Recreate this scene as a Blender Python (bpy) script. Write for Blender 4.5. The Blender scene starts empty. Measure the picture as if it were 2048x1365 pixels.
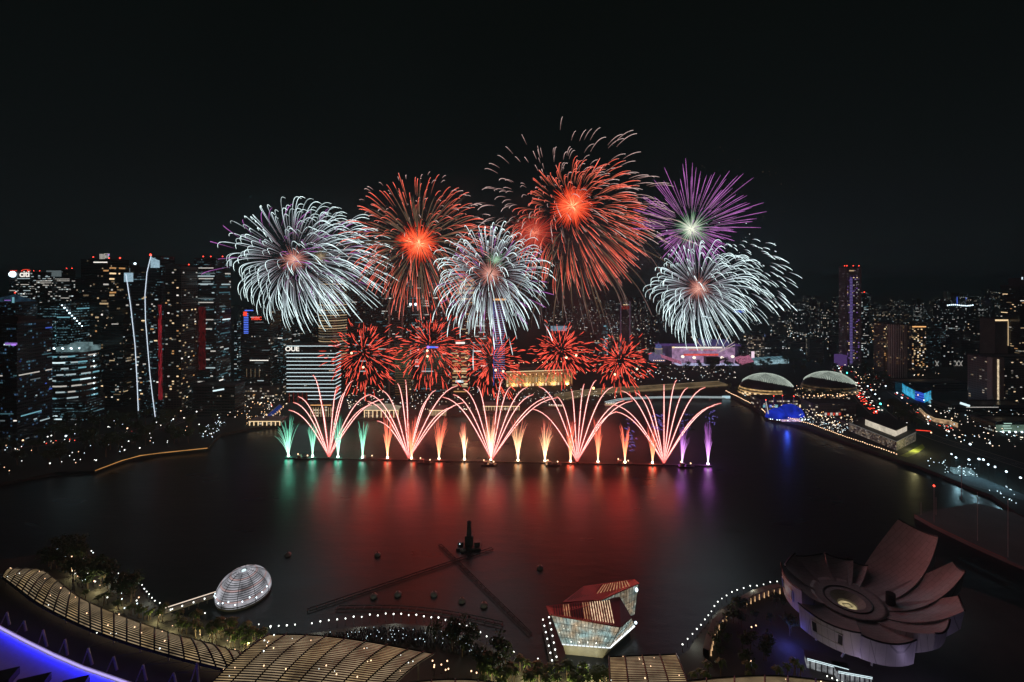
import bpy, math, random
from mathutils import Vector, Matrix
random.seed(7)
SC = bpy.context.scene
COL = SC.collection
PI = math.pi
R = math.radians

# ------------------------------------------------------------------ camera, sky, exposure
EYE, FPX, CX, HY = 195.0, 900.0, 1024.0, 565.0      # eye height (m), focal length and horizon of the photograph
cam_d = bpy.data.cameras.new('camera')
cam = bpy.data.objects.new('camera', cam_d); COL.objects.link(cam)
cam.location = (0, 0, EYE); cam.rotation_euler = (R(90), 0, 0)
cam_d.sensor_width = 36.0; cam_d.lens = FPX / 2048 * 36.0
cam_d.shift_y = -(682.5 - HY) / 2048
cam_d.clip_start = 1.0; cam_d.clip_end = 60000
SC.camera = cam
SC.view_settings.view_transform = 'Standard'; SC.view_settings.look = 'None'
SC.view_settings.exposure = 0.0; SC.view_settings.gamma = 1.0
SC.cycles.use_denoising = True
try: SC.cycles.denoiser = 'OPENIMAGEDENOISE'
except Exception: pass
SC.cycles.max_bounces = 5; SC.cycles.diffuse_bounces = 2; SC.cycles.glossy_bounces = 3
SC.cycles.transparent_max_bounces = 24
SC.cycles.sample_clamp_indirect = 4.0
world = bpy.data.worlds.new("World"); SC.world = world; world.use_nodes = True
wt = world.node_tree; wt.nodes.clear()
wo = wt.nodes.new('ShaderNodeOutputWorld'); wb = wt.nodes.new('ShaderNodeBackground')
tcw = wt.nodes.new('ShaderNodeTexCoord'); sp = wt.nodes.new('ShaderNodeSeparateXYZ'); rp = wt.nodes.new('ShaderNodeValToRGB')
nz = wt.nodes.new('ShaderNodeTexNoise'); nz.inputs['Scale'].default_value = 2.2; nz.inputs['Detail'].default_value = 5
md = wt.nodes.new('ShaderNodeMath'); md.operation = 'MULTIPLY_ADD'; md.inputs[1].default_value = 0.5; md.inputs[2].default_value = 0.75
rp.color_ramp.elements[0].position = 0.0; rp.color_ramp.elements[0].color = (0.0036, 0.0056, 0.0062, 1)
rp.color_ramp.elements[1].position = 0.5; rp.color_ramp.elements[1].color = (0.0023, 0.0034, 0.0032, 1)
wt.links.new(tcw.outputs['Generated'], sp.inputs[0]); wt.links.new(sp.outputs['Z'], rp.inputs[0])
wt.links.new(tcw.outputs['Generated'], nz.inputs['Vector']); wt.links.new(nz.outputs[0], md.inputs[0])
wt.links.new(rp.outputs[0], wb.inputs['Color']); wt.links.new(md.outputs[0], wb.inputs['Strength'])
wt.links.new(wb.outputs[0], wo.inputs['Surface'])

# ------------------------------------------------------------------ helpers
def G(px, py, z=3.0):
    """ground point (at height z) seen at a pixel of the 2048 px photograph"""
    d = (EYE - z) * FPX / (py - HY)
    return Vector(((px - CX) * d / FPX, d, z))
def W(px, py, d):
    return Vector(((px - CX) * d / FPX, d, EYE - (py - HY) * d / FPX))
def PXW(px, d): return (px - CX) * d / FPX
def PYZ(py, d): return EYE - (py - HY) * d / FPX

def tag(o, label=None, cat=None, group=None, kind=None):
    if label: o['label'] = label
    if cat: o['category'] = cat
    if group: o['group'] = group
    if kind: o['kind'] = kind
    return o
def empty(name, loc=(0, 0, 0), rz=0.0):
    o = bpy.data.objects.new(name, None); COL.objects.link(o)
    o.location = loc; o.rotation_euler = (0, 0, rz); o.empty_display_size = 1
    return o
def origin(o):
    v = Vector((0, 0, 0))
    while o is not None:
        v = v + Vector(o.location); o = o.parent
    return v
def link(name, me, parent=None, loc=(0, 0, 0), rz=0, scale=None):
    o = bpy.data.objects.new(name, me); COL.objects.link(o)
    o.location = loc; o.rotation_euler = (0, 0, rz)
    if scale is not None: o.scale = scale
    if parent is not None: o.parent = parent
    return o
def copy_tree(o, parent=None):
    c = o.copy(); COL.objects.link(c); c.parent = parent
    for ch in list(o.children): copy_tree(ch, c)
    return c

class MB:
    def __init__(s): s.v = []; s.f = []; s.m = []; s.c = []; s.hasc = False
    def vert(s, p, col=None):
        s.v.append(tuple(p)); s.c.append(col if col else (1, 1, 1)); s.hasc = s.hasc or col is not None
        return len(s.v) - 1
    def face(s, pts, m=0, col=None):
        s.f.append([s.vert(p, col) for p in pts]); s.m.append(m)
    def box(s, c, size, rz=0.0, m=0, top=1.0):
        sx, sy, sz = size[0] / 2, size[1] / 2, size[2] / 2
        ca, sa = math.cos(rz), math.sin(rz); b = len(s.v)
        for z, k in ((-sz, 1.0), (sz, top)):
            for x, y in ((-sx, -sy), (sx, -sy), (sx, sy), (-sx, sy)):
                x *= k; y *= k
                s.vert((c[0] + x * ca - y * sa, c[1] + x * sa + y * ca, c[2] + z))
        for q in ((0, 1, 5, 4), (1, 2, 6, 5), (2, 3, 7, 6), (3, 0, 4, 7), (4, 5, 6, 7), (3, 2, 1, 0)):
            s.f.append([b + i for i in q]); s.m.append(m)
    def prism(s, poly, z0, z1, m=0, mtop=None, taper=None):
        """poly: list of (x, y) counter-clockwise"""
        n = len(poly); b = len(s.v)
        for x, y in poly: s.vert((x, y, z0))
        for x, y in (taper or poly): s.vert((x, y, z1))
        for i in range(n):
            j = (i + 1) % n; s.f.append([b + i, b + j, b + n + j, b + n + i]); s.m.append(m)
        s.f.append([b + n + i for i in range(n)]); s.m.append(m if mtop is None else mtop)
        s.f.append([b + i for i in reversed(range(n))]); s.m.append(m)
    def tube(s, pts, rad, sides=4, m=0, cols=None, cap=True):
        pts = [Vector(p) for p in pts]; n = len(pts)
        rs = rad if isinstance(rad, (list, tuple)) else [rad] * n
        b = len(s.v)
        for i, p in enumerate(pts):
            t = (pts[min(i + 1, n - 1)] - pts[max(i - 1, 0)])
            if t.length < 1e-6: t = Vector((0, 0, 1))
            t.normalize()
            a = Vector((0, 1, 0)) if abs(t.y) < 0.9 else Vector((1, 0, 0))
            u = t.cross(a).normalized(); w = t.cross(u)
            for k in range(sides):
                an = 2 * PI * k / sides
                s.vert(p + (u * math.cos(an) + w * math.sin(an)) * rs[i], cols[i] if cols else None)
        for i in range(n - 1):
            for k in range(sides):
                k2 = (k + 1) % sides
                s.f.append([b + i * sides + k, b + i * sides + k2, b + (i + 1) * sides + k2, b + (i + 1) * sides + k]); s.m.append(m)
        if cap:
            s.f.append([b + k for k in range(sides)]); s.m.append(m)
            s.f.append([b + (n - 1) * sides + k for k in reversed(range(sides))]); s.m.append(m)
    def lathe(s, prof, c=(0, 0, 0), n=16, m=0, sx=1.0, sy=1.0, a0=0.0, a1=2 * PI):
        b = len(s.v); full = abs(a1 - a0 - 2 * PI) < 1e-4; nn = n if full else n + 1
        for r, z in prof:
            for k in range(nn):
                a = a0 + (a1 - a0) * k / n
                s.vert((c[0] + r * math.cos(a) * sx, c[1] + r * math.sin(a) * sy, c[2] + z))
        for i in range(len(prof) - 1):
            for k in range(n):
                k2 = (k + 1) % nn
                s.f.append([b + i * nn + k, b + i * nn + k2, b + (i + 1) * nn + k2, b + (i + 1) * nn + k]); s.m.append(m)
    def ball(s, c, r, n=6, m=0, sz=1.0):
        prof = [(max(r * math.sin(PI * i / n), 0.001), -r * sz * math.cos(PI * i / n)) for i in range(n + 1)]
        s.lathe(prof, c, max(6, n), m)
    def mesh(s, name, mats, off=None, smooth=False):
        me = bpy.data.meshes.new(name)
        vs = s.v if off is None else [(p[0] - off[0], p[1] - off[1], p[2] - off[2]) for p in s.v]
        me.from_pydata(vs, [], s.f)
        mats = mats if isinstance(mats, (list, tuple)) else [mats]
        for mm in mats: me.materials.append(mm)
        if len(mats) > 1: me.polygons.foreach_set('material_index', s.m)
        if smooth: me.polygons.foreach_set('use_smooth', [True] * len(me.polygons))
        if s.hasc:
            at = me.attributes.new('glow', 'FLOAT_COLOR', 'POINT')
            flat = []
            for c in s.c: flat.extend((c[0], c[1], c[2], 1.0))
            at.data.foreach_set('color', flat)
        me.update()
        return me
    def build(s, name, mats, parent=None, local=False, smooth=False):
        """geometry is given in world coordinates unless local"""
        off = None
        if parent is not None and not local: off = origin(parent)
        return link(name, s.mesh(name, mats, off, smooth), parent)

# ------------------------------------------------------------------ materials
class NT:
    def __init__(s, name):
        s.mat = bpy.data.materials.new(name); s.mat.use_nodes = True
        s.t = s.mat.node_tree; s.t.nodes.clear()
        s.out = s.t.nodes.new('ShaderNodeOutputMaterial')
    def n(s, typ, **kw):
        x = s.t.nodes.new('ShaderNode' + typ)
        for k, v in kw.items(): setattr(x, k, v)
        return x
    def l(s, a, b): s.t.links.new(a, b)
    def val(s, sock, v):
        if hasattr(v, 'is_output') or hasattr(v, 'links'): s.l(v, sock)
        else: sock.default_value = v
    def math(s, op, a, b=None, c=None):
        x = s.n('Math', operation=op); s.val(x.inputs[0], a)
        if b is not None: s.val(x.inputs[1], b)
        if c is not None: s.val(x.inputs[2], c)
        return x.outputs[0]
    def mix(s, f, a, b):
        x = s.n('Mix', data_type='RGBA'); s.val(x.inputs[0], f); s.val(x.inputs[6], a); s.val(x.inputs[7], b)
        return x.outputs[2]
def c4(c): return (c[0], c[1], c[2], 1.0)

def pmat(name, base, rough=0.6, metal=0.0, var=0.35, scale=0.3, bump=0.0, spec=0.5):
    """plain surface with procedural mottling"""
    N = NT(name); b = N.n('BsdfPrincipled')
    tc = N.n('TexCoord'); nz = N.n('TexNoise'); nz.inputs['Scale'].default_value = scale; nz.inputs['Detail'].default_value = 4
    N.l(tc.outputs['Object'], nz.inputs['Vector'])
    lo = tuple(x * (1 - var) for x in base); hi = tuple(min(1, x * (1 + var)) for x in base)
    N.l(N.mix(nz.outputs[0], c4(lo), c4(hi)), b.inputs['Base Color'])
    b.inputs['Roughness'].default_value = rough; b.inputs['Metallic'].default_value = metal
    b.inputs['Specular IOR Level'].default_value = spec
    if bump:
        bp = N.n('Bump'); bp.inputs['Strength'].default_value = bump; N.l(nz.outputs[0], bp.inputs['Height']); N.l(bp.outputs[0], b.inputs['Normal'])
    N.l(b.outputs[0], N.out.inputs['Surface'])
    return N.mat
def emat(name, col, st, sample=False, var=0.0, scale=0.5, stretch=1.0):
    N = NT(name); e = N.n('Emission')
    e.inputs['Color'].default_value = c4(col); e.inputs['Strength'].default_value = st
    if var:
        tc = N.n('TexCoord'); nz = N.n('TexNoise'); nz.inputs['Scale'].default_value = scale; nz.inputs['Detail'].default_value = 3
        mp = N.n('Mapping'); mp.inputs['Scale'].default_value = (1, 1, stretch); N.l(tc.outputs['Object'], mp.inputs[0]); N.l(mp.outputs[0], nz.inputs['Vector'])
        k = N.n('MapRange'); k.inputs[1].default_value = 0.3; k.inputs[2].default_value = 0.7
        k.inputs[3].default_value = st * (1 - var); k.inputs[4].default_value = st * (1 + var)
        N.l(nz.outputs[0], k.inputs[0]); N.l(k.outputs[0], e.inputs['Strength'])
    N.l(e.outputs[0], N.out.inputs['Surface'])
    N.mat.cycles.emission_sampling = 'AUTO' if sample else 'NONE'
    return N.mat
def glowmat(name, sample=False):
    N = NT(name); e = N.n('Emission'); a = N.n('Attribute'); a.attribute_name = 'glow'
    N.l(a.outputs['Color'], e.inputs['Color']); N.l(e.outputs[0], N.out.inputs['Surface'])
    N.mat.cycles.emission_sampling = 'AUTO' if sample else 'NONE'
    return N.mat
def facade(name, base, bw, fh, p, ca, cb, st, fp=0.0, rough=0.3, lo=0.3, hi=0.8, run=5.0):
    """curtain wall: dark glass cells, a random share of them lit from inside"""
    N = NT(name); b = N.n('BsdfPrincipled'); tc = N.n('TexCoord'); se = N.n('SeparateXYZ'); oi = N.n('ObjectInfo'); ge = N.n('NewGeometry'); sn = N.n('SeparateXYZ')
    N.l(tc.outputs['Object'], se.inputs[0]); N.l(tc.outputs['Normal'], sn.inputs[0])
    u = N.math('DIVIDE', N.math('ADD', N.math('ADD', se.outputs[0], se.outputs[1]), 500.0), bw)
    v = N.math('DIVIDE', se.outputs[2], fh)
    cu = N.math('FLOOR', u); cv = N.math('FLOOR', v); fu = N.math('FRACT', u); fv = N.math('FRACT', v)
    rnd = N.math('MULTIPLY', oi.outputs['Random'], 97.0)
    def wn(a, bb, c):
        cb_ = N.n('CombineXYZ'); N.val(cb_.inputs[0], a); N.val(cb_.inputs[1], bb); N.val(cb_.inputs[2], c)
        w = N.n('TexWhiteNoise', noise_dimensions='3D'); N.l(cb_.outputs[0], w.inputs['Vector']); return w
    w1 = wn(cu, cv, rnd); w2 = wn(N.math('FLOOR', N.math('DIVIDE', cu, run)), cv, N.math('ADD', rnd, 3.0))
    lit = N.math('MAXIMUM', N.math('LESS_THAN', w1.outputs[0], p), N.math('LESS_THAN', w2.outputs[0], fp))
    ms = N.math('MULTIPLY', N.math('GREATER_THAN', fu, 0.12), N.math('LESS_THAN', fu, 0.88))
    ms = N.math('MULTIPLY', ms, N.math('MULTIPLY', N.math('GREATER_THAN', fv, lo), N.math('LESS_THAN', fv, hi)))
    wall = N.math('LESS_THAN', N.math('ABSOLUTE', sn.outputs[2]), 0.5)
    cell = N.math('MULTIPLY', ms, wall)
    sc = N.n('SeparateColor'); N.l(w1.outputs['Color'], sc.inputs[0])
    br = N.math('MULTIPLY_ADD', N.math('POWER', sc.outputs[1], 2.0), st, st * 0.15)
    em = N.math('MULTIPLY', N.math('MULTIPLY', lit, cell), br)
    N.l(N.mix(cell, c4(base), c4(tuple(x * 0.35 for x in base))), b.inputs['Base Color'])
    N.l(N.math('MULTIPLY_ADD', cell, -rough * 0.6, rough), b.inputs['Roughness'])
    N.l(N.mix(sc.outputs[2], c4(ca), c4(cb)), b.inputs['Emission Color']); N.l(em, b.inputs['Emission Strength'])
    N.l(b.outputs[0], N.out.inputs['Surface'])
    N.mat.cycles.emission_sampling = 'NONE'
    return N.mat

WARM, AMBER, COOL, CYAN, WHITE, BLUE = (1, .72, .4), (1, .5, .18), (.75, .95, 1), (.3, .75, .9), (1, .95, .86), (.1, .2, 1)
M = {}
M['concrete'] = pmat('concrete', (.22, .21, .2), .8, scale=.15)
M['dark_concrete'] = pmat('dark_concrete', (.06, .06, .065), .8, scale=.1)
M['dark_metal'] = pmat('dark_metal', (.05, .05, .055), .45, metal=.6)
M['pale_metal'] = pmat('pale_metal', (.5, .5, .5), .45, metal=.3)
M['white_paint'] = pmat('white_paint', (.7, .7, .7), .5, var=.12, scale=.1)
M['asphalt'] = pmat('asphalt', (.045, .045, .05), .85, scale=.2)
M['land'] = pmat('land', (.028, .03, .026), .9, scale=.02, var=.7)
M['paving'] = pmat('paving', (.05, .047, .044), .8, scale=.12)
M['foliage'] = pmat('foliage', (.045, .08, .025), .7, scale=.4, var=.6)
M['palm_leaf'] = pmat('palm_leaf', (.09, .15, .035), .6, scale=.5, var=.5)
M['bark'] = pmat('bark', (.12, .09, .06), .9, scale=1.5)
M['roof'] = pmat('roof', (.05, .048, .048), .8, scale=.08)
M['hull'] = pmat('hull', (.03, .03, .035), .5)
M['seat'] = pmat('seat', (.06, .06, .065), .7, scale=.4)
for nm, c in (('warm', WARM), ('amber', AMBER), ('cool', COOL), ('cyan', CYAN), ('white', WHITE), ('blue', BLUE), ('red', (1, .06, .03)), ('green', (.1, 1, .6)), ('violet', (.5, .25, 1))):
    for lv, s_ in (('dim', .14), ('mid', .55), ('hot', 1.25)):
        M[nm + '_' + lv] = emat('lit_' + nm + '_' + lv, c, s_)
M['lamp_white'] = emat('lamp_white', (.95, 1, .93), 3.0)
M['lamp_warm'] = emat('lamp_warm', (1, .62, .36), 3.0)
M['lamp_cool'] = emat('lamp_cool', (.7, .9, 1), 3.6)
M['lamp_red'] = emat('lamp_red', (1, .05, .03), 6.0)
M['lamp_green'] = emat('lamp_green', (.1, 1, .8), 4.0)
M['spark'] = glowmat('spark_glow')
M['spark_lit'] = glowmat('spark_glow_sampled', True)
F = {}
F['cool'] = facade('office_cool', (.03, .035, .04), 2.0, 3.8, .10, (.5,.85,1), CYAN, .36, .07, lo=.4, hi=.75)
F['coolbusy'] = facade('office_cool_busy', (.03, .035, .04), 1.8, 3.9, .30, (.45,.85,1), CYAN, .30, .30, rough=.3, lo=.45, hi=.8, run=6)
F['blue'] = facade('office_blue', (.02, .03, .045), 2.2, 4.0, .12, (.2, .45, 1), CYAN, .22, .05)
F['warm'] = facade('office_warm', (.035, .033, .03), 2.4, 4.0, .035, WARM, WHITE, .45, .012)
F['dark'] = facade('office_dark', (.03, .032, .034), 2.2, 4.0, .02, COOL, WARM, .5, .008)
F['home'] = facade('apartment_warm', (.05, .048, .045), 4.0, 3.3, .05, WARM, COOL, .5, .0)
F['hotel'] = facade('hotel_wall', (.2, .17, .18), 4.2, 3.5, .20, WARM, AMBER, .35, .0, rough=.7, lo=.25, hi=.75)
F['slab'] = facade('hotel_slab', (.2, .17, .17), 4.2, 3.5, .07, WARM, WHITE, .4, .0, rough=.7, lo=.3, hi=.7)
F['pink'] = facade('hotel_pink', (.26, .22, .25), 3.4, 3.5, .16, (1, .78, .62), (.75, .6, 1), .35, .0, rough=.7, lo=.3, hi=.7)
F['far'] = facade('distant_block', (.045, .05, .055), 5.0, 4.5, .08, WARM, COOL, 1.05, .01, rough=.6)
F['farcool'] = facade('distant_block_cool', (.045, .05, .06), 5.0, 4.5, .10, COOL, WHITE, 1.05, .03, rough=.6)
F['low'] = facade('low_building', (.08, .075, .07), 4.0, 4.0, .28, WARM, WHITE, .8, .05, rough=.7)
# ------------------------------------------------------------------ the light the fireworks themselves give off, plus added fill lamps
DB = 520.0
def glow(px, py, d, col, power, rad=14.0):
    l = bpy.data.lights.new('firework_and_fill_light', 'POINT'); l.color = col; l.energy = power; l.shadow_soft_size = rad
    l.specular_factor = 0.0
    o = bpy.data.objects.new('firework_and_fill_light', l); COL.objects.link(o); o.location = W(px, py, d)
KW = 1000.0
for px, py, d, c, p, rd in ((600, 520, 545, (.7, .9, 1), 85, 60), (840, 490, 560, (1, .16, .1), 140, 50), (985, 550, 520, (.75, .9, 1), 80, 55),
                        (1145, 415, 560, (1, .14, .11), 130, 60), (1383, 458, 560, (.8, .3, .9), 40, 50), (1400, 580, 540, (.7, .95, 1), 85, 55),
                        (725, 705, 540, (1, .07, .05), 60, 36), (862, 692, 540, (1, .07, .05), 60, 36), (985, 720, 540, (1, .07, .05), 60, 36), (1122, 700, 540, (1, .07, .05), 60, 36), (1240, 720, 540, (1, .07, .05), 60, 36)):
    glow(px, py, d, c, p * KW, rd)
# each fountain lights the water and the smoke round it
GRN, ORA, GLD, VLT = (.12, 1, .6), (1, .09, .04), (1, .42, .16), (.6, .14, .8)
for px, c, p in ((577, GRN, 5), (625, GRN, 4), (676, GRN, 5), (725, GRN, 5), (775, ORA, 9), (823, ORA, 9), (878, ORA, 9), (929, GLD, 8), (982, GLD, 11), (1036, GLD, 7), (1090, GLD, 7),
                 (1141, ORA, 12), (1196, ORA, 10), (1250, ORA, 7), (1305, ORA, 11), (1364, VLT, 6), (1416, VLT, 5)):
    q = G(px, 915.5 + (px - 577) * 16.0 / 838, 0); 
    for zz, ff in ((4, .9), (24, 2.0)): glow(px, HY + (EYE - zz) * FPX / q.y, q.y, c, p * KW * ff, 4)
for px in (658, 818, 983, 1154, 1328):
    glow(px, 868, 482, (1, .06, .045), (16 if px < 700 else 36) * KW, 16)
for px in (740, 900, 1068, 1240):  # added lamps between the fans, to even the red on the water
    glow(px, 858, 482, (1, .06, .045), 34 * KW, 18)

# ------------------------------------------------------------------ water and land
def water_mat():
    N = NT('bay_water'); b = N.n('BsdfPrincipled'); tc = N.n('TexCoord')
    b.inputs['Base Color'].default_value = (.012, .014, .016, 1)
    b.inputs['IOR'].default_value = 1.33; b.inputs['Roughness'].default_value = .24
    n1 = N.n('TexNoise'); n1.inputs['Scale'].default_value = .11; n1.inputs['Detail'].default_value = 6; n1.inputs['Roughness'].default_value = .62
    mq = N.n('Mapping'); mq.inputs['Scale'].default_value = (.45, 1.3, 1); N.l(tc.outputs['Object'], mq.inputs[0]); N.l(mq.outputs[0], n1.inputs['Vector'])
    bp = N.n('Bump'); bp.inputs['Strength'].default_value = .16; bp.inputs['Distance'].default_value = 1.5
    N.l(n1.outputs[0], bp.inputs['Height']); N.l(bp.outputs[0], b.inputs['Normal'])
    n2 = N.n('TexNoise'); n2.inputs['Scale'].default_value = .012; n2.inputs['Detail'].default_value = 3
    mp = N.n('Mapping'); mp.inputs['Scale'].default_value = (1, 3, 1); N.l(tc.outputs['Object'], mp.inputs[0]); N.l(mp.outputs[0], n2.inputs['Vector'])
    N.l(N.math('MULTIPLY_ADD', n2.outputs[0], .16, .22), b.inputs['Roughness'])
    N.l(b.outputs[0], N.out.inputs['Surface'])
    return N.mat
M['water'] = water_mat()
m = MB(); m.face([(-3000, 20, 0), (3000, 20, 0), (3000, 3200, 0), (-3000, 3200, 0)])
tag(m.build('water', M['water']), kind='structure')

SHORE = [(-500, 1030), (0, 966), (60, 955), (110, 945), (190, 941), (200, 935), (245, 921), (320, 906), (416, 896), (430, 880), (441, 868),
         (495, 858), (560, 849), (600, 843), (720, 838), (800, 835), (960, 826), (1010, 818), (1180, 812), (1240, 802), (1330, 793), (1452, 789),
         (1480, 803), (1523, 825), (1531, 835), (1550, 841), (1575, 845), (1619, 857), (1684, 881), (1742, 901), (1794, 919), (1830, 929),
         (1876, 947), (1947, 977), (1985, 991), (2032, 1025), (2300, 1170)]
sh = [G(px, py) for px, py in SHORE]
far = [(9000, 500), (14000, 20000), (-14000, 20000), (-9000, 700)]
poly = [(p.x, p.y) for p in sh] + far
m = MB(); m.prism(poly, -2, 3)
tag(m.build('land', M['land']), kind='structure')

NEAR = [(-500, 1150), (-100, 1133), (60, 1112), (150, 1100), (190, 1102), (205, 1150), (270, 1166), (300, 1200), (330, 1224), (440, 1247), (530, 1270),
        (600, 1270), (700, 1256), (790, 1247), (870, 1254), (960, 1283), (1040, 1330), (1095, 1350), (1140, 1345), (1215, 1340), (1330, 1332), (1378, 1300), (1400, 1262), (1440, 1217),
        (1500, 1190), (1550, 1176), (1620, 1176), (1760, 1140), (1950, 1180), (2100, 1240), (2500, 1330)]
nr = [G(px, py) for px, py in NEAR]
poly = [(p.x, p.y) for p in reversed(nr)] + [(-500, 60), (500, 60)]
m = MB(); m.prism(poly, -2, 3)
tag(m.build('promenade_ground', M['paving']), kind='structure')

def road(name, pts, w, z=3.01):
    """asphalt ribbon with a kerb step and dashed lane markings"""
    P = [G(px, py, 3.0) for px, py in pts]
    def side(i, k):
        a, b = P[max(i - 1, 0)], P[min(i + 1, len(P) - 1)]
        t = (b - a).normalized(); return P[i] + Vector((-t.y, t.x, 0)) * k
    m = MB()
    for i in range(len(P) - 1):
        m.face([tuple(side(i, -w / 2)[:2]) + (z,), tuple(side(i + 1, -w / 2)[:2]) + (z,), tuple(side(i + 1, w / 2)[:2]) + (z,), tuple(side(i, w / 2)[:2]) + (z,)])
        for s in (-1, 1):
            q = []
            for j, k in ((i, s * w / 2), (i + 1, s * w / 2), (i + 1, s * (w / 2 + 2)), (i, s * (w / 2 + 2))): q.append(tuple(side(j, k)[:2]) + (z + .13,))
            if s < 0: q.reverse()
            m.face(q, 1)
        L = (P[i + 1] - P[i]).length; n = max(1, int(L / 12))
        for q in range(n):
            for off in (-w / 6, w / 6):
                a = (P[i].lerp(P[i + 1], q / n)); b = P[i].lerp(P[i + 1], (q + .4) / n); t = (b - a).normalized(); nrm = Vector((-t.y, t.x, 0))
                a = a + nrm * off; b = b + nrm * off; h = nrm * .12
                m.face([tuple((a - h)[:2]) + (z + .006,), tuple((b - h)[:2]) + (z + .006,), tuple((b + h)[:2]) + (z + .006,), tuple((a + h)[:2]) + (z + .006,)], 2)
    tag(m.build(name, [M['asphalt'], M['concrete'], M['white_paint']]), kind='structure')
    return P
ROAD1 = road('road', [(1690, 742), (1700, 760), (1717, 782), (1738, 808), (1772, 838), (1800, 850)], 24)
ROAD2 = road('road', [(1790, 785), (1815, 800), (1850, 835), (1880, 850), (1905, 862)], 20)
ROAD3 = road('road', [(0, 905), (60, 890), (140, 882), (250, 868), (330, 852), (420, 822), (470, 812), (560, 812)], 18)
ROAD4 = road('road', [(1835, 862), (1880, 880), (1960, 905), (2100, 950)], 16)

# ------------------------------------------------------------------ buildings
def unit_window(mk):
    key = 'pane_' + mk
    if key not in bpy.data.meshes:
        m = MB(); m.box((0, -.06, 0), (1, .12, 1)); m.mesh(key, M[mk])
    return bpy.data.meshes[key]
def pick(pal):
    t = random.random() * sum(w for _, w in pal)
    for k, w in pal:
        t -= w
        if t <= 0: return k
    return pal[-1][0]
P_OFFICE = [('cool_dim', 4), ('cool_mid', 4), ('white_mid', 3), ('cyan_dim', 4), ('white_hot', .6), ('cool_hot', .4)]
P_CYAN = [('cyan_mid', 4), ('cool_mid', 3), ('cyan_dim', 5), ('cool_hot', .8), ('cyan_hot', .5)]
P_WARM = [('warm_mid', 5), ('warm_dim', 4), ('white_mid', 2), ('amber_mid', 2), ('warm_hot', 1), ('white_hot', .5)]
P_BLUE = [('blue_dim', 4), ('blue_mid', 2), ('cyan_dim', 4), ('cyan_mid', 2)]
P_HOTEL = [('warm_mid', 3), ('warm_hot', 3), ('amber_mid', 2), ('white_hot', 1)]
P_PINK = [('warm_hot', 2), ('violet_mid', 3), ('violet_dim', 2), ('white_mid', 1), ('amber_mid', 1)]
def windows(root, w, d, h, faces, bw, fh, p, run, pal, z0=6.0, z1=None, cap=60, hh=.34):
    """individual lit windows on the faces the viewer sees; the few smallest beyond the cap go into one part"""
    z1 = h - fh if z1 is None else z1
    L = []
    for fc in faces:
        wid = w if fc in 'fb' else d
        nb = max(1, int(wid / bw)); bwid = wid / nb; nf = max(1, int((z1 - z0) / fh))
        for j in range(nf):
            i = 0
            rowp = p * random.choice((.2, .6, 1, 1, 1.6, 3))
            while i < nb:
                if random.random() < rowp / max(1, run * .6):
                    k = min(nb - i, max(1, int(random.expovariate(1.0 / run) + 1))) if run > 1 else 1
                    u = -wid / 2 + (i + k / 2) * bwid; z = z0 + (j + .5) * fh
                    L.append((fc, u, z, k * bwid * .86, fh * hh, pick(pal))); i += k + 1
                else: i += 1
    L.sort(key=lambda q: -q[3] * q[4] * (3 if 'hot' in q[5] else 1))
    for fc, u, z, ww, hgt, mk in L[:cap]:
        loc, rz = {'f': ((u, -d / 2, z), 0), 'r': ((w / 2, u, z), PI / 2), 'l': ((-w / 2, u, z), -PI / 2), 'b': ((u, d / 2, z), PI)}[fc]
        link('window', unit_window(mk), root, loc, rz, (ww, 1, hgt))
    if len(L) > cap:
        mb = MB(); keys = []
        for fc, u, z, ww, hgt, mk in L[cap:]:
            if mk not in keys: keys.append(mk)
            if fc in 'fb': mb.box((u, -d / 2 - .05, z), (ww, .1, hgt), 0, keys.index(mk))
            else: mb.box(((w / 2 + .05) * (1 if fc == 'r' else -1), u, z), (.1, ww, hgt), 0, keys.index(mk))
        o = mb.build('window', [M[k] for k in keys], root, local=True); o['kind'] = 'stuff'
def beacon(root, x, y, z, mk='lamp_red', r=.8):
    m = MB(); m.box((x, y, z - 1.2), (.4, .4, 2.4)); m.ball((x, y, z + r * .6), r, 6, 1); m.build('beacon', [M['dark_metal'], M[mk]], root, local=True)
def sign(root, txt, x, y, z, size, mk, rz=0.0, name='lettering', sx=1.0):
    cu = bpy.data.curves.new('lettering', 'FONT'); cu.body = txt; cu.size = size; cu.extrude = .25; cu.align_x = 'CENTER'; cu.offset = size * .02
    ob = bpy.data.objects.new('lettering_source', cu); COL.objects.link(ob); bpy.context.view_layer.update()
    me = bpy.data.meshes.new_from_object(ob.evaluated_get(bpy.context.evaluated_depsgraph_get()))
    bpy.data.objects.remove(ob); me.materials.clear(); me.materials.append(M[mk]); me.name = 'lettering'
    me.transform(Matrix.Rotation(R(90), 4, 'X'))
    return link(name, me, root, (x, y, z), rz, (sx, 1, 1))
def panel(root, name, x, y, z, w, h, mk, rz=0.0, t=.3):
    m = MB(); m.box((0, -t / 2, 0), (w, t, h)); return link(name, m.mesh(name, M[mk]), root, (x, y, z), rz)

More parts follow.
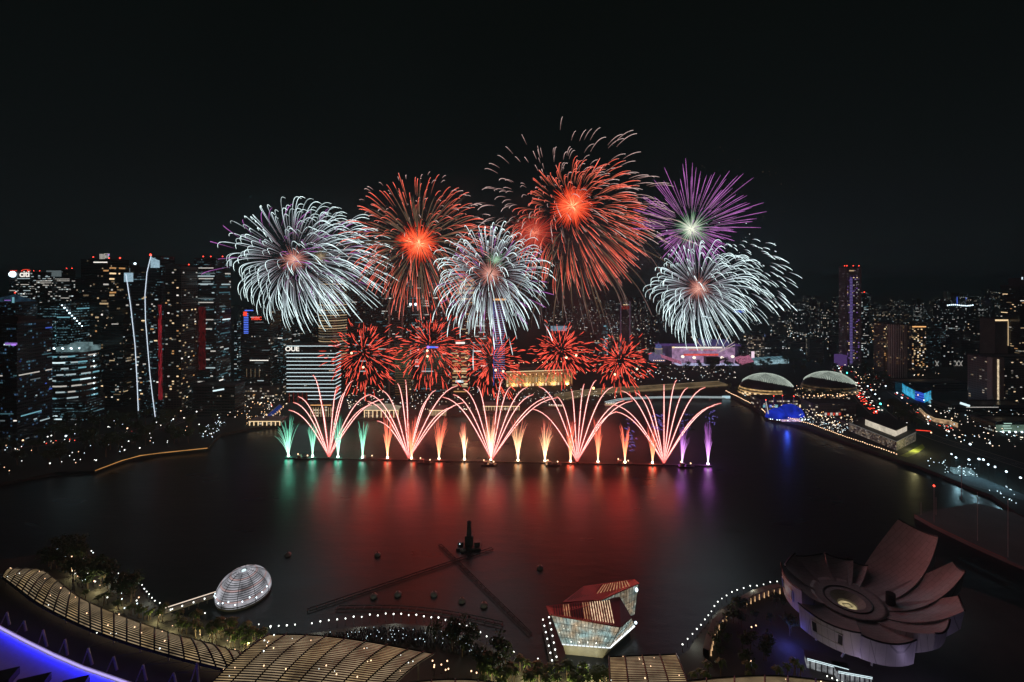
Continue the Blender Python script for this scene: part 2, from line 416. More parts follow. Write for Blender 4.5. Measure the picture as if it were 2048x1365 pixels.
def tower(px0, px1, pyt, d, dep, fmat, label, name='office_tower', cat='tower', yaw=0.0, z0=3.0, crown=1, shape='box', win=None, group=None, body='wall', podium=0):
    x0, x1 = PXW(px0, d), PXW(px1, d); w = x1 - x0; h = PYZ(pyt, d) - z0
    root = empty(name, ((x0 + x1) / 2, d + dep / 2, z0), R(yaw)); tag(root, label, cat, group)
    m = MB()
    if shape == 'round':
        n = 20; poly = [(w / 2 * math.cos(2 * PI * k / n), dep / 2 * math.sin(2 * PI * k / n)) for k in range(n)]
    elif shape == 'chamfer':
        c = min(w, dep) * .22; a, b = w / 2, dep / 2
        poly = [(-a + c, -b), (a - c, -b), (a, -b + c), (a, b - c), (a - c, b), (-a + c, b), (-a, b - c), (-a, -b + c)]
    else:
        a, b = w / 2, dep / 2; poly = [(-a, -b), (a, -b), (a, b), (-a, b)]
    m.prism(poly, 0, h)
    m.build(body, F[fmat] if isinstance(fmat, str) else fmat, root, local=True)
    k = 1.012
    if crown:
        m = MB(); q = [(x * k, y * k) for x, y in poly]; q2 = [(x * .9, y * .9) for x, y in poly]
        for i in range(len(q)):
            j = (i + 1) % len(q)
            m.face([q[i] + (h - 1,), q[j] + (h - 1,), q[j] + (h + 1.2,), q[i] + (h + 1.2,)])
            m.face([q2[j] + (h + .05,), q2[i] + (h + .05,), q2[i] + (h + 1.2,), q2[j] + (h + 1.2,)])
            m.face([q[i] + (h + 1.2,), q[j] + (h + 1.2,), q2[j] + (h + 1.2,), q2[i] + (h + 1.2,)])
        m.build('parapet', M['dark_concrete'], root, local=True)
    if crown > 1:
        m = MB(); ph = 4 + random.random() * 5; m.box((w * .05, 0, h + ph / 2), (w * .55, dep * .5, ph)); m.box((w * .05, 0, h + ph + .6), (w * .3, dep * .3, 1.2))
        m.build('plant_room', M['roof'], root, local=True)
    if podium:
        m = MB(); m.box((0, -2, podium / 2), (w * 1.25, dep * 1.2, podium)); m.build('podium', F['low'], root, local=True)
    if win: windows(root, w, dep, h, **win)
    return root, w, dep, h
def loft(rows, d, dep, name, mats, parent, z0=3.0):
    """rows: (py, px left, px right) of the face at distance d, lofted into a solid dep deep"""
    m = MB(); ring = []
    for py, a, b in rows:
        z = max(PYZ(py, d), z0); xa, xb = PXW(a, d), PXW(b, d)
        ring.append([m.vert((xa, d, z)), m.vert((xb, d, z)), m.vert((xb, d + dep, z)), m.vert((xa, d + dep, z))])
    for r0, r1 in zip(ring, ring[1:]):
        for i in range(4):
            j = (i + 1) % 4; m.f.append([r1[i], r1[j], r0[j], r0[i]]); m.m.append(0)
    m.f.append(ring[0]); m.m.append(0); m.f.append(ring[-1][::-1]); m.m.append(0)
    return m.build(name, mats, parent)

V = dict
# -- west cluster, from the near edge inland
r, w, d_, h = tower(-60, 34, 645, 520, 40, 'blue', 'dark waterfront office tower with blue lit floors and a violet sign high on its front', win=V(faces='fr', bw=2.2, fh=4, p=.05, run=5, pal=P_BLUE + P_OFFICE, cap=80), crown=2)
panel(r, 'sign_panel', w * .38, -d_ / 2 - .2, PYZ(688, 520) - 3, 14, 2.4, 'violet_mid'); panel(r, 'sign_panel', w * .44, -d_ / 2 - .5, PYZ(690, 520) - 3, 5, 1.6, 'violet_hot')
r, w, d_, h = tower(-40, 30, 606, 640, 30, 'blue', 'glass tower with a slanting blue lit crown beside the logo tower', crown=1, win=V(faces='fr', bw=2.5, fh=4.2, p=.05, run=4, pal=P_CYAN, cap=40))
m = MB(); m.face([(-w / 2, -d_ / 2 - .1, h + 1), (w / 2, -d_ / 2 - .1, h + 1), (w / 2, -d_ / 2 - .1, h + 12)]); m.face([(w / 2, -d_ / 2 - .1, h + 12), (-w / 2, d_ / 2, h + 1), (-w / 2, -d_ / 2 - .1, h + 1)]); m.face([(w / 2, -d_ / 2 - .1, h + 12), (w / 2, d_ / 2, h + 1), (-w / 2, d_ / 2, h + 1)]); m.face([(w / 2, -d_ / 2 - .1, h + 1), (w / 2, d_ / 2, h + 1), (w / 2, -d_ / 2 - .1, h + 12)])
m.build('sloped_crown', emat('blue_crown', (.12, .3, .5), .09, var=.6, scale=.15), r, local=True)
beacon(r, w / 2 - 1, -d_ / 2 + 1, h + 14); panel(r, 'sign_panel', w * .3, -d_ / 2 - .4, h + 3.5, 9, 1.2, 'violet_mid'); panel(r, 'sign_panel', w * .46, -d_ / 2 - .4, h + 4, 3, 8, 'cyan_mid')
r, w, d_, h = tower(18, 62, 545, 900, 40, 'farcool', 'wide pale office tower crowned by a glowing white logo and red arc', crown=1, win=V(faces='fr', bw=2.6, fh=4, p=.22, run=3, pal=[('white_mid', 3), ('cool_mid', 3), ('white_dim', 4)], z0=h * .5, cap=90, hh=.35))
sign(r, 'citi', w * .22, -d_ / 2 - .5, h - 9, 17, 'white_hot')
m = MB(); m.tube([(w * .22 + 3 + 9 * math.cos(a), -d_ / 2 - .6, h + 2 + 3.5 * math.sin(a)) for a in [R(15 + 15 * i) for i in range(11)]], .7, 5); m.build('logo_arc', M['red_hot'], r, local=True)
m = MB(); m.ball((-w * .30, -d_ / 2 - 1, h - 4), 6, 10); m.build('logo_disc', M['lamp_cool'], r, local=True)
panel(r, 'red_trim', -w * .28, -d_ / 2 - .4, h + 3.2, 14, 1.2, 'red_hot')
for k in range(4): beacon(r, -w * .42 + k * w * .28, 0, h + 3, r=.7)
for a, b, t, d, lab in ((72, 104, 560, 880, 'flat-topped office block with two bright dotted rows under its roof'), (110, 140, 556, 890, 'slightly taller twin of the dotted-row block with a blank lit panel above')):
    r, w, d_, h = tower(a, b, t, d, 34, 'farcool', lab, 'office_block', 'office block', crown=1, win=V(faces='fr', bw=2.4, fh=4.2, p=.16, run=3, pal=[('white_mid', 3), ('cool_dim', 3)], z0=100, cap=50, hh=.35))
    for q in (2.5, 6): panel(r, 'light_strip', 0, -d_ / 2 - .2, h - q, w * .94, 1.1, 'white_mid')
r, w, d_, h = tower(92, 124, 541, 960, 30, 'dark', 'dark tower with a faint grey screen on its crown and two red beacons', crown=1)
panel(r, 'blank_screen', 0, -d_ / 2 - .3, h - 7, w * .94, 13, 'cool_dim'); m = MB()
beacon(r, w * .7, 0, h + 4); beacon(r, w * .35, 0, h + 4)
r, w, d_, h = tower(52, 106, 612, 700, 40, 'coolbusy', 'broad glass office tower with many cyan lit floors below the dotted-row block', crown=2, win=V(faces='fr', bw=2.2, fh=4.2, p=.2, run=5, pal=P_CYAN + [('warm_mid', 1)], cap=100, hh=.4))
r, w, d_, h = tower(112, 142, 605, 690, 40, 'coolbusy', 'glass office tower with a string of bright lamps running diagonally down its edge', crown=1, win=V(faces='fr', bw=2.2, fh=4.2, p=.15, run=6, pal=P_CYAN, cap=90, hh=.4))
for k in range(9):
    m = MB(); q = W(124 + k * 5, 611 + k * 5.2, 688); m.ball(tuple(q), 1.3 if k % 2 else 1.0, 6); m.build('edge_lamp', M['lamp_cool'], r)
# terraced round block
p = W(126, 830, 640); r = empty('terraced_office', (p.x, 655, 3)); tag(r, 'low curved office building with bright cyan bands on every terrace', 'office block')
for k in range(11):
    m = MB(); zz = k * 8.2 + 2; rr = 34 - (k > 7) * 4 + 2 * math.sin(k); m.lathe([(rr, zz), (rr, zz + 5.2)], n=28, sx=1, sy=.8); m.build('storey', F['coolbusy'], r, local=True)
    m = MB(); m.lathe([(rr - 3, zz + 5.1), (rr + 1.6, zz + 5.1), (rr + 1.6, zz + 8.1), (rr - 3, zz + 8.1)], n=28, sx=1, sy=.8); m.build('balcony_band', M['dark_metal'], r, local=True)
    for q in range(7):
        a = R(215 + q * 22 + random.random() * 12)
        if random.random() < .75: link('window', unit_window(pick([('cool_mid', 3), ('cyan_mid', 3), ('white_mid', 2), ('cool_hot', .7)])), r, ((rr + .1) * math.cos(a), (rr + .1) * .8 * math.sin(a), zz + 3.2), a + PI / 2, (7 + random.random() * 5, 1, 2.0))
m = MB(); m.box((8, 0, 96), (40, 26, 7)); m.box((14, -2, 102), (20, 14, 5)); m.build('roof_pavilion', emat('cool_roof_glow', (.5, .8, .85), .22, var=.7, scale=.12), r, local=True)
for k in range(7): m = MB(); m.ball((-8 + k * 6, -20 - (k % 2) * 5, 99), 1.1, 6); m.build('roof_lamp', M['lamp_cool'], r, local=True)
for k in range(8): m = MB(); m.ball((33.5, -4 + (k % 2), 30 + k * 8), .9, 6); m.build('edge_lamp', M['lamp_cool'], r, local=True)
# podiums lit under the terraced block
r, w, d_, h = tower(62, 170, 805, 620, 30, 'coolbusy', 'long low lit podium at the foot of the terraced office', 'podium_building', 'building', crown=1, win=V(faces='f', bw=3, fh=4.5, p=.7, run=4, pal=P_OFFICE + [('cool_hot', 3), ('white_hot', 2)], z0=1, z1=20, cap=60))
# tall dark tower with the hatched sign
r, w, d_, h = tower(162, 218, 520, 720, 38, 'warm', 'tallest dark tower with warm windows and a white hatched sign between red beacons', crown=1, win=V(faces='fr', bw=3.2, fh=4.4, p=.07, run=2, pal=P_WARM, cap=90, hh=.55))
x0 = w * .30; y0 = -d_ / 2 + 2
for k in range(7): panel(r, 'sign_bar', x0 - 7 + k * 2.2, y0, h + 5, 1.1, 9 - (k > 3) * 4, 'white_mid')
panel(r, 'sign_bar', x0 + 4, y0, h + 9.4, 9, 1.0, 'white_mid'); panel(r, 'sign_bar', x0 + 7, y0 - .4, h + 7.8, 2.4, 1.4, 'violet_hot')
panel(r, 'light_strip', w * .2, -d_ / 2 - .2, h - 4, 22, 1.6, 'white_hot')
beacon(r, x0 - 8, 0, h + 3); beacon(r, x0 + 10, 0, h + 3, r=1.2); beacon(r, -w / 2 + 2, 0, h + 5)
r, w, d_, h = tower(150, 168, 560, 800, 30, 'dark', 'thin dark tower tucked behind the hatched sign tower', crown=2, win=V(faces='f', bw=3, fh=4.4, p=.04, run=2, pal=P_OFFICE, cap=20))
r, w, d_, h = tower(222, 262, 535, 800, 34, 'dark', 'dark tower with a bright roof lamp behind the two sail towers', crown=2, win=V(faces='fr', bw=3, fh=4.2, p=.05, run=2, pal=P_WARM + P_OFFICE, cap=50))
beacon(r, -w * .5, 0, h + 8); beacon(r, w * .3, 0, h + 6, 'lamp_cool', 2.0)
panel(r, 'blank_screen', w * .18, -d_ / 2 - .3, h - 6, 20, 9, 'cool_dim')
for a, b, t, d, fm, lab in ((206, 246, 640, 690, 'warm', 'mid-height block with warm windows in front of the hatched sign tower'), (262, 292, 560, 760, 'cool', 'slim office tower seen between the two sail towers')):
    tower(a, b, t, d, 32, fm, lab, crown=2, win=V(faces='fr', bw=3, fh=4, p=.05, run=2, pal=P_WARM + P_OFFICE, cap=40))
# the two sail towers
for rows, led, cap_, lab, red in (([(545, 249, 282), (640, 260, 288), (700, 269, 291), (760, 273, 292), (842, 277, 294)], [(549, 252), (610, 261), (690, 270), (760, 274), (830, 277)], (248, 266, 546, 564), 'lower sail tower with one curved white light line and a glowing cap', 0),
                                 ([(512, 300, 322), (580, 291, 323), (650, 294, 323), (720, 300, 324), (842, 312, 325)], [(512, 302), (545, 294), (590, 290), (640, 291), (690, 295), (750, 300), (800, 306), (838, 311)], (301, 319, 514, 536), 'taller sail tower with a bowed white light line and a red glowing strip', 1)):
    p = G(rows[-1][1], 842); r = empty('sail_tower', (PXW(rows[0][1], 636), 636, 3)); tag(r, lab, 'tower')
    loft(rows, 636, 26, 'wall', F['cool'], r)
    m = MB(); m.tube([W(x, y, 635.3) for y, x in led], .46, 5); m.build('light_line', emat('sail_line', (.72, .85, 1), 1.25), r)
    m = MB(); a, b, t0, t1 = cap_; q = [W(a, t0 + (0 if red else 0), 635.5), W(b, t0 + 8 if red else t0, 635.5), W(b, t1, 635.5), W(a, t1, 635.5)]
    m.face([q[3], q[2], q[1], q[0]]); bb = [v + Vector((0, .3, 0)) for v in q]; m.face(bb); m.build('lit_cap', emat('sail_cap', (.5, .75, .9), .62, var=.25, scale=.4), r)
    if red:
        m = MB(); q = [W(316, 610, 635.4), W(323, 610, 635.4), W(325, 800, 635.4), W(317, 800, 635.4)]; m.face(q[::-1]); m.face([v + Vector((0, .3, 0)) for v in q])
        m.build('red_lit_strip', emat('red_strip', (.9, .05, .08), .15, var=1.6, scale=1.1, stretch=.1), r)
        m = MB(); m.ball(tuple(W(301, 510, 636)), 1.4, 6); m.build('beacon', M['lamp_red'], r)
    xl, xr = PXW(rows[2][1] + 4, 636), PXW(rows[2][2], 636)
    for k in range(26):
        z = 20 + random.random() * 170; link('window', unit_window(pick(P_OFFICE + P_WARM)), r, (xl + random.random() * (xr - xl) - r.location.x, -.1, z - 3), 0, (1.8 + random.random() * 3, 1, 1.6))
r, w, d_, h = tower(330, 362, 535, 640, 34, 'home', 'dark residential tower with a slanted top and scattered warm windows', 'apartment_tower', crown=1, win=V(faces='fr', bw=3.2, fh=3.6, p=.06, run=1, pal=P_WARM, cap=90, hh=.5))
m = MB(); m.prism([(-w / 2, -d_ / 2), (w / 2, -d_ / 2), (w / 2, d_ / 2), (-w / 2, d_ / 2)], h + .1, h + 5, taper=[(-w / 2, -d_ / 2), (0, -d_ / 2), (0, d_ / 2), (-w / 2, d_ / 2)]); m.build('slanted_crown', M['dark_concrete'], r, local=True); beacon(r, w * .45, 0, h + 4)
r, w, d_, h = tower(388, 432, 518, 680, 36, 'cool', 'dark glass tower with white lit floors near its top and a red glowing panel', crown=1, win=V(faces='fr', bw=2.2, fh=4.2, p=.16, run=7, pal=P_OFFICE, cap=100, hh=.45))
for q in (14, 22, 30, 38, 60, 66, 92): panel(r, 'light_strip', w * .05, -d_ / 2 - .25, h - q, w * (.6 + .3 * random.random()), 1.5, random.choice(('cool_mid', 'white_mid', 'cool_dim')))
for x in (-.45, -.1, .45): beacon(r, w * x, 0, h + 4, r=.8)
panel(r, 'roof_sign', w * .5 + d_ * .3, 0, h - 6, 4, 9, 'cool_mid')
panel(r, 'red_lit_panel', -w * .12, -d_ / 2 - .4, h - 120, 11, 95, 'red_dim').data.materials[0] = emat('red_projection', (.8, .05, .06), .05, var=1.6, scale=.9, stretch=.2)
r, w, d_, h = tower(375, 392, 560, 760, 30, 'dark', 'narrow dark slab between the residential tower and the glass tower', crown=1, win=V(faces='f', bw=3, fh=4, p=.07, run=2, pal=P_WARM, cap=30))
r, w, d_, h = tower(384, 470, 772, 640, 24, 'dark', 'low dark hall with one slanting blue and white sign', 'hall', 'hall', crown=1)
panel(r, 'sign_panel', w * .12, -d_ / 2 - .3, h - 6, 16, 2.0, 'cool_hot', .0).rotation_euler = (0, R(-10), 0)
r, w, d_, h = tower(468, 474, 640, 770, 25, 'cool', 'very slim tower edge with lit floors beside the bank tower', crown=1, win=V(faces='fr', bw=3, fh=4, p=.3, run=2, pal=P_OFFICE, cap=30))
r, w, d_, h = tower(482, 540, 622, 745, 36, 'dark', 'dark bank tower with a blue light ladder and small red lettering', crown=2, win=V(faces='fr', bw=2.4, fh=4.2, p=.05, run=6, pal=P_OFFICE, cap=50))
for k in range(12): panel(r, 'ladder_bar', -w * .32, -d_ / 2 - .3, h - 5 - k * 2.9, 7.5, 1.3, 'blue_hot')
panel(r, 'ladder_bar', -w * .22, -d_ / 2 - .3, h + .5, 14, 1.6, 'blue_hot'); panel(r, 'red_block', -w * .35, -d_ / 2 - .6, h - 5, 6, 7, 'red_hot')
sign(r, 'HSBC', w * .04, -d_ / 2 - .4, h - 15, 7.5, 'red_hot', sx=.9)
for k in range(4): panel(r, 'light_strip', -w * .3 + k * 7, -d_ / 2 - .3, PYZ(746, 745) - 3, .8, 14, 'warm_dim')
r, w, d_, h = tower(545, 566, 655, 770, 30, 'cool', 'dark office block with a few pale lit floors just before the striped block', 'office_block', 'office block', crown=1, win=V(faces='fr', bw=2.4, fh=4.2, p=.14, run=4, pal=P_OFFICE, cap=40))
r, w, d_, h = tower(476, 560, 775, 735, 26, 'low', 'wide low waterfront block below the bank tower', 'low_block', 'building', crown=1, win=V(faces='f', bw=4, fh=4.5, p=.15, run=3, pal=P_WARM, cap=30))
# striped office block by the water
r, w, d_, h = tower(573, 670, 690, 722, 24, 'dark', 'waterfront office block striped with bright white floor lines', 'office_block', 'office block', crown=1)
for k in range(19):
    z = h - 2 - k * 6.1
    if 1 <= k <= 1: continue
    if k in (13, 14, 15) : 
        panel(r, 'light_line', w * .22, -d_ / 2 - .3, z, w * .56, .9, 'cool_hot')
    else: panel(r, 'light_line', 0, -d_ / 2 - .3, z, w * .99, .9, 'cool_hot')
    panel(r, 'light_line', w / 2 + .3, 0, z, d_, .9, 'cool_hot', PI / 2)
sign(r, 'OUE', -w * .38, -d_ / 2 - .4, h - 10, 10, 'white_hot', sx=1.1)
for k in range(5): panel(r, 'column', -w * .44 + k * 7, -d_ / 2 - .3, h - 84, .9, 16, 'red_dim')
r, w, d_, h = tower(628, 684, 555, 860, 54, 'warm', 'round tower ringed with pale cream lit floors behind the striped block', shape='round', crown=1)
for k in range(32):
    z = h - 4 - k * 5.0
    m = MB(); rr = 1.006; m.lathe([(w / 2 * rr, z), (w / 2 * rr + .35, z), (w / 2 * rr + .35, z + 1.5), (w / 2 * rr, z + 1.5)], n=24, sy=d_ / w, a0=R(180 + random.random() * 30), a1=R(355))
    m.build('light_ring', random.choice((M['warm_dim'], M['warm_dim'], M['white_dim'], M['warm_mid'])), r, local=True)
# pavilions on the far quay
def quay(px0, px1, py0, pyt, lab, name, mk, cols, roof='flat'):
    d = G(px0, py0).y; x0, x1 = PXW(px0, d), PXW(px1, d); w = x1 - x0; h = (py0 - pyt) * d / FPX
    r = empty(name, ((x0 + x1) / 2, d + 10, 3)); tag(r, lab, 'pavilion')
    m = MB(); m.box((0, 0, h * .3), (w * .9, 16, h * .6)); m.build('wall', F['low'], r, local=True)
    for k in range(cols):
        m = MB(); m.box((-w * .48 + w * .96 * k / max(1, cols - 1), -9, h * .32), (.9, .9, h * .64)); m.build('column', M[mk], r, local=True)
    m = MB()
    if roof == 'flat': m.box((0, 0, h * .72), (w, 20, h * .12))
    else: m.prism([(-w / 2, -10), (w / 2, -10), (w / 2, 10), (-w / 2, 10)], h * .64, h, taper=[(-w * .18, -1), (w * .18, -1), (w * .18, 1), (-w * .18, 1)])
    m.build('roof', emat('quay_roof', (1, .85, .6), .3, var=.4, scale=.1) if roof != 'flat' else M['concrete'], r, local=True)
    m = MB(); m.box((0, -10.3, h * .62), (w * .98, .4, .8)); m.build('eave_light', M['warm_hot'], r, local=True)
    return r
quay(727, 797, 836, 812, 'waterside pavilion with a glowing cream hipped roof', 'pavilion', 'warm_hot', 9, 'hip')
quay(858, 892, 832, 815, 'small round-fronted quay pavilion fluted with warm light', 'pavilion', 'warm_mid', 12)
quay(497, 560, 852, 838, 'low jetty restaurant with warm lights at the corner of the quay', 'jetty_restaurant', 'warm_hot', 8)
quay(965, 1040, 822, 808, 'long low quay restaurant under the golden hotel', 'quay_restaurant', 'warm_mid', 14)
r, w, d_, h = tower(620, 664, 812, 640, 18, 'low', 'small waterside hotel strung with vertical chains of warm lights', 'hotel', 'hotel', crown=1)
for k in range(9): panel(r, 'light_chain', -w * .46 + k * w * .115, -d_ / 2 - .3, h * .45, .7, h * .8, 'warm_mid')
panel(r, 'roof_light', 0, -d_ / 2 - .3, h + 1, w * .95, .9, 'amber_hot')
# slanted conservatory roof on the jetty
r = empty('glass_ramp', tuple(G(525, 842))); tag(r, 'sloping glass roof rising from the jetty with lamps along its edge', 'canopy')
a, b = G(530, 846), W(566, 815, 640); m = MB(); m.tube([a, b], 1.0, 4); m.tube([a + Vector((-12, 14, 0)), b + Vector((-12, 14, 0))], 1.0, 4); m.build('beam', M['pale_metal'], r)
for k in range(10): m = MB(); m.ball(tuple(a.lerp(b, k / 9)), .9, 6); m.build('edge_lamp', M['lamp_warm'], r)
m = MB(); m.face([a, b, b + Vector((-12, 14, 0)), a + Vector((-12, 14, 0))]); m.build('glass', M['blue_dim'], r)
# -- the bank district behind the bursts
CEN = [(690, 742, 590, 930, 'dark', 'dark bank tower just inland of the round cream tower', P_OFFICE, .05), (744, 776, 500, 900, 'dark', 'tallest slim bank tower standing behind the big red burst', P_OFFICE, .09),
       (778, 806, 600, 760, 'dark', 'dark pillared slab rising between the two red crackling bursts', P_OFFICE, .03), (812, 842, 560, 920, 'cool', 'bank tower with a bright two-lamp band across its middle', P_OFFICE, .10),
       (832, 884, 596, 980, 'cool', 'wide bank tower with three bright white window bands', P_OFFICE, .08), (858, 876, 505, 940, 'dark', 'thin dark tower reaching above the pale burst trails', P_OFFICE, .04),
       (790, 822, 690, 720, 'dark', 'lower slab with thin brown floor lines near the water', P_WARM, .03), (838, 896, 690, 760, 'dark', 'dark block with a small blue and pink sign on its roof edge', P_OFFICE, .05),
       (902, 936, 690, 740, 'warm', 'bank block with two columns of yellow windows', [('amber_mid', 2), ('warm_mid', 3), ('warm_hot', 1)], .22), (940, 972, 620, 900, 'cool', 'office tower with broken pale floor bands left of the violet banded tower', P_OFFICE, .12),
       (912, 950, 558, 1000, 'warm', 'tower with a glowing cream crown seen through the white burst', P_WARM, .12), (975, 987, 640, 860, 'dark', 'slim grey tower touching the violet banded tower', P_OFFICE, .02)]
for a, b, t, d, fm, lab, pal, p in CEN:
    r, w, d_, h = tower(a, b, t, d, 32, fm, lab, 'bank_tower', crown=2, win=V(faces='fr', bw=2.5, fh=4.2, p=p, run=4, pal=pal, cap=55, hh=.45))
    if 'three bright' in lab:
        for q in range(3): panel(r, 'light_strip', w * .05, -d_ / 2 - .3, h - 7 - q * 5.2, w * .95, 2.2, 'white_mid')
    if 'two-lamp' in lab:
        for q in (-.2, .15): m = MB(); m.ball((w * q, -d_ / 2 - 1, PYZ(609, d) - 3), 2.6, 6); m.build('flood_lamp', M['lamp_cool'], r, local=True)
    if 'brown floor' in lab:
        for q in range(20): panel(r, 'floor_line', 0, -d_ / 2 - .3, h - 4 - q * 4, w, .6, 'amber_dim')
    if 'pillared' in lab:
        for q in (-.47, .47): m = MB(); m.box((w * q, -d_ / 2 - .6, h / 2), (2.6, 1.6, h)); m.build('pillar', M['concrete'], r, local=True)
    if 'pink sign' in lab:
        panel(r, 'sign_panel', 0, -d_ / 2 - .3, h - 4, 16, 3, 'blue_hot'); m = MB(); m.ball((-9, -d_ / 2 - 1, h - 4), 2.6, 6); m.build('logo_disc', M['violet_hot'], r, local=True)
    if 'yellow' in lab:
        panel(r, 'sign_panel', w * .05, -d_ / 2 - .3, h + 3, 15, 3.2, 'white_hot'); panel(r, 'sign_panel', 0, -d_ / 2 - .3, PYZ(763, d) - 3, 13, 3.6, 'cool_hot')
        for q in range(9):
            for x in (-.25, .25): panel(r, 'window', w * x, -d_ / 2 - .3, h - 14 - q * 6.5, 9, 1.8, 'amber_mid' if q % 2 else 'warm_mid')
    if 'cream crown' in lab:
        for q in range(4): panel(r, 'light_strip', 0, -d_ / 2 - .3, h - 4 - q * 9, w * .9, 5, 'warm_mid')
# violet banded tower
r, w, d_, h = tower(986, 1012, 595, 800, 26, 'dark', 'tower banded with violet and white lines under a gold crown', crown=1, shape='chamfer')
vb = emat('violet_band', (.42, .40, .95), .5, var=.35, scale=.3)
for k in range(34):
    m = MB(); m.box((0, -d_ / 2 - .25, h - 14 - k * 3.9), (w * .82, .5, .9)); m.build('light_band', vb, r, local=True)
panel(r, 'gold_crown', 0, -d_ / 2 - .4, h - 4, w * .95, 3.2, 'amber_hot')
panel(r, 'edge_line', -w * .44, -d_ / 2 - .2, h * .5, .8, h * .9, 'blue_mid')
# -- golden colonnaded hotel
r = empty('grand_hotel', (PXW(1062, 850), 850, 3)); r.rotation_euler = (0, 0, R(9)); tag(r, 'long neoclassical hotel glowing gold behind its row of columns', 'hotel')
Lw, Dp, Hh = 148, 40, 27
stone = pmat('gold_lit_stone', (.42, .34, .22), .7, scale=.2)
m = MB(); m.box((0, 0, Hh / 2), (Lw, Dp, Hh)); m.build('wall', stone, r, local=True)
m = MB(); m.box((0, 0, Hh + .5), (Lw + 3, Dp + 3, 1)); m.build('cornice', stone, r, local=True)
m = MB(); m.box((0, 3, Hh + 4), (Lw * .9, Dp * .7, 6)); m.prism([(-Lw * .46, -12), (Lw * .46, -12), (Lw * .46, 16), (-Lw * .46, 16)], Hh + 7.1, Hh + 12, taper=[(-Lw * .42, 0), (Lw * .42, 0), (Lw * .42, 5), (-Lw * .42, 5)]); m.build('attic', M['roof'], r, local=True)
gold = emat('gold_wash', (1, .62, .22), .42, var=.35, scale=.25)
for k in range(24):
    x = -Lw / 2 + 5 + k * (Lw - 10) / 23
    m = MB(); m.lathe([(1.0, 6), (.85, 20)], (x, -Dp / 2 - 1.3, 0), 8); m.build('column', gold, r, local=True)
    if k % 2 == 0:
        m = MB(); m.ball((x + 3, -Dp / 2 - 1, 22.5), .75, 6); m.build('lamp', M['lamp_warm'], r, local=True)
for k in range(23):
    x = -Lw / 2 + 8 + k * (Lw - 10) / 23
    panel(r, 'window', x, -Dp / 2 - .2, 12, 2.4, 9, 'amber_mid' if k % 3 else 'warm_mid')
    panel(r, 'arch_window', x, -Dp / 2 - .2, 3.2, 3, 4.6, 'warm_hot' if k % 4 else 'amber_mid')
panel(r, 'light_strip', 0, -Dp / 2 - 1.8, Hh + 1.6, Lw, 1.2, 'warm_hot'); panel(r, 'light_strip', 0, -Dp / 2 - .3, 24.6, Lw * .98, .8, 'amber_mid')
for s in (-1, 1):
    m = MB(); m.box((s * (Lw / 2 - 9), -Dp / 2 - 3, Hh / 2 + 1), (18, 6, Hh + 2)); m.build('corner_pavilion', stone, r, local=True)
    for q in range(4): panel(r, 'pilaster', s * (Lw / 2 - 9) - 6.6 + q * 4.4, -Dp / 2 - 6.2, 14, 1.1, 20, 'amber_mid')
for k in range(14): m = MB(); m.ball((-Lw * .4 + k * Lw * .8 / 13, 2, Hh + 13), .7, 6); m.build('roof_lamp', M['lamp_warm'], r, local=True)
for k in range(6):
    l = bpy.data.lights.new('facade_floodlight', 'SPOT'); l.color = (1, .6, .22); l.energy = 26000; l.spot_size = R(120); l.spot_blend = 1; l.shadow_soft_size = .5
    o = bpy.data.objects.new('facade_floodlight', l); COL.objects.link(o); o.parent = r; o.location = (-Lw / 2 + 12 + k * 25, -Dp / 2 - 9, 2); o.rotation_euler = (R(125), 0, 0)

# -- bridges
def bridge(name, label, pts, w, z, mdeck, medge, piers=6, th=1.6, rail=True):
    P = [Vector((p.x, p.y, z)) for p in (G(px, py, z) for px, py in pts)]
    c = sum(P, Vector()) / len(P); r = empty(name, (c.x, c.y, 0)); tag(r, label, 'bridge')
    def off(i, k):
        t = (P[min(i + 1, len(P) - 1)] - P[max(i - 1, 0)]).normalized(); return P[i] + Vector((-t.y, t.x, 0)) * k
    m = MB()
    for i in range(len(P) - 1):
        a, b, c2, d = off(i, -w / 2), off(i + 1, -w / 2), off(i + 1, w / 2), off(i, w / 2); dn = Vector((0, 0, -th))
        m.face([a, b, c2, d]); m.face([a + dn, b + dn, b, a]); m.face([d, c2, c2 + dn, d + dn]); m.face([d + dn, c2 + dn, b + dn, a + dn])
    m.build('deck', mdeck, r)
    for s in (-1, 1):
        m = MB(); m.tube([off(i, s * w / 2) + Vector((0, 0, .9)) for i in range(len(P))], .35, 4); m.build('railing', medge, r)
    for k in range(piers):
        t = (k + .5) / piers * (len(P) - 1); i = int(t); q = P[i].lerp(P[min(i + 1, len(P) - 1)], t - i)
        m = MB(); m.box((q.x, q.y, (z - th) / 2 - 1), (2.4, w * .7, z - th + 2)); m.build('pier', M['concrete'], r)
    return r, P
BR1 = [(1120, 795), (1160, 787), (1230, 781), (1310, 776), (1390, 771), (1450, 767)]
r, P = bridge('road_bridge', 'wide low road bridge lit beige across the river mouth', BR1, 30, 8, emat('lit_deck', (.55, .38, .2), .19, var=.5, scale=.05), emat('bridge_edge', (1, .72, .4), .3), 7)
for k in range(9):
    q = P[0].lerp(P[-1], k / 8)
r, P2 = bridge('footbridge', 'thin curving footbridge glowing blue-white along the bay edge', [(1212, 806), (1240, 800), (1275, 797), (1330, 795.5), (1390, 795), (1450, 796)], 6, 5, emat('foot_deck', (.5, .6, .6), .25, var=.3, scale=.1), emat('foot_edge', (.75, .92, .95), .75), 5, th=1)
m = MB(); q = W(1450, 797, 756); m.box((q.x, q.y - 4, 3), (13, 2, 4)); m.build('abutment_light', emat('abutment', (.6, .9, 1), .8), r)

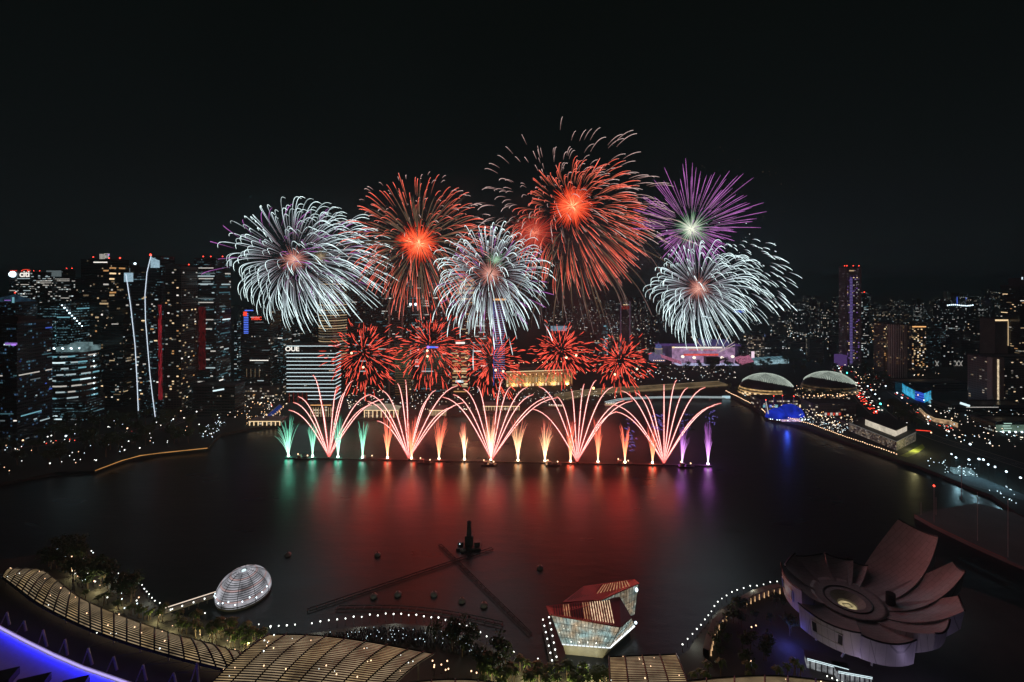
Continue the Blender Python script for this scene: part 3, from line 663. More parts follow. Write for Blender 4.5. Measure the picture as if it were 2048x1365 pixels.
# -- domed gallery, long court and the parade stage beside it
r = empty('domed_court', (PXW(1317, 1090), 1090, 3)); tag(r, 'old courthouse with a blue-lit dome on a columned drum', 'courthouse')
sc = 1090 / FPX
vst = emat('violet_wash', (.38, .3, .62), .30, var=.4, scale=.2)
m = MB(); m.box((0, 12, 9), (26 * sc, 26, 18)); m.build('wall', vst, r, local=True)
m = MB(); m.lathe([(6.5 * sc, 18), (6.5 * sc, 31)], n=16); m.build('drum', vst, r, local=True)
for k in range(10):
    a = R(180 + k * 20); m = MB(); m.lathe([(.6, 18), (.6, 31)], (7 * sc * math.cos(a), 7 * sc * math.sin(a), 0), 6); m.build('column', M['white_dim'], r, local=True)
m = MB(); m.lathe([(7.4 * sc, 31), (7.4 * sc, 32.4), (6.6 * sc, 32.4)], n=18); m.build('cornice_light', M['warm_mid'], r, local=True)
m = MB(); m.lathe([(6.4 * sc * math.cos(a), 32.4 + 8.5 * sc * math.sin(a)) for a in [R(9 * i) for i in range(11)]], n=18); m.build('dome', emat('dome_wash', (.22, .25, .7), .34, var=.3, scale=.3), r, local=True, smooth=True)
m = MB(); m.lathe([(1.1, 42), (1.1, 46), (.1, 49)], n=8); m.build('lantern', M['violet_dim'], r, local=True)
for k in range(6): m = MB(); m.ball((-10 * sc + k * 4 * sc, -2, 3), 1.0, 6); m.build('lamp', M['lamp_warm'], r, local=True)
r = empty('long_court', (PXW(1400, 1130), 1130, 3)); tag(r, 'long low violet-lit courthouse wing behind the parade stage', 'courthouse')
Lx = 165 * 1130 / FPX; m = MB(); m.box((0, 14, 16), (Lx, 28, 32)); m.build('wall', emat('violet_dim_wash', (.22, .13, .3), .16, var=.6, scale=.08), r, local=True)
m = MB(); m.box((0, 14, 33), (Lx + 3, 30, 2)); m.build('cornice', M['violet_dim'], r, local=True)
for k in range(16): m = MB(); m.lathe([(1.0, 16), (1.0, 30)], (12 + k * 3.6, -1.4, 0), 6); m.build('column', M['violet_dim'], r, local=True)
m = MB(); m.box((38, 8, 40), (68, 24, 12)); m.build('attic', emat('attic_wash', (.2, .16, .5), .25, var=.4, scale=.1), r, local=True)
# stage
r = empty('parade_stage', (PXW(1412, 1050), 1050, 3)); tag(r, 'huge parade stage glowing pink and violet with a white roof truss', 'stage')
k1 = 1050 / FPX
def sx(px): return (px - 1412) * k1
def sz(py): return PYZ(py, 1050) - 3
m = MB(); m.box((0, 14, sz(697) / 2), (sx(1455) - sx(1328), 2, sz(697))); m.build('back_wall', emat('painted_stage_glow', (.62, .36, .62), .55, var=.5, scale=.08), r, local=True)  # stage light on the wall painted in as emission
for a, b, t0, t1, mk in ((1349, 1445, 694.5, 696.5, 'white_hot'), (1372, 1446, 697.5, 699, 'white_mid'), (1345, 1350, 694, 697, 'warm_hot')):
    m = MB(); m.box(((sx(a) + sx(b)) / 2, 2, (sz(t0) + sz(t1)) / 2), (sx(b) - sx(a), 2, sz(t0) - sz(t1))); m.build('roof_truss_light', M[mk], r, local=True)
redtxt = emat('stage_red', (1, .12, .1), .8, var=.4, scale=.25)
m = MB(); m.box((sx(1406), 11, sz(711.5)), (sx(1442) - sx(1372), 1, 4.5)); m.build('red_led_band', redtxt, r, local=True)
for a, b in ((1383, 1403), (1412, 1436)):
    for k in range(8): m = MB(); m.box((sx(a + (b - a) * k / 7), 11, sz(701.6)), (1.6, 1, 2.6)); m.build('red_led_tile', redtxt, r, local=True)
m = MB(); m.ball((sx(1407.5), 10, sz(701.5)), 2.6, 8); m.build('emblem', M['white_mid'], r, local=True)
m = MB(); m.box((sx(1421), -6, sz(720)), (sx(1435) - sx(1408), 14, 17)); m.build('control_tower', M['dark_metal'], r, local=True)
m = MB(); m.box((sx(1412), -2, 1), (sx(1476) - sx(1355), 24, 2)); m.build('stage_floor', emat('stage_floor_glow', (.6, .62, .95), .75, var=.5, scale=.1), r, local=True)
for px in (1366, 1389, 1445, 1466): m = MB(); m.ball((sx(px), 2, sz(714 if px in (1366, 1466) else 716)), 4.2, 8, sz=.8); m.build('flood_lamp', emat('flood_glow', (1, .85, .72), 1.6), r, local=True)
crowd = emat('painted_seating_glow', (.95, .3, .5), .38, var=.95, scale=.6)  # pink light on the seating painted as speckled emission
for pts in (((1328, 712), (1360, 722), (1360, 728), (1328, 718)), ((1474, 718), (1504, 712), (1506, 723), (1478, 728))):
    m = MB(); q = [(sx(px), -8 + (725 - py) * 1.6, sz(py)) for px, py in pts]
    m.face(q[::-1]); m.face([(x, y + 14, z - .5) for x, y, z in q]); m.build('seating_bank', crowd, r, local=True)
m = MB(); m.box((sx(1503), -6, sz(709)), (6.5, 1.2, 15)); m.build('video_screen', emat('screen_pink', (1, .75, .9), 1.1), r, local=True)
for k in range(11): m = MB(); m.box((sx(1362 + k * 11), -12, 7), (.8, .8, 14)); m.build('mast', M['dark_metal'], r, local=True)
for (a, b), (c_, d_) in (((1408, 697), (1382, 674)), ((1403, 696), (1388, 672)), ((1413, 695), (1404, 672)), ((1431, 695), (1441, 668)), ((1443, 696), (1459, 672)), ((1436, 706), (1469, 684)), ((1440, 704), (1470, 690))):
    m = MB(); m.tube([(sx(a), 0, sz(b)), (sx(c_), 0, sz(d_))], [.35, .6], 4); m.build('pyro_jet', emat('pyro', (1, .85, .72), .75), r, local=True)
r = empty('glass_shed', tuple(G(1543, 728))); tag(r, 'long glass-roofed shed glowing pale cyan beside the parade stage', 'shed')
q0 = G(1508, 731); q1 = G(1578, 727); m = MB(); a = q0 + Vector((0, 0, 10)); b = q1 + Vector((0, 0, 10))
m.face([a, b, b + Vector((0, 26, 3)), a + Vector((0, 26, 3))]); m.build('glass_roof', emat('cyan_roof', (.25, .5, .6), .4, var=.4, scale=.12), r)
m = MB(); m.face([q0, q1, b, a]); m.build('glass_wall', emat('cyan_wall', (.5, .8, .9), .5, var=.5, scale=.2), r)
for k in range(9): m = MB(); t = k / 8; m.tube([a.lerp(b, t) + Vector((0, -.2, .2)), a.lerp(b, t) + Vector((0, 26, 3.2))], .5, 4); m.build('rafter', M['dark_metal'], r)

# -- the two spiky shell domes
def shell_dome(cx, cy_, d, rx, ry, rz, label, gold):
    c = Vector((PXW(cx, d), d, 3)); r = empty('shell_dome', c); tag(r, label, 'concert hall')
    def S(a, e, k=1.0): return Vector((rx * k * math.cos(e) * math.cos(a), ry * k * math.cos(e) * math.sin(a), rz * k * math.sin(e)))
    m = MB(); m.lathe([(math.cos(R(e)), rz * math.sin(R(e))) for e in range(0, 91, 6)], n=48, sx=rx, sy=ry)
    N = NT('dome_glass'); b = N.n('BsdfPrincipled'); b.inputs['Base Color'].default_value = (.03, .026, .022, 1); b.inputs['Roughness'].default_value = .35
    tc = N.n('TexCoord'); se = N.n('SeparateXYZ'); N.l(tc.outputs['Object'], se.inputs[0])
    nz = N.n('TexNoise'); nz.inputs['Scale'].default_value = .22; nz.inputs['Detail'].default_value = 4; N.l(tc.outputs['Object'], nz.inputs['Vector'])
    fl = N.math('GREATER_THAN', N.math('FRACT', N.math('DIVIDE', se.outputs[2], 4.2)), .45)
    low = N.math('LESS_THAN', se.outputs[2], rz * .42)
    fx = N.math('LESS_THAN', se.outputs[0], rx * .2 if gold else rx * 2)
    k = N.math('MULTIPLY', N.math('MULTIPLY', fl, low), N.math('MULTIPLY', fx, N.math('POWER', nz.outputs[0], 2.0)))
    b.inputs['Emission Color'].default_value = (1, .62, .25, 1); N.l(N.math('MULTIPLY', k, 2.0 if gold else .22), b.inputs['Emission Strength']); N.l(b.outputs[0], N.out.inputs['Surface']); N.mat.cycles.emission_sampling = 'NONE'
    m.build('glass_skirt', N.mat, r, local=True, smooth=True)
    # sunshade cap: small raised triangular hoods, light and shade painted per face
    m = MB(); na, ne = 66, 30
    for i in range(na):
        for j in range(ne):
            a0, a1 = 2 * PI * i / na, 2 * PI * (i + 1) / na; e0, e1 = R(14 + 76 * j / ne), R(14 + 76 * (j + 1) / ne)
            mid = S((a0 + a1) / 2, (e0 + e1) / 2)
            edge = .40 + .30 * math.cos((a0 + a1) / 2 - R(20)) * (1 if mid.x > 0 else .4) - .16 * (mid.y / ry)
            edge = .60 - .24 * mid.x / rx + .10 * max(0, -mid.y / ry) - .45 * max(0, mid.y / ry)
            if mid.z / rz < edge: continue
            p00, p10, p11, p01 = S(a0, e0, 1.012), S(a1, e0, 1.012), S(a1, e1, 1.012), S(a0, e1, 1.012); ap = mid * 1.06
            m.face([p00, p10, ap], 1); m.face([p10, p11, ap], 0); m.face([p11, p01, ap], 0); m.face([p01, p00, ap], 0)
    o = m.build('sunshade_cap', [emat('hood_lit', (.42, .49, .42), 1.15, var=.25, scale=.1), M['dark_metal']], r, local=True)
    for k in range(16 if gold else 22):
        a = R(196 + k * (6 if gold else 7)); z = 5.5 if k % 2 else 2.5
        m = MB(); m.box((rx * .99 * math.cos(a), ry * .99 * math.sin(a), z), (3.6, 1.2, 2.2 if gold else 1.2), a + PI / 2); m.build('foyer_light', M['warm_hot'] if gold and k < 12 else M['warm_mid'], r, local=True)
    return r
shell_dome(1532, 790, 775, 46, 34, 33.5, 'spiky shell dome with a golden glass foyer near the water', True)
shell_dome(1657, 786, 792, 46, 34, 33.5, 'second spiky shell dome with a dark skirt closer to the avenue', False)
# -- outdoor theatre with blue sails
c = G(1565, 836); r = empty('tent_theatre', c); tag(r, 'outdoor theatre under blue-lit sail roofs with a white leaning mast', 'theatre')
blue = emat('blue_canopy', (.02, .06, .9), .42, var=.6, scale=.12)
for cx_, cy_, rx, ry, hz in ((-9, -4, 17, 12, 13), (14, 6, 20, 14, 16)):
    m = MB(); m.lathe([(math.cos(R(e)), 2 + hz * math.sin(R(e)) ** 1.3) for e in range(0, 91, 9)], (cx_, cy_, 0), 24, sx=rx, sy=ry); m.build('sail_roof', blue, r, local=True, smooth=True)
m = MB(); m.box((2, -14, 1.2), (26, 8, 2.4)); m.build('stage', emat('stage_pink', (.8, .55, .9), .6, var=.8, scale=.3), r, local=True)
m = MB(); m.tube([(-22, -6, 0), (-26, -4, 26)], [.9, .4], 6); m.build('mast', M['white_mid'], r, local=True)
for x, y in ((-26, -4), (-2, 18), (12, 20), (26, 16)):
    m = MB(); m.tube([(x, y, 4), (x, y, 25)], .4, 5); m.build('mast', M['pale_metal'], r, local=True); m = MB(); m.ball((x, y, 26.4), .7, 6); m.build('mast_light', M['lamp_red'], r, local=True)
for k in range(16):
    m = MB(); m.ball((-24 + k * 3.4 + random.random(), -16 - random.random() * 4 + abs(k - 8) * .8, 1.6), .7, 6); m.build('stage_lamp', M['lamp_cool'], r, local=True)
l = bpy.data.lights.new('stage_floodlight', 'POINT'); l.color = (.05, .12, 1); l.energy = 9000; l.shadow_soft_size = 2; o = bpy.data.objects.new('stage_floodlight', l); COL.objects.link(o); o.parent = r; o.location = (-8, -24, 12)
# low arts buildings behind the theatre
for a, b, t, base, fm, lab in ((1520, 1605, 800, 822, 'low', 'low annexe with a few blue and amber windows behind the blue sail roofs'), (1625, 1712, 808, 834, 'low', 'brown flat-roofed arts block with a row of pink windows'), (1610, 1700, 792, 800, 'low', 'rounded terrace restaurant ringed with warm lamps below the second dome'),
                               (1700, 1760, 850, 862, 'dark', 'long flat grey shed roof before the lantern hall')):
    d = G(a, base).y; r, w, d_, h = tower(a, b, t, d, 26, fm, lab, 'low_building', 'building', crown=1)
    if 'pink' in lab:
        for k in range(6): panel(r, 'window', -w * .2 + k * 4, -d_ / 2 - .3, 4, 3, 3.6, 'red_mid' if k % 2 else 'white_mid')
    if 'annexe' in lab:
        for k in range(7): panel(r, 'window', -w * .4 + k * 9, -d_ / 2 - .3, 7, 4, 4, random.choice(('cyan_mid', 'amber_mid', 'blue_mid', 'warm_hot')))
    if 'terrace' in lab:
        for k in range(14): m = MB(); m.ball((-w * .48 + k * w * .07, -d_ / 2 - 3 + 4 * math.cos(k), h + 1.2), .9, 6); m.build('terrace_lamp', M['lamp_warm'], r, local=True)
# lantern hall by the promenade
d0 = G(1786, 905).y
A = [G(1698, 862), G(1793, 902), G(1832, 882), G(1745, 848)]
c = sum(A, Vector()) / 4; r = empty('lantern_hall', c); tag(r, 'flat-roofed hall with latticed glowing walls and a bright clerestory band', 'hall')
def ring(S, z0, z1, mats, name, k=1.0, dx=0, dy=0, open_top=False):
    pp = [(c.x + (p.x - c.x) * k + dx, c.y + (p.y - c.y) * k + dy) for p in S]
    m = MB(); m.prism(pp, z0, z1, 0, 1); m.build(name, mats, r); return pp
lat = facade('lattice_wall', (.12, .11, .1), 1.6, 1.9, .75, WHITE, WARM, .34, .1, rough=.6, lo=.2, hi=.9)
low = ring(A, 3, 13, [lat, M['roof']], 'wall')
up = ring(A, 13.05, 21, [emat('clerestory', (1, .88, .7), .62, var=.25, scale=.15), M['roof']], 'clerestory', .62, 4, -1)
ring(A, 21.05, 22.2, [M['roof'], M['roof']], 'roof', .70, 4, -1)
for i in range(2):
    a, b = Vector(low[i] + (13.4,)), Vector(low[i + 1] + (13.4,)); m = MB(); m.tube([a, b], .4, 4); m.build('eave', M['white_dim'], r)
m = MB(); a = Vector(low[2] + (16,)); m.tube([a, a + Vector((14, -4, 0))], .5, 4); m.build('red_light_line', M['red_hot'], r)
m = MB(); q = [G(1800, 912), G(1815, 905), G(1845, 888), G(1850, 896), G(1838, 905), G(1815, 915)]; m.face([p + Vector((0, 0, .05)) for p in q]); o = m.build('lawn', pmat('lit_lawn', (.2, .25, .05), .9, scale=.4, var=.6)); tag(o, kind='structure')
l = bpy.data.lights.new('lawn_lamp', 'POINT'); l.color = (1, .9, .4); l.energy = 9000; o = bpy.data.objects.new('lawn_lamp', l); COL.objects.link(o); o.location = G(1828, 902) + Vector((0, 0, 7))

# -- tall round hotel tower with violet glow
r, w, d_, h = tower(1690, 1722, 535, 1040, 20, 'pink', 'tallest tower on the east side, a slender hotel washed violet up its middle', 'hotel_tower', 'hotel', crown=1)
for s, (u0, u1) in enumerate(((-.5, -.38), (.40, .5))):
    m = MB(); m.box(((u0 + u1) / 2 * w, -d_ / 2 - .6, h / 2), ((u1 - u0) * w, 1.4, h)); m.build('pier', pmat('pier_stone', (.3, .27, .3), .8, scale=.1), r, local=True)
vg = NT('violet_column'); e = vg.n('Emission'); tc = vg.n('TexCoord'); se = vg.n('SeparateXYZ'); vg.l(tc.outputs['Object'], se.inputs[0])
e.inputs['Color'].default_value = (.42, .30, .95, 1)
fz = vg.math('GREATER_THAN', vg.math('FRACT', vg.math('DIVIDE', se.outputs[2], 3.5)), .35)
vg.l(vg.math('MULTIPLY', fz, .30), e.inputs['Strength']); vg.l(e.outputs[0], vg.out.inputs['Surface']); vg.mat.cycles.emission_sampling = 'NONE'
m = MB(); m.box((-w * .12, -d_ / 2 - .2, h * .46), (w * .17, .5, h * .88)); m.build('light_shaft', vg.mat, r, local=True)
windows(r, w * .8, d_, h, 'fr', 3.4, 3.5, .2, 1, P_PINK, 12, h - 16, 100, .4)
for x in (-.45, -.3, .1, .45): beacon(r, w * x, -d_ * .3, h + 3, r=1.0)
panel(r, 'light_strip', -w * .1, -d_ / 2 - .7, h - 8, w * .3, 2.4, 'warm_mid')
m = MB(); m.box((0, 0, h + 1.5), (w * 1.04, d_ * 1.04, 1.4)); m.build('roof_slab', M['concrete'], r, local=True)
m = MB(); m.box((-w * .7, -6, 12), (16, 20, 24)); m.build('podium', M['violet_dim'], r, local=True)
r, w, d_, h = tower(1722, 1738, 590, 1120, 30, 'farcool', 'tower with three red beacons beside the violet hotel', 'office_tower', crown=1, win=V(faces='fr', bw=3, fh=4, p=.1, run=2, pal=P_OFFICE, cap=40))
for x in (-.4, .1, .5): beacon(r, w * x, 0, h + 4 + x * 3, r=1.1)
for a, b, t, d, lab, nm, sh in ((1768, 1790, 647, 900, 'amber-windowed hotel slab just behind the white cylindrical hotel', 'hotel', 'box'), (1787, 1822, 650, 880, 'pale cylindrical hotel with rows of warm windows', 'hotel', 'round'), (1824, 1852, 652, 960, 'hotel block crowned by a bright amber roof line', 'hotel', 'box')):
    r, w, d_, h = tower(a, b, t, d, 26, 'hotel', lab, nm, 'hotel', crown=1, shape=sh, win=V(faces='f', bw=3.6, fh=3.5, p=.2 if sh == 'box' else 0, run=1, pal=P_HOTEL, cap=80, hh=.55))
    if sh == 'round':
        for k in range(15):
            an = R(184 + k * 12.4); m = MB(); m.box(((w / 2 + .3) * math.cos(an), (d_ / 2 + .3) * math.sin(an), h / 2), (.5, 1.4, h), an); m.build('fin', M['white_paint'], r, local=True)
    if 'amber roof' in lab: panel(r, 'roof_light', 0, -d_ / 2 - .3, h - 2, w * .98, 2.4, 'amber_hot')
# needle memorial
c = G(1790, 733); r = empty('needle_memorial', c); tag(r, 'white needle-shaped memorial of four tapering pillars', 'monument')
for a, b in ((-2, -2), (2, -2), (2, 2), (-2, 2)):
    m = MB(); m.box((a, b, 22), (3, 3, 44), 0, 0, .35); m.build('pillar', emat('needle_wash', (.45, .6, .72), .42, var=.2, scale=.2), r, local=True)
m = MB(); m.box((0, 0, .8), (12, 12, 1.6)); m.build('plinth', M['concrete'], r, local=True)
# wide hotel slab at the east edge
r, w, d_, h = tower(1974, 2150, 715, 700, 30, 'slab', 'wide hotel slab full of warm windows with a white end pillar', 'hotel', 'hotel', crown=1, win=V(faces='f', bw=3.4, fh=3.5, p=.06, run=1, pal=P_HOTEL + [('white_mid', 6)], cap=100, hh=.38))
m = MB(); m.box((-w / 2 + 9, -d_ / 2 - 4, h / 2), (18, 8, h + 2)); m.build('end_pillar', pmat('pale_end', (.38, .33, .31), .8, scale=.1), r, local=True)
m = MB(); m.box((-w / 2 + 8.5, -d_ / 2 - 8.3, h / 2), (2.2, .6, h * .95)); m.build('stair_light', emat('stair_glow', (1, .78, .5), .8, var=.5, scale=.5), r, local=True)
panel(r, 'roof_sign', -w / 2 + 22, -d_ / 2 - .4, h - 4, 8, 2.6, 'cool_mid')
# dark tower at the far east edge
r, w, d_, h = tower(2040, 2140, 572, 900, 36, 'dark', 'dark stepped tower with a row of five white crown lights', crown=1, win=V(faces='fl', bw=3.4, fh=4.2, p=.05, run=2, pal=P_WARM, cap=70))
m = MB(); m.box((w * .04, 0, h + 8), (w * .84, d_ * .8, 16)); m.build('crown_block', M['dark_concrete'], r, local=True)
for k in range(5): panel(r, 'crown_light', -w * .42 + k * 8, -d_ * .4 - .4, h + 15, 2.4, 5, 'cool_hot')
m = MB(); m.box((w * .1, 0, h + 24), (w * .5, d_ * .5, 16)); m.build('crown_block', M['dark_concrete'], r, local=True); panel(r, 'crown_light', -w * .1, -d_ * .25 - .3, h + 28, 2, 6, 'cool_hot'); beacon(r, -w * .12, 0, h + 36, r=2)
r, w, d_, h = tower(1990, 2016, 638, 920, 30, pmat('grey_slab', (.2, .2, .19), .8, scale=.08), 'blank grey slab with a bright cream cornice beside the dark stepped tower', 'slab_block', 'building', crown=1)
panel(r, 'cornice_light', 0, -d_ / 2 - .3, h - 3, w, 3, 'warm_hot'); panel(r, 'cornice_light', w * .5, -d_ / 2 - .3, h - 30, 2, 50, 'warm_mid')
for k in range(9): link('window', unit_window('white_mid'), r, (-w * .4 + k * w * .1, -d_ / 2 - .1, 8 + (k % 3) * 5), 0, (3, 1, 1.6))
# cyan-lit mall, curved glass wing, other low blocks to the east
c = G(1830, 800); r = empty('cyan_mall', c); tag(r, 'low mall front glowing cyan and deep blue along the street', 'mall')
pts = [(1797, 778), (1812, 790), (1830, 800), (1848, 806), (1862, 800)]
for k, (a, b) in enumerate(zip(pts, pts[1:])):
    p, q = G(*a), G(*b); m = MB(); up = Vector((0, 0, 15)); m.face([p, q, q + up, p + up]); bk = Vector((12, 22, 0)); m.face([p + up, q + up, q + up + bk, p + up + bk], 1)
    m.build('glass_front', [emat('mall_cyan', (.05, .55, .95), .6, var=.8, scale=.12) if k != 2 else emat('mall_blue', (.03, .12, .9), .5, var=.6, scale=.12), M['roof']], r)
    for z in (4, 8, 12): m = MB(); m.tube([p + Vector((0, -.3, z)), q + Vector((0, -.3, z))], .35, 4); m.build('light_line', M['cyan_mid'] if k != 2 else M['blue_hot'], r)
m = MB(); q = [G(1862, 798), G(1880, 812), G(1876, 815), G(1856, 806)]; m.face([p + Vector((0, 0, 1)) for p in q]); m.build('lit_forecourt', M['cyan_mid'], r)
for a, b, t, base, lab, mk in ((1790, 1940, 765, 784, 'long dark exhibition hall roof behind the cyan mall', None), (1900, 2060, 812, 826, 'broad dark mall roof carrying one white roof sign', 'sign'), (1990, 2100, 846, 866, 'low green-lit service block with zigzag stair lights', 'green'), (1868, 1934, 722, 734, 'low pavilion with white zigzag trusses lit from below', 'zig')):
    d = G(a, base).y; r, w, d_, h = tower(a, b, t, d, 30, 'dark', lab, 'low_building', 'building', crown=1)
    if mk == 'sign': panel(r, 'roof_sign', -w * .42 + 12, -d_ / 2 - .4, h + 2, 15, 3.2, 'cool_hot').rotation_euler = (0, R(18), 0); panel(r, 'light_strip', -w * .1, -d_ / 2 - .4, h - 2, w * .4, .8, 'white_mid')
    if mk == 'green':
        panel(r, 'lit_wall', 0, -d_ / 2 - .3, h * .45, w * .98, h * .7, 'green_dim').data.materials[0] = emat('green_wall', (.35, .55, .42), .28, var=.5, scale=.1)
        for k in range(4): panel(r, 'stair_light', -w * .3 + (k % 2) * 1.5, -d_ / 2 - .6, 3 + k * 3, 10, .9, 'green_hot').data.materials[0] = emat('stair_green', (.65, 1, .85), .8)
        for k in range(6): m = MB(); m.ball((-w * .4 + k * 8, -d_ / 2 - 3, 2), 1.1, 6); m.build('lamp', M['lamp_cool'], r, local=True)
    if mk == 'zig':
        for k in range(7):
            for s in (-1, 1): m = MB(); x = -w * .42 + k * w * .12; m.tube([(x - s * 3, -d_ / 2 - 1, 2), (x + s * 4, -d_ / 2 - 1, 14)], .55, 4); m.build('truss', M['white_mid'], r, local=True)
# street-side arcade lit from below
c = G(1890, 852); r = empty('lit_arcade', c); tag(r, 'curving arcade of shopfronts glowing warm along the street bend', 'arcade')
pts = [(1838, 822), (1852, 836), (1870, 845), (1900, 850), (1916, 856)]
for k, (a, b) in enumerate(zip(pts, pts[1:])):
    p, q = G(*a), G(*b); up = Vector((0, 0, 5.5)); m = MB(); m.face([p, q, q + up, p + up]); m.face([p + up, q + up, q + up + Vector((6, 12, 0)), p + up + Vector((6, 12, 0))], 1)
    m.build('shopfront', [emat('shop_glow', (1, .62, .35), .38, var=.85, scale=.3), M['roof']], r); m = MB(); m.tube([p + up, q + up], .4, 4); m.build('eave_light', M['warm_mid'], r)
# -- background towers: each block is a thing with its windows as facade pattern
def blocks(n, xr, tr, dr, wr, fm, word, where, seed):
    rr = random.Random(seed)
    for k in range(n):
        a = rr.uniform(*xr); d = rr.uniform(*dr); t = rr.uniform(*tr); ww = rr.uniform(*wr); h = PYZ(t, d) - 3
        if h < 12: h = 12 + rr.random() * 20
        w = ww * d / FPX; dep = w * rr.uniform(.5, .9)
        f = rr.choice(fm); m = MB(); m.box((0, 0, h / 2), (w, dep, h)); ph = rr.uniform(2, 6); m.box((w * rr.uniform(-.2, .2), 0, h + ph / 2 + .02), (w * .4, dep * .5, ph))
        o = link('distant_block', m.mesh('distant_block', F[f]), None, (PXW(a, d), d, 3), R(rr.uniform(-25, 25)))
        size = 'tall slim' if h > 2.2 * w else ('tall' if h > 1.4 * w else 'low wide')
        tag(o, f"{size} {word} block with {'warm' if f in ('far', 'low', 'warm') else 'cool'} windows {where}", 'building', f'{word} blocks {where}')
blocks(34, (1090, 1330), (588, 650), (1700, 3200), (10, 24), ['far', 'far', 'farcool'], 'distant', 'beyond the golden hotel', 1)
blocks(26, (1560, 1690), (590, 660), (1500, 3400), (10, 26), ['far', 'farcool'], 'distant', 'before the violet hotel tower', 2)
blocks(44, (1720, 2040), (580, 640), (1900, 3600), (9, 22), ['far', 'far', 'farcool'], 'distant', 'on the skyline beyond the hotels', 3)
blocks(24, (1840, 2000), (640, 690), (1000, 1300), (20, 40), ['far', 'farcool', 'dark', 'cool'], 'mid-distance', 'behind the needle memorial', 4)
blocks(12, (470, 640), (600, 660), (1100, 1900), (16, 30), ['dark', 'farcool', 'warm'], 'distant', 'behind the bank tower', 5)
blocks(20, (1160, 1320), (668, 700), (1100, 1500), (14, 34), ['far', 'low', 'dark'], 'low', 'between the golden hotel and the blue dome', 6)
blocks(22, (1460, 1680), (668, 702), (1050, 1500), (14, 36), ['far', 'low', 'farcool', 'dark'], 'low', 'behind the shell domes', 7)
blocks(18, (1320, 1560), (640, 690), (1400, 2200), (16, 30), ['far', 'dark', 'farcool'], 'distant', 'behind the parade stage', 8)
blocks(14, (10, 260), (575, 640), (1000, 1500), (14, 26), ['farcool', 'cool', 'dark'], 'distant', 'behind the logo tower', 9)
# named middle-distance pieces
r, w, d_, h = tower(1241, 1260, 612, 1250, 22, 'dark', 'dark narrow tower between two violet fins behind the low red bursts', crown=1)
for s in (-1, 1): m = MB(); m.box((s * w * .48, -d_ / 2 - .6, h / 2 + 6), (3.2, 2, h + 12)); m.build('fin', emat('fin_wash', (.3, .17, .28), .2), r, local=True)
panel(r, 'red_panel', 0, -d_ / 2 - .3, h - 5, w * .8, 10, 'red_dim'); panel(r, 'light_strip', 0, -d_ / 2 - .4, h + 3, w * .4, 2, 'warm_hot')
r, w, d_, h = tower(1101, 1134, 652, 1180, 24, 'dark', 'block with a big pale blue lit screen facing the bay', crown=1); panel(r, 'lit_screen', 0, -d_ / 2 - .3, h - 7, w * .98, 13, 'cyan_dim').data.materials[0] = emat('blue_screen', (.4, .62, .8), .4, var=.4, scale=.3)
r, w, d_, h = tower(1207, 1216, 645, 1150, 14, 'coolbusy', 'slender glass stair tower shining white-cyan above the road', crown=1, win=V(faces='f', bw=3, fh=4, p=.7, run=2, pal=P_CYAN + [('cool_hot', 4)], cap=30))
r, w, d_, h = tower(1402, 1424, 634, 1350, 40, 'coolbusy', 'tower under the white burst with two blue-white roof bars', crown=1)
for q in (0, 1): panel(r, 'roof_bar', -w * .2 + q * w * .4, -d_ / 2 - .3, h + 1 - q * 4, w * .5, 2.4, 'cool_hot')
r, w, d_, h = tower(1468, 1488, 618, 1300, 30, 'blue', 'blue-crowned tower right of the white burst core', crown=1); panel(r, 'roof_bar', 0, -d_ / 2 - .3, h - 2, w, 3, 'cool_hot'); panel(r, 'roof_bar', 0, -d_ / 2 - .3, h - 8, w, 6, 'blue_mid')
r = empty('church_spire', tuple(G(1526, 705))); tag(r, 'small church with a blue-lit spire near the shell domes', 'church'); m = MB(); m.box((0, 0, 8), (16, 26, 16)); m.build('nave', M['blue_dim'], r, local=True); m = MB(); m.box((0, -9, 14), (8, 8, 28)); m.lathe([(5, 28), (.1, 52)], (0, -9, 0), 8); m.build('spire', emat('spire_wash', (.35, .45, .9), .3), r, local=True)
r, w, d_, h = tower(1895, 1945, 612, 1700, 60, 'farcool', 'wide white-lit stadium roof on the skyline', 'stadium', 'stadium', crown=1)
for k in range(14): m = MB(); m.ball((-w * .5 + k * w / 13, -d_ / 2 - 1, h + 2 + 2 * math.sin(k * .5)), 2.2, 6); m.build('flood_lamp', M['lamp_cool'], r, local=True)
for px, t in ((1914, 586), (1932, 588)):
    r, w, d_, h = tower(px - 5, px + 5, t, 2300, 22, 'farcool', 'distant block edged with a vertical blue light line' + (' above the stadium roof' if px < 1920 else ', second from the stadium'), 'distant_block', 'building', crown=0); panel(r, 'light_line', 0, -d_ / 2 - .4, h * .55, 3.5, h * .6, 'blue_hot')
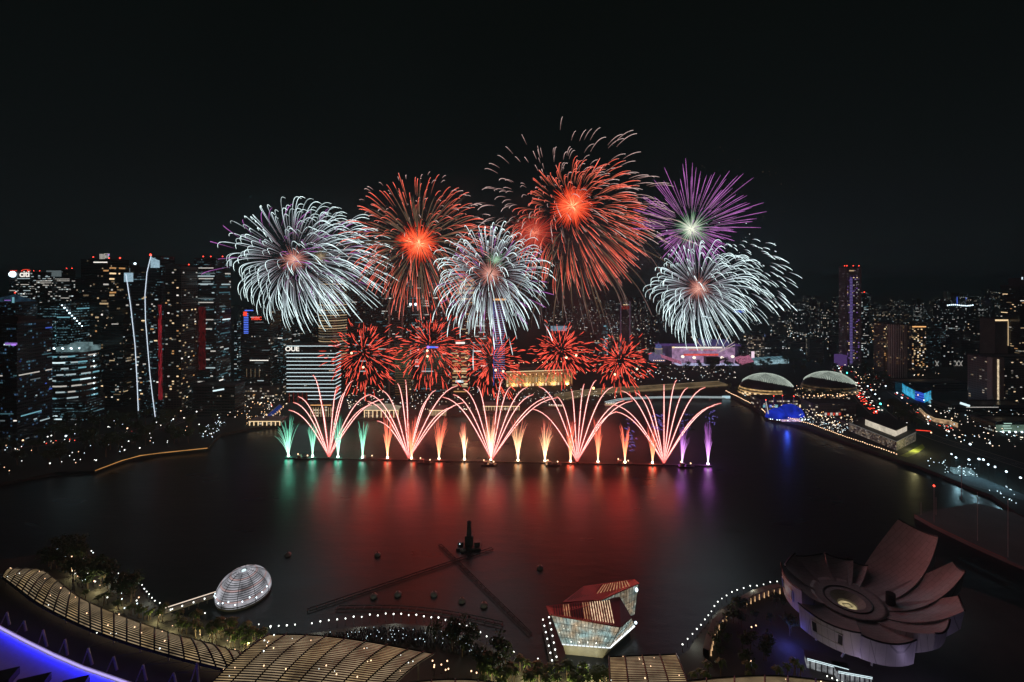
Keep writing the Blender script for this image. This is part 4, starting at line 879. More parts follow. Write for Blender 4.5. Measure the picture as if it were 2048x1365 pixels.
# ------------------------------------------------------------------ fireworks
def lerp3(a, b, t): return tuple(a[i] + (b[i] - a[i]) * t for i in range(3))
def ramp(stops, t):
    for (t0, c0), (t1, c1) in zip(stops, stops[1:]):
        if t <= t1: return lerp3(c0, c1, (t - t0) / max(1e-6, t1 - t0))
    return stops[-1][1]
def fib(n, rnd):
    for i in range(n):
        z = 1 - 2 * (i + .5) / n; a = i * 2.39996 + rnd.uniform(-.25, .25); z += rnd.uniform(-.6, .6) / n ** .5; z = max(-1, min(1, z)); q = math.sqrt(1 - z * z)
        yield Vector((q * math.cos(a), q * math.sin(a), z))
class Burst:
    def __init__(s, label, px, py, d, group='aerial firework bursts', name='firework_burst', cat='firework'):
        s.c = W(px, py, d); s.k = d / FPX; s.r = empty(name, s.c); tag(s.r, label, cat, group)
        s.rnd = random.Random(int(px * 7 + py)); s.L = []
    def shell(s, n, rp, t0, t1, grav, wind, stops, wid=.55, k=3.0, jit=.12, seg=12, lo=1.0, up=1.0, keep=None, length=None, off=(0, 0), prio=1.0, dim=.35, bend=0.0):
        Rm = rp * s.k
        for d in fib(n, s.rnd):
            if keep and not keep(d): continue
            f = Rm * (1 + s.rnd.uniform(-jit, jit)) * (lo if d.z < 0 else up)
            a, b = t0 + s.rnd.uniform(0, .06), t1 - s.rnd.uniform(0, .1)
            if length:
                a = s.rnd.uniform(t0, t1 - length); b = a + length * s.rnd.uniform(.6, 1.2)
            pts, rad, col = [], [], []; q = 1 + s.rnd.uniform(-dim, .15); nrm = 1 - math.exp(-k); bx = s.rnd.uniform(-bend, bend)
            sd = Vector((-d.z, 0, d.x))
            for i in range(seg):
                u = i / (seg - 1); t = a + (b - a) * u; e = (1 - math.exp(-k * t)) / nrm
                p = d * f * e + Vector((wind * Rm * t * t + off[0] * s.k, 0, -grav * Rm * t ** 2.2 - off[1] * s.k)) + sd * bx * Rm * u * u
                pts.append(p); rad.append(1.22 * wid * s.k * (.35 + .65 * math.sin(PI * (.12 + .80 * u)))); c = ramp(stops, u); g = q * s.rnd.uniform(.7, 1.25); col.append(tuple(x * g for x in c))
            s.L.append((prio * (pts[0] - pts[-1]).length, pts, rad, col))
        return s
    def done(s, nm='spark_trail', cap=100, mat='spark'):
        s.L.sort(key=lambda q: -q[0])
        for _, p, rr, c in s.L[:cap]:
            m = MB(); m.tube(p, rr, 4, cols=c); m.build(nm, M[mat], s.r, local=True)
        if len(s.L) > cap:
            m = MB()
            for _, p, rr, c in s.L[cap:]: m.tube(p, rr, 4, cols=c)
            o = m.build(nm, M[mat], s.r, local=True); o['kind'] = 'stuff'
        return s.r
    def core(s, n, rp, stops, off=(0, 0), wid=.6, t0=.04, k=1.2, hot=0):
        m = MB(); Rm = rp * s.k; o = Vector((off[0] * s.k, 0, -off[1] * s.k))
        for d in fib(n, s.rnd):
            f = Rm * s.rnd.uniform(.45, 1.05); pts = [o + d * f * t for t in (t0, .35, .7, 1.0)]
            m.tube(pts, [wid * s.k * x for x in (1, .9, .7, .3)], 3, cols=[ramp(stops, t) for t in (t0, .35, .7, 1.0)], cap=False)
        x = m.build('core', M['spark'], s.r, local=True); x['kind'] = 'stuff'
        if hot:
            m = MB(); m.ball(tuple(o), hot * s.k, 8); m.build('star', M['lamp_warm'], s.r, local=True)
        return s
ICE = [(0, (.18, .10, .12)), (.2, (.5, .55, .62)), (.5, (1.15, 1.45, 1.5)), (.85, (1.9, 2.4, 2.4)), (1, (1.2, 1.5, 1.5))]
REDTR = [(0, (.14, .06, .04)), (.3, (.6, .12, .07)), (.6, (1.35, .17, .10)), (.9, (1.5, .36, .26)), (1, (1.1, .5, .42))]
PINKTIP = [(0, (.2, .11, .10)), (.5, (.7, .46, .43)), (1, (1.1, .85, .8))]
BROWN = [(0, (.16, .10, .06)), (.5, (.12, .075, .05)), (1, (.03, .02, .018))]
HOT = [(0, (3.2, 1.8, .9)), (.25, (1.7, .34, .13)), (.65, (1.15, .09, .03)), (1, (.55, .035, .015))]
ROSE = [(0, (1.3, .75, .6)), (.35, (.65, .26, .2)), (1, (.18, .05, .06))]
VIO = [(0, (.14, .05, .14)), (.4, (.42, .11, .45)), (.8, (.66, .20, .72)), (1, (.25, .08, .28))]
SCAR = [(0, (1.1, .08, .05)), (.55, (1.9, .20, .12)), (1, (1.4, .12, .07))]

# white palm burst on the west side
b = Burst('drooping ice-white burst with a rosy core, farthest west of the bursts', 588, 520, 545)
b.shell(240, 140, .12, 1.0, .20, .17, ICE, .42, lo=.82, dim=.6); b.shell(34, 128, .25, .9, .05, .15, VIO, .5, keep=lambda d: d.z > -.3, off=(-40, 0))
b.core(150, 36, ROSE, wid=.55); b.done()
b = Burst('faint ice-white burst with a dim olive core overlapping the western one', 642, 514, 560)
b.shell(150, 118, .28, 1.0, .20, .22, ICE, .46, keep=lambda d: d.x > -.25, dim=.55); b.core(90, 22, [(0, (.6, .45, .3)), (.4, (.2, .15, .08)), (1, (.04, .04, .02))], wid=.5)
b.shell(40, 95, .3, .95, .05, .2, VIO, .45, dim=.5); b.done(cap=90)
# red burst
b = Burst('big red burst with a blazing orange core between the two ice-white ones', 838, 488, 565)
b.shell(260, 144, .34, 1.0, .13, .04, REDTR, .46, lo=.88, k=2.2); b.shell(130, 155, .62, 1.02, .15, .05, PINKTIP, .45, keep=lambda d: d.z > -.2, k=2.4)
b.shell(90, 140, .10, .75, .2, .02, BROWN, .8, lo=1.15)
b.core(420, 48, HOT, wid=.8, hot=3.2); b.core(120, 30, HOT, off=(-18, -6), wid=.7, hot=2.4); b.done()
# white burst in the middle
b = Burst('dense ice-white burst hanging before the violet banded tower', 980, 548, 520)
b.shell(240, 118, .12, 1.0, .22, .04, ICE, .42, lo=.92, dim=.6); b.shell(46, 112, .3, .95, .04, .05, VIO, .5, off=(5, 15))
b.shell(26, 150, .55, 1.0, .30, .05, ICE, .6, keep=lambda d: d.z < -.2, dim=.5)
b.core(170, 40, ROSE, wid=.55); b.core(80, 30, [(0, (.5, .8, .55)), (.5, (.14, .28, .16)), (1, (.03, .06, .04))], off=(12, -28), wid=.5); b.done()
# the great red burst
b = Burst('largest red burst, its orange core high above the others', 1145, 412, 560)
b.shell(270, 176, .36, 1.0, .13, .10, REDTR, .46, k=2.1, up=.72, lo=.80, off=(0, 22)); b.shell(140, 176, .42, 1.0, .11, .10, REDTR, .46, k=2.0, up=.8, lo=.8, off=(0, 18), keep=lambda d: d.x > .35); b.shell(26, 100, .3, 1.0, -.02, 0, REDTR, .6, keep=lambda d: d.z > .15, k=1.5)
b.shell(70, 190, .2, .85, .26, .06, BROWN, .95, keep=lambda d: d.z < .15, off=(0, 40)); b.shell(60, 165, .55, 1.05, .40, .12, [(0, (.05, .03, .03)), (.5, (.16, .10, .09)), (1, (.22, .14, .13))], .5, keep=lambda d: d.z < .1, off=(0, 40))
b.core(520, 50, HOT, wid=.8, hot=3.0); b.done()
b = Burst('wide halo of short pinkish white hooks arching over the largest red burst', 1130, 455, 575)
b.shell(320, 200, .58, 1.02, .17, .08, PINKTIP, .42, keep=lambda d: d.z > -.12, up=1.0, k=1.8, jit=.22); b.done()
b = Burst('small dark red burst tucked under the west side of the largest one', 1067, 466, 560)
b.core(360, 56, [(0, (1.6, .5, .3)), (.2, (.6, .07, .04)), (.7, (.38, .03, .02)), (1, (.2, .015, .012))], wid=.6, hot=2.2); b.done()
# violet and green burst
b = Burst('straight-rayed violet burst with a green and white heart', 1383, 458, 560)
b.shell(210, 112, .26, 1.0, .03, .02, [(0, (.30, .16, .28)), (.4, (.42, .13, .44)), (.8, (.75, .24, .8)), (1, (.35, .1, .4))], .42, k=1.1, lo=.66, up=1.14, jit=.16); b.core(190, 46, [(0, (1.5, 1.5, 1.2)), (.3, (.75, .8, .66)), (.75, (.14, .34, .18)), (1, (.03, .1, .05))], wid=.55, hot=1.8); b.done()
b = Burst('ice-white palm burst with a rosy core above the parade stage', 1397, 578, 540)
b.shell(225, 112, .08, 1.0, .24, .12, ICE, .42, lo=.84, dim=.6); b.core(170, 34, ROSE, wid=.55); b.done()
b = Burst('thin ice-white arcs continuing east of the palm burst', 1420, 575, 548)
b.shell(150, 104, .45, 1.0, .26, .12, ICE, .40, keep=lambda d: d.x > .1 and d.z > -.5, dim=.5); b.done()
b = Burst('sparse eastern shell of short slanting white dashes', 1428, 556, 550)
b.shell(280, 128, .66, 1.02, .24, .08, ICE, .42, keep=lambda d: d.x > .38 and d.z > -.35 and d.z < .92, k=2.2, jit=.14); b.shell(60, 138, .85, 1.0, .12, .04, ICE, .5, keep=lambda d: d.z > .25, dim=.5, off=(-20, 0)); b.done()
b = Burst('faint dying ring of tiny gold sparks above the violet burst', 1440, 440, 580)
b.shell(120, 135, .95, 1.0, .05, .05, [(0, (.05, .035, .02)), (1, (.16, .12, .07))], .7, keep=lambda d: d.z > -.05 and d.x > -.5, seg=3, dim=.9, jit=.12); b.done()
# low crackling red bursts
for px, py, rp, lab in ((727, 706, 84, 'beside the striped office block'), (862, 692, 84, 'in front of the bank towers'), (985, 722, 76, 'before the foot of the violet banded tower'), (1122, 700, 70, 'over the golden hotel'), (1240, 720, 68, 'above the road bridge')):
    b = Burst('low crackling red burst of short dashes ' + lab, px, py, 540, 'low red crackling bursts')
    b.shell(190, rp, .10, .98, .10, .05, SCAR, .42, k=1.3, length=.25, seg=5, jit=.2, bend=.05, up=.95)
    b.shell(60, rp * .95, .55, 1.0, .14, .05, SCAR, .6, k=1.3, length=.22, seg=5, jit=.2, bend=.05, keep=lambda d: d.z < .2)
    b.done(cap=100)
    for q in range(2):
        m = MB(); m.ball((random.uniform(-14, 14), -30, random.uniform(-16, 6)), 1.3, 6); m.build('white_star', M['lamp_warm'], b.r, local=True)

# comet fans and fountains along the pontoon
def base_pt(px): return G(px, 915.5 + (px - 577) * 16.0 / 838, 1.2)
COMET = [(0, (1.2, .5, .42)), (.12, (2.4, 1.4, 1.25)), (.6, (3.0, 2.1, 1.9)), (.92, (2.6, 1.6, 1.4)), (1, (1.4, .5, .4))]
COMHALO = [(0, (.30, .03, .03)), (.6, (.42, .05, .05)), (1, (.25, .02, .02))]
def sheathmat(name, col, st, a):
    N = NT(name); t = N.n('BsdfTransparent'); e = N.n('Emission'); e.inputs['Color'].default_value = c4(col); e.inputs['Strength'].default_value = st
    x = N.n('MixShader'); x.inputs[0].default_value = a; N.l(t.outputs[0], x.inputs[1]); N.l(e.outputs[0], x.inputs[2]); N.l(x.outputs[0], N.out.inputs['Surface'])
    N.mat.cycles.emission_sampling = 'NONE'; return N.mat
SHEATH = sheathmat('ember_smoke', (1, .08, .08), 1.5, .13)  # red glow round the comets painted as a translucent emissive tube
FANS = [(658, 'farthest west, over the green fountains', [(-82, 95), (-72, 111), (-62, 123), (-30, 167), (-18, 120), (18, 145), (30, 130), (48, 155), (83, 127), (109, 118), (83, 105)]),
        (818, 'second from the west, among the red fountains', [(-85, 115), (-79, 130), (-65, 76), (-53, 138), (-22, 153), (-7, 160), (54, 139), (40, 122), (98, 148), (112, 115), (87, 105)]),
        (983, 'in the middle, over the brightest fountain', [(-98, 128), (-77, 133), (-56, 144), (-29, 150), (23, 165), (39, 149), (72, 148), (84, 132), (121, 129), (131, 128)]),
        (1154, 'second from the east, below the road bridge', [(-76, 151), (-41, 133), (-90, 107), (-11, 146), (15, 157), (38, 166), (72, 152), (94, 125), (112, 123), (82, 101)]),
        (1328, 'farthest east, near the violet fountains', [(-102, 119), (-97, 104), (-85, 147), (-59, 145), (-36, 137), (0, 160), (27, 168), (46, 154), (81, 155), (117, 121), (101, 117)])]
for px, lab, ends in FANS:
    o = base_pt(px); k = o.y / FPX; r = empty('comet_fan', o); tag(r, 'fan of salmon comet trails ' + lab, 'firework', 'comet fans on the pontoon')
    for dx, dy in ends:
        pts = []; dd = random.uniform(-3, 3)
        for i in range(13):
            t = i / 12; pts.append(Vector((k * dx * (.80 * t + .20 * t ** 4), dd * t, 2 + k * (dy - 3) * (1.2 * t - .2 * t ** 5))))
        m = MB(); m.tube(pts, [k * .74 * (1.0 - .45 * i / 12) for i in range(13)], 5, cols=[ramp(COMET, i / 12) for i in range(13)])
        tr = m.build('comet_trail', M['spark_lit'], r, local=True)
        m = MB()
        for i in range(26):
            t = i / 26; j = int(t * 12); q = pts[j].lerp(pts[j + 1], t * 12 - j); e = Vector((random.uniform(-1, 1), random.uniform(-1, 1), -1.4)) * k * 1.2
            m.tube([q, q + e * random.uniform(.8, 2.2)], [k * .5, k * .2], 3, cols=[(.5, .07, .06), (.16, .015, .015)], cap=False)
        x = m.build('ember', M['spark'], tr, local=True); x['kind'] = 'stuff'
        m = MB(); m.tube([p + Vector((0, .3, 0)) for p in pts], [k * 2.7 * (1.0 - .5 * i / 12) for i in range(13)], 6, cap=False); m.build('glow_sheath', SHEATH, tr, local=True)
    m = MB(); m.lathe([(1.1, 0), (1.1, 1.2), (.7, 2.2), (.001, 2.2)], n=8); m.build('mortar', M['dark_metal'], r, local=True)
    m = MB(); m.ball((0, 0, 2.4), .8, 6); m.build('muzzle_flash', M['lamp_warm'], r, local=True)
GREEN = [(0, (3.0, 4.2, 3.4)), (.15, (1.1, 2.4, 1.8)), (.5, (.36, 1.2, .8)), (.85, (.18, .8, .52)), (1, (.08, .4, .26))]
ORNG = [(0, (6, 4, 2.2)), (.15, (3.2, 1.1, .5)), (.5, (1.8, .36, .2)), (.85, (1.3, .2, .14)), (1, (.7, .08, .06))]
GOLD = [(0, (7, 5.2, 3)), (.2, (3.4, 2.1, 1.1)), (.5, (1.7, .85, .45)), (.75, (1.5, .36, .26)), (1, (.8, .1, .09))]
BRT = [(0, (6, 5, 3.4)), (.3, (3, 2, 1.2)), (.6, (1.6, .6, .35)), (.85, (1.0, .18, .12)), (1, (.5, .06, .05))]
PURP = [(0, (4.5, 3, 5)), (.2, (1.9, .8, 2.2)), (.55, (.62, .20, .75)), (.85, (.40, .12, .50)), (1, (.2, .06, .28))]
FOUNT = [(577, 78, 17, GREEN, 'green fountain at the western tip of the pontoon'), (625, 70, 9, GREEN, 'second green fountain from the western tip'), (676, 80, 9, GREEN, 'third green fountain, crossed by the first comet fan'), (725, 74, 9, GREEN, 'fourth green fountain, next to the first red one'),
         (775, 88, 10, ORNG, 'first red fountain east of the green ones'), (823, 82, 12, ORNG, 'red fountain beside the base of the second comet fan'), (878, 86, 11, ORNG, 'red fountain between the second and third comet fans'), (929, 76, 8, BRT, 'yellow-white fountain west of the brightest one'),
         (982, 92, 13, BRT, 'brightest white and salmon fountain at the middle of the pontoon'), (1036, 86, 15, GOLD, 'gold fountain with a salmon top east of the brightest one'), (1090, 84, 12, GOLD, 'gold fountain with a flat red crown beside a barge'), (1141, 84, 9, ORNG, 'orange fountain beside the base of the fourth comet fan'),
         (1196, 86, 8, ORNG, 'thin orange fountain with a red curl east of the fourth comet fan'), (1250, 78, 9, ORNG, 'orange fountain shedding blue hooks to one side'), (1305, 74, 9, ORNG, 'orange fountain topped by blue sparks near the last comet fan'), (1364, 76, 9, PURP, 'violet fountain with blue crackles by the easternmost barge'), (1416, 82, 7, PURP, 'violet fountain at the eastern tip of the pontoon')]
for n_, (px, hp, sp_, stops, lab) in enumerate(FOUNT):
    o = base_pt(px); k = o.y / FPX; r = empty('fountain', o); tag(r, lab, 'firework', 'fountains along the pontoon'); rn = random.Random(px)
    lean = rn.uniform(-.1, .45) * sp_ * (1 if n_ > 2 else .3)
    for i in range(24):
        hh = hp * rn.uniform(.55, 1.06); dx = 1.3 * sp_ * rn.uniform(-1, 1); dy = sp_ * rn.uniform(-1, 1); pts = []; cols = []; q = rn.uniform(.6, 1.1)
        for j in range(9):
            t = j / 8; pts.append(Vector((k * (dx * t ** 1.25 + lean * t * t), k * dy * t ** 1.25, 1.4 + k * hh * (1.25 * t - .25 * t ** 3.2)))); cols.append(tuple(x * q for x in ramp(stops, t * hh / hp)))
        m = MB(); m.tube(pts, [k * x for x in (.85, .66, .54, .46, .40, .35, .31, .27, .15)], 4, cols=cols); m.build('spark_trail', M['spark_lit'], r, local=True)
    if n_ >= 13:
        m = MB()
        for i in range(30):
            p = Vector((k * rn.uniform(-4, 20 if n_ != 16 else 14), k * rn.uniform(-8, 8), k * hp * (rn.uniform(.35, 1.15) if n_ == 13 else rn.uniform(.9, 1.35))))
            pts = [p + Vector((k * t * 5, 0, k * (3.5 * t - 5.5 * t * t))) for t in ((0, .3, .6, 1) if n_ < 15 else (0, .15, .3, .4))]
            m.tube(pts, k * .42, 3, cols=[(.16, .12, .55), (.3, .22, .85), (.2, .16, .6), (.1, .07, .3)])
        x = m.build('blue_spark', M['spark'], r, local=True); x['kind'] = 'stuff'
    m = MB(); m.lathe([(1.0, 0), (1.0, 1.0), (.6, 1.6), (.001, 1.6)], n=8); m.build('mortar', M['dark_metal'], r, local=True)
    m = MB(); m.ball((0, 0, 2.0), 1.3, 8); m.build('muzzle_flash', emat('muzzle_flash', tuple(min(1, x / max(stops[0][1]) + .1) for x in stops[0][1]), 9, True), r, local=True)
# pontoon line and barges
a, b = G(570, 915.5, .6), G(1424, 932, .6)
r = empty('pontoon', (0, 480, 0)); tag(r, 'long thin floating pontoon carrying the row of fountains', 'pontoon')
for k in range(28):
    p, q = a.lerp(b, k / 28), a.lerp(b, (k + .97) / 28); c = (p + q) / 2; m = MB(); m.box((c.x, c.y, .6), ((q - p).length, 2.6, 1.2), math.atan2(b.y - a.y, b.x - a.x)); m.build('float', M['hull'], r)
def barge(px, py, label, s=1.0):
    c = G(px, py, 0); r = empty('barge', c, R(random.uniform(-4, 4))); tag(r, label, 'barge', 'barges tending the pontoon')
    m = MB(); m.prism([(-8 * s, -3 * s), (7 * s, -3 * s), (9 * s, 0), (7 * s, 3 * s), (-8 * s, 3 * s)], -.5, 1.5); m.build('hull', M['hull'], r, local=True)
    m = MB(); m.box((-4 * s, 0, 2.9), (4 * s, 3.6 * s, 2.8)); m.build('wheelhouse', M['concrete'], r, local=True)
    m = MB(); m.box((2.5 * s, 0, 2.1), (5 * s, 3 * s, 1.2)); m.build('crate', M['dark_metal'], r, local=True)
    for x, z in ((-5.5, 5), (5, 3.4)): m = MB(); m.tube([(x * s, 0, 1.5), (x * s, 0, z)], .15, 4); m.ball((x * s, 0, z + .5), .75, 6, 1); m.build('deck_lamp', [M['dark_metal'], M['lamp_warm']], r, local=True)
for px, py, lab in ((606, 918.5, 'dark barge with two warm lamps between the first two green fountains'), (735, 919, 'small barge with one flame-like lamp past the fourth green fountain'), (851, 927, 'barge with bright lamps between the second and third red fountains'), (978, 931, 'barge moored under the brightest fountain'),
                    (1106, 931, 'smoking barge beside the flat-crowned gold fountain'), (1247, 929, 'barge touching the fountain with blue hooks'), (1372, 934.5, 'barge moored by the violet fountain with blue crackles')): barge(px, py, lab)
def ferry(px, py, label, s=1.0):
    c = G(px, py, 0); r = empty('tour_boat', c, R(random.uniform(-10, 10))); tag(r, label, 'boat')
    m = MB(); m.prism([(-11 * s, -3), (9 * s, -3), (13 * s, 0), (9 * s, 3), (-11 * s, 3)], -.4, 1.6); m.build('hull', M['white_paint'], r, local=True)
    m = MB(); m.box((-1, 0, 3.0), (18 * s, 5, 2.7)); m.build('cabin', emat('cabin_glow', (1, .7, .4), .5, var=.5, scale=.5), r, local=True); m = MB(); m.box((-1, 0, 4.6), (19 * s, 5.6, .4)); m.build('roof', M['white_paint'], r, local=True)
    for k in range(7): m = MB(); m.ball((-9 * s + k * 3 * s, -3, 5.2), .45, 5); m.build('deck_lamp', M['lamp_white'], r, local=True)
ferry(1113, 816, 'lit tour boat with a warm cabin moored under the golden hotel quay', 1.2); ferry(1222, 812, 'tour boat with white lamps at the mouth of the river', .9)
# dark stage floats in the near bay
def truss(name, label, a, b, wd=2.4, curve=0.0):
    a, b = G(*a, .8), G(*b, .8); c = (a + b) / 2; r = empty(name, (c.x, c.y, 0)); tag(r, label, 'floating boom', 'dark floating booms')
    n = max(4, int((b - a).length / 5)); t = (b - a).normalized(); nr = Vector((-t.y, t.x, 0))
    P = [a.lerp(b, i / n) + nr * curve * math.sin(PI * i / n) for i in range(n + 1)]
    for s in (-1, 1): m = MB(); m.tube([p + nr * s * wd / 2 for p in P], .3, 4); m.build('float_pipe', M['hull'], r)
    m = MB()
    for i, p in enumerate(P): m.tube([p - nr * wd / 2, p + nr * wd / 2], .3, 4)
    m.build('rung', M['dark_metal'], r)
truss('floating_boom', 'long dark boom running from the apple-shaped dome side to the fountain float', (615, 1221), (985, 1097))
truss('floating_boom', 'long dark boom running from the fountain float toward the faceted pavilion', (880, 1090), (1060, 1267))
truss('floating_boom', 'bowed dark boom parallel to the near promenade', (675, 1216), (1005, 1249), 3.5, 5)
c = G(938, 1094, 0); r = empty('fountain_float', c); tag(r, 'dark raft with a tall black projector tower in the near bay', 'raft')
m = MB(); m.prism([(-9, -5), (9, -5), (9, 5), (-9, 5)], -.3, 1.6); m.build('deck', M['hull'], r, local=True)
m = MB(); m.box((0, 1, 5), (6, 5, 7)); m.box((0, 1, 12.5), (3.6, 3.6, 9), 0, 0, .7); m.ball((0, 1, 17.5), 1.7, 8); m.build('tower', M['dark_metal'], r, local=True)
for x in (-6, 6): m = MB(); m.box((x, 0, 2.9), (4, 4, 2.6)); m.build('speaker_stack', M['dark_metal'], r, local=True)
m = MB(); m.ball((-6.5, -2.4, 3.4), .28, 5); m.build('pilot_lamp', M['lamp_cool'], r, local=True)
proto = empty('mooring_buoy', G(755, 1112, 0)); tag(proto, 'round pale mooring buoy alone in the red glow', 'buoy', 'mooring buoys')
m = MB(); m.lathe([(.3, -.3), (2.1, .1), (2.3, 1.0), (1.5, 2.0), (.2, 2.2)], n=12); m.build('float', pmat('buoy_paint', (.16, .15, .15), .6), proto, local=True, smooth=True); m = MB(); m.lathe([(.3, 2.1), (.3, 3.2), (.01, 3.2)], n=6); m.build('post', M['dark_metal'], proto, local=True)
for px, py, lab in ((1080, 1138, 'round mooring buoy nearest the faceted pavilion roof'), (926, 1103, 'mooring buoy tucked against the raft with the tower'), (576, 1112, 'dim mooring buoy north of the striped dome'), (868, 1191, 'dark buoy nearest the bowed boom midpoint'), (924, 1204, 'dark buoy between the bowed boom and the diagonal boom'), (968, 1213, 'buoy beside the diagonal boom'), (796, 1191, 'dark buoy between the two long booms, farther inshore'), (748, 1195, 'dark buoy closest to the west boom')):
    c = copy_tree(proto); c.location = G(px, py, 0); c['label'] = lab
# ------------------------------------------------------------------ near shore: striped dome
c = G(472, 1208, 0); c = Vector((c.x, c.y + 8, 0)); r = empty('striped_dome', c); tag(r, 'glass dome ringed with bright white louvres floating on the bay', 'dome')
RD = 14.9
m = MB(); m.lathe([(RD * 1.0, 0), (RD * 1.02, 2.2), (RD * .98, 2.6), (.01, 2.6)], n=40); m.build('base', M['dark_concrete'], r, local=True, smooth=False)
inn = emat('dome_interior', (.8, .72, .75), .018, var=.9, scale=.25)
m = MB(); m.lathe([(RD * .93 * math.cos(R(e)), 2.7 + RD * .93 * math.sin(R(e)) * .86) for e in range(-6, 91, 6)], n=40); m.build('glass_shell', inn, r, local=True, smooth=True)
ringm = [emat('louvre_white', (.86, .86, .95), .34, var=.8, scale=.16), emat('louvre_rose', (.95, .66, .66), .34, var=.7, scale=.16)]  # interior light falling on the louvres is put in as emission
for k in range(18):
    e = R(-5 + k * 5.0); rr, zz = RD * math.cos(e), 2.7 + RD * .86 * math.sin(e)
    e2 = e + R(1.5); r2, z2 = RD * math.cos(e2) + .2, 2.7 + RD * .86 * math.sin(e2)
    m = MB(); m.lathe([(rr - .3, zz), (rr + .35, zz), (r2 + .05, z2), (r2 - .6, z2)], n=48); m.build('sunshade_ring', ringm[k % 5 == 3], r, local=True)
for k in range(10):
    a = 2 * PI * k / 10; m = MB(); m.tube([((RD + .5) * math.cos(R(e)) * math.cos(a), (RD + .5) * math.cos(R(e)) * math.sin(a), 2.7 + (RD + .5) * .86 * math.sin(R(e))) for e in range(-4, 84, 8)], .16, 4); m.build('mullion', M['dark_metal'], r, local=True)
m = MB(); m.lathe([(4.2, 14.3), (3.8, 14.9), (.01, 15.1)], n=24); m.build('top_disc', M['dark_metal'], r, local=True)
m = MB(); m.ball((0, 0, 15.2), 1.4, 8, sz=.4); m.build('oculus', M['cool_hot'], r, local=True)
m = MB(); m.lathe([(RD * .95, 2.65), (RD * .97, 5.4)], n=48); m.build('lobby_glass', emat('lobby', (.85, .72, .75), .42, var=.7, scale=.3), r, local=True)
for k in range(12): m = MB(); a = R(200 + k * 14); m.ball(((RD + .4) * math.cos(a), (RD + .4) * math.sin(a), 4.2 + (k % 3)), .4, 5); m.build('lobby_lamp', M['lamp_cool'], r, local=True)
a, b = G(330, 1223, 3.6), Vector((c.x - RD * .8, c.y - 4, 3.6)); r = empty('jetty_bridge', (a + b) / 2); tag(r, 'slim footbridge with a glowing handrail leading to the striped dome', 'footbridge')
t = (b - a).normalized(); nr = Vector((-t.y, t.x, 0)); m = MB(); q = (a + b) / 2; m.box((q.x, q.y, 3.2), ((b - a).length, 3, .6), math.atan2(t.y, t.x)); m.build('deck', M['concrete'], r)
m = MB(); m.tube([a + nr * 1.6 + Vector((0, 0, 1)), b + nr * 1.6 + Vector((0, 0, 1))], .32, 4); m.build('light_rail', emat('rail_glow', (1, .82, .66), .9), r)
for k in range(6): p = a.lerp(b, (k + .5) / 6); m = MB(); m.tube([(p.x, p.y, -1), (p.x, p.y, 3)], .35, 5); m.build('pile', M['dark_concrete'], r)
for k in range(5): p = a.lerp(b, (k + .5) / 5) - nr * 1.6; m = MB(); m.ball((p.x, p.y, 4.4), .42, 5); m.build('rail_lamp', M['lamp_white'], r)

# ------------------------------------------------------------------ faceted glass pavilion
def wp(px, py, d): return W(px, py, d)
A_, B_, C_, D_, E_ = wp(1092.3, 1212, 244), wp(1239.5, 1194, 252), wp(1263, 1235, 240), wp(1241, 1254, 232), wp(1098.6, 1229, 236)
F_, G_, H_, I_, J_ = wp(1124.6, 1205, 250), wp(1167.7, 1172.4, 262), wp(1269, 1158.6, 265), wp(1279, 1166.7, 258), wp(1203.6, 1199, 248)
b1, b2, b3 = G(1123.7, 1288.8, 4.5), G(1219, 1296, 4.5), G(1269, 1252, 4.5)
r = empty('faceted_pavilion', (b1 + b2) / 2 * 1.0); r.location.z = 0; tag(r, 'crystal-shaped glass pavilion with slatted roofs tinted with firework red standing in the bay', 'pavilion')
def slab(name, pts, th, mat):
    m = MB(); n = (pts[1] - pts[0]).cross(pts[2] - pts[0]).normalized()
    if n.z < 0: pts = pts[::-1]
    dn = Vector((0, 0, -th)); lo_ = [p + dn for p in pts]; m.face(pts); m.face(lo_[::-1])
    for i in range(len(pts)): j = (i + 1) % len(pts); m.face([pts[j], pts[i], lo_[i], lo_[j]])
    return m.build(name, mat, r)
reddened_roof = pmat('red_roof', (.30, .04, .055), .42, metal=.2, var=.2, scale=.2)  # red light of the bursts put into the roof's base colour
up = Vector((0, 0, 1))
near = slab('near_roof', [E_, D_, C_, B_, A_], .6, reddened_roof); farr = slab('far_roof', [F_, J_, I_, H_, G_], .6, reddened_roof)
def stripes(parent, p0, p1, q0, q1, n, mats, wf=.32, inset=.08):
    """lit slots between roof slats running from edge p0-p1 to edge q0-q1"""
    for i in range(n):
        t0 = (i + .35) / n; t1 = t0 + wf / n
        a, b = p0.lerp(p1, t0), q0.lerp(q1, t0); c2, d2 = q0.lerp(q1, t1), p0.lerp(p1, t1)
        a, b = a.lerp(b, inset), a.lerp(b, 1 - inset); d2, c2 = d2.lerp(c2, inset), d2.lerp(c2, 1 - inset)
        mt = mats(t0); m = MB(); m.face([x + up * .12 for x in (a, b, c2, d2)]); m.face([x + up * .02 for x in (d2, c2, b, a)])
        m.build('roof_slot', mt, parent)
slotl = [emat('slot_bright', (1, .72, .45), .95, var=.6, scale=.5), emat('slot_warm', (1, .5, .25), .40, var=.6, scale=.5), M['roof']]
Bm = B_.lerp(A_, .06); Dm = D_.lerp(E_, .04)
stripes(near, A_.lerp(B_, .08), A_.lerp(B_, .86), E_.lerp(D_, .06), E_.lerp(D_, .93), 24, lambda t: slotl[0] if t > .62 else (slotl[1] if (t > .5 or .18 < t < .30) else slotl[2]))
stripes(farr, F_.lerp(G_, .95).lerp(H_, .02), G_.lerp(H_, .85), F_.lerp(J_, .05), J_.lerp(I_, .78), 20, lambda t: slotl[1] if t > .45 else slotl[2])
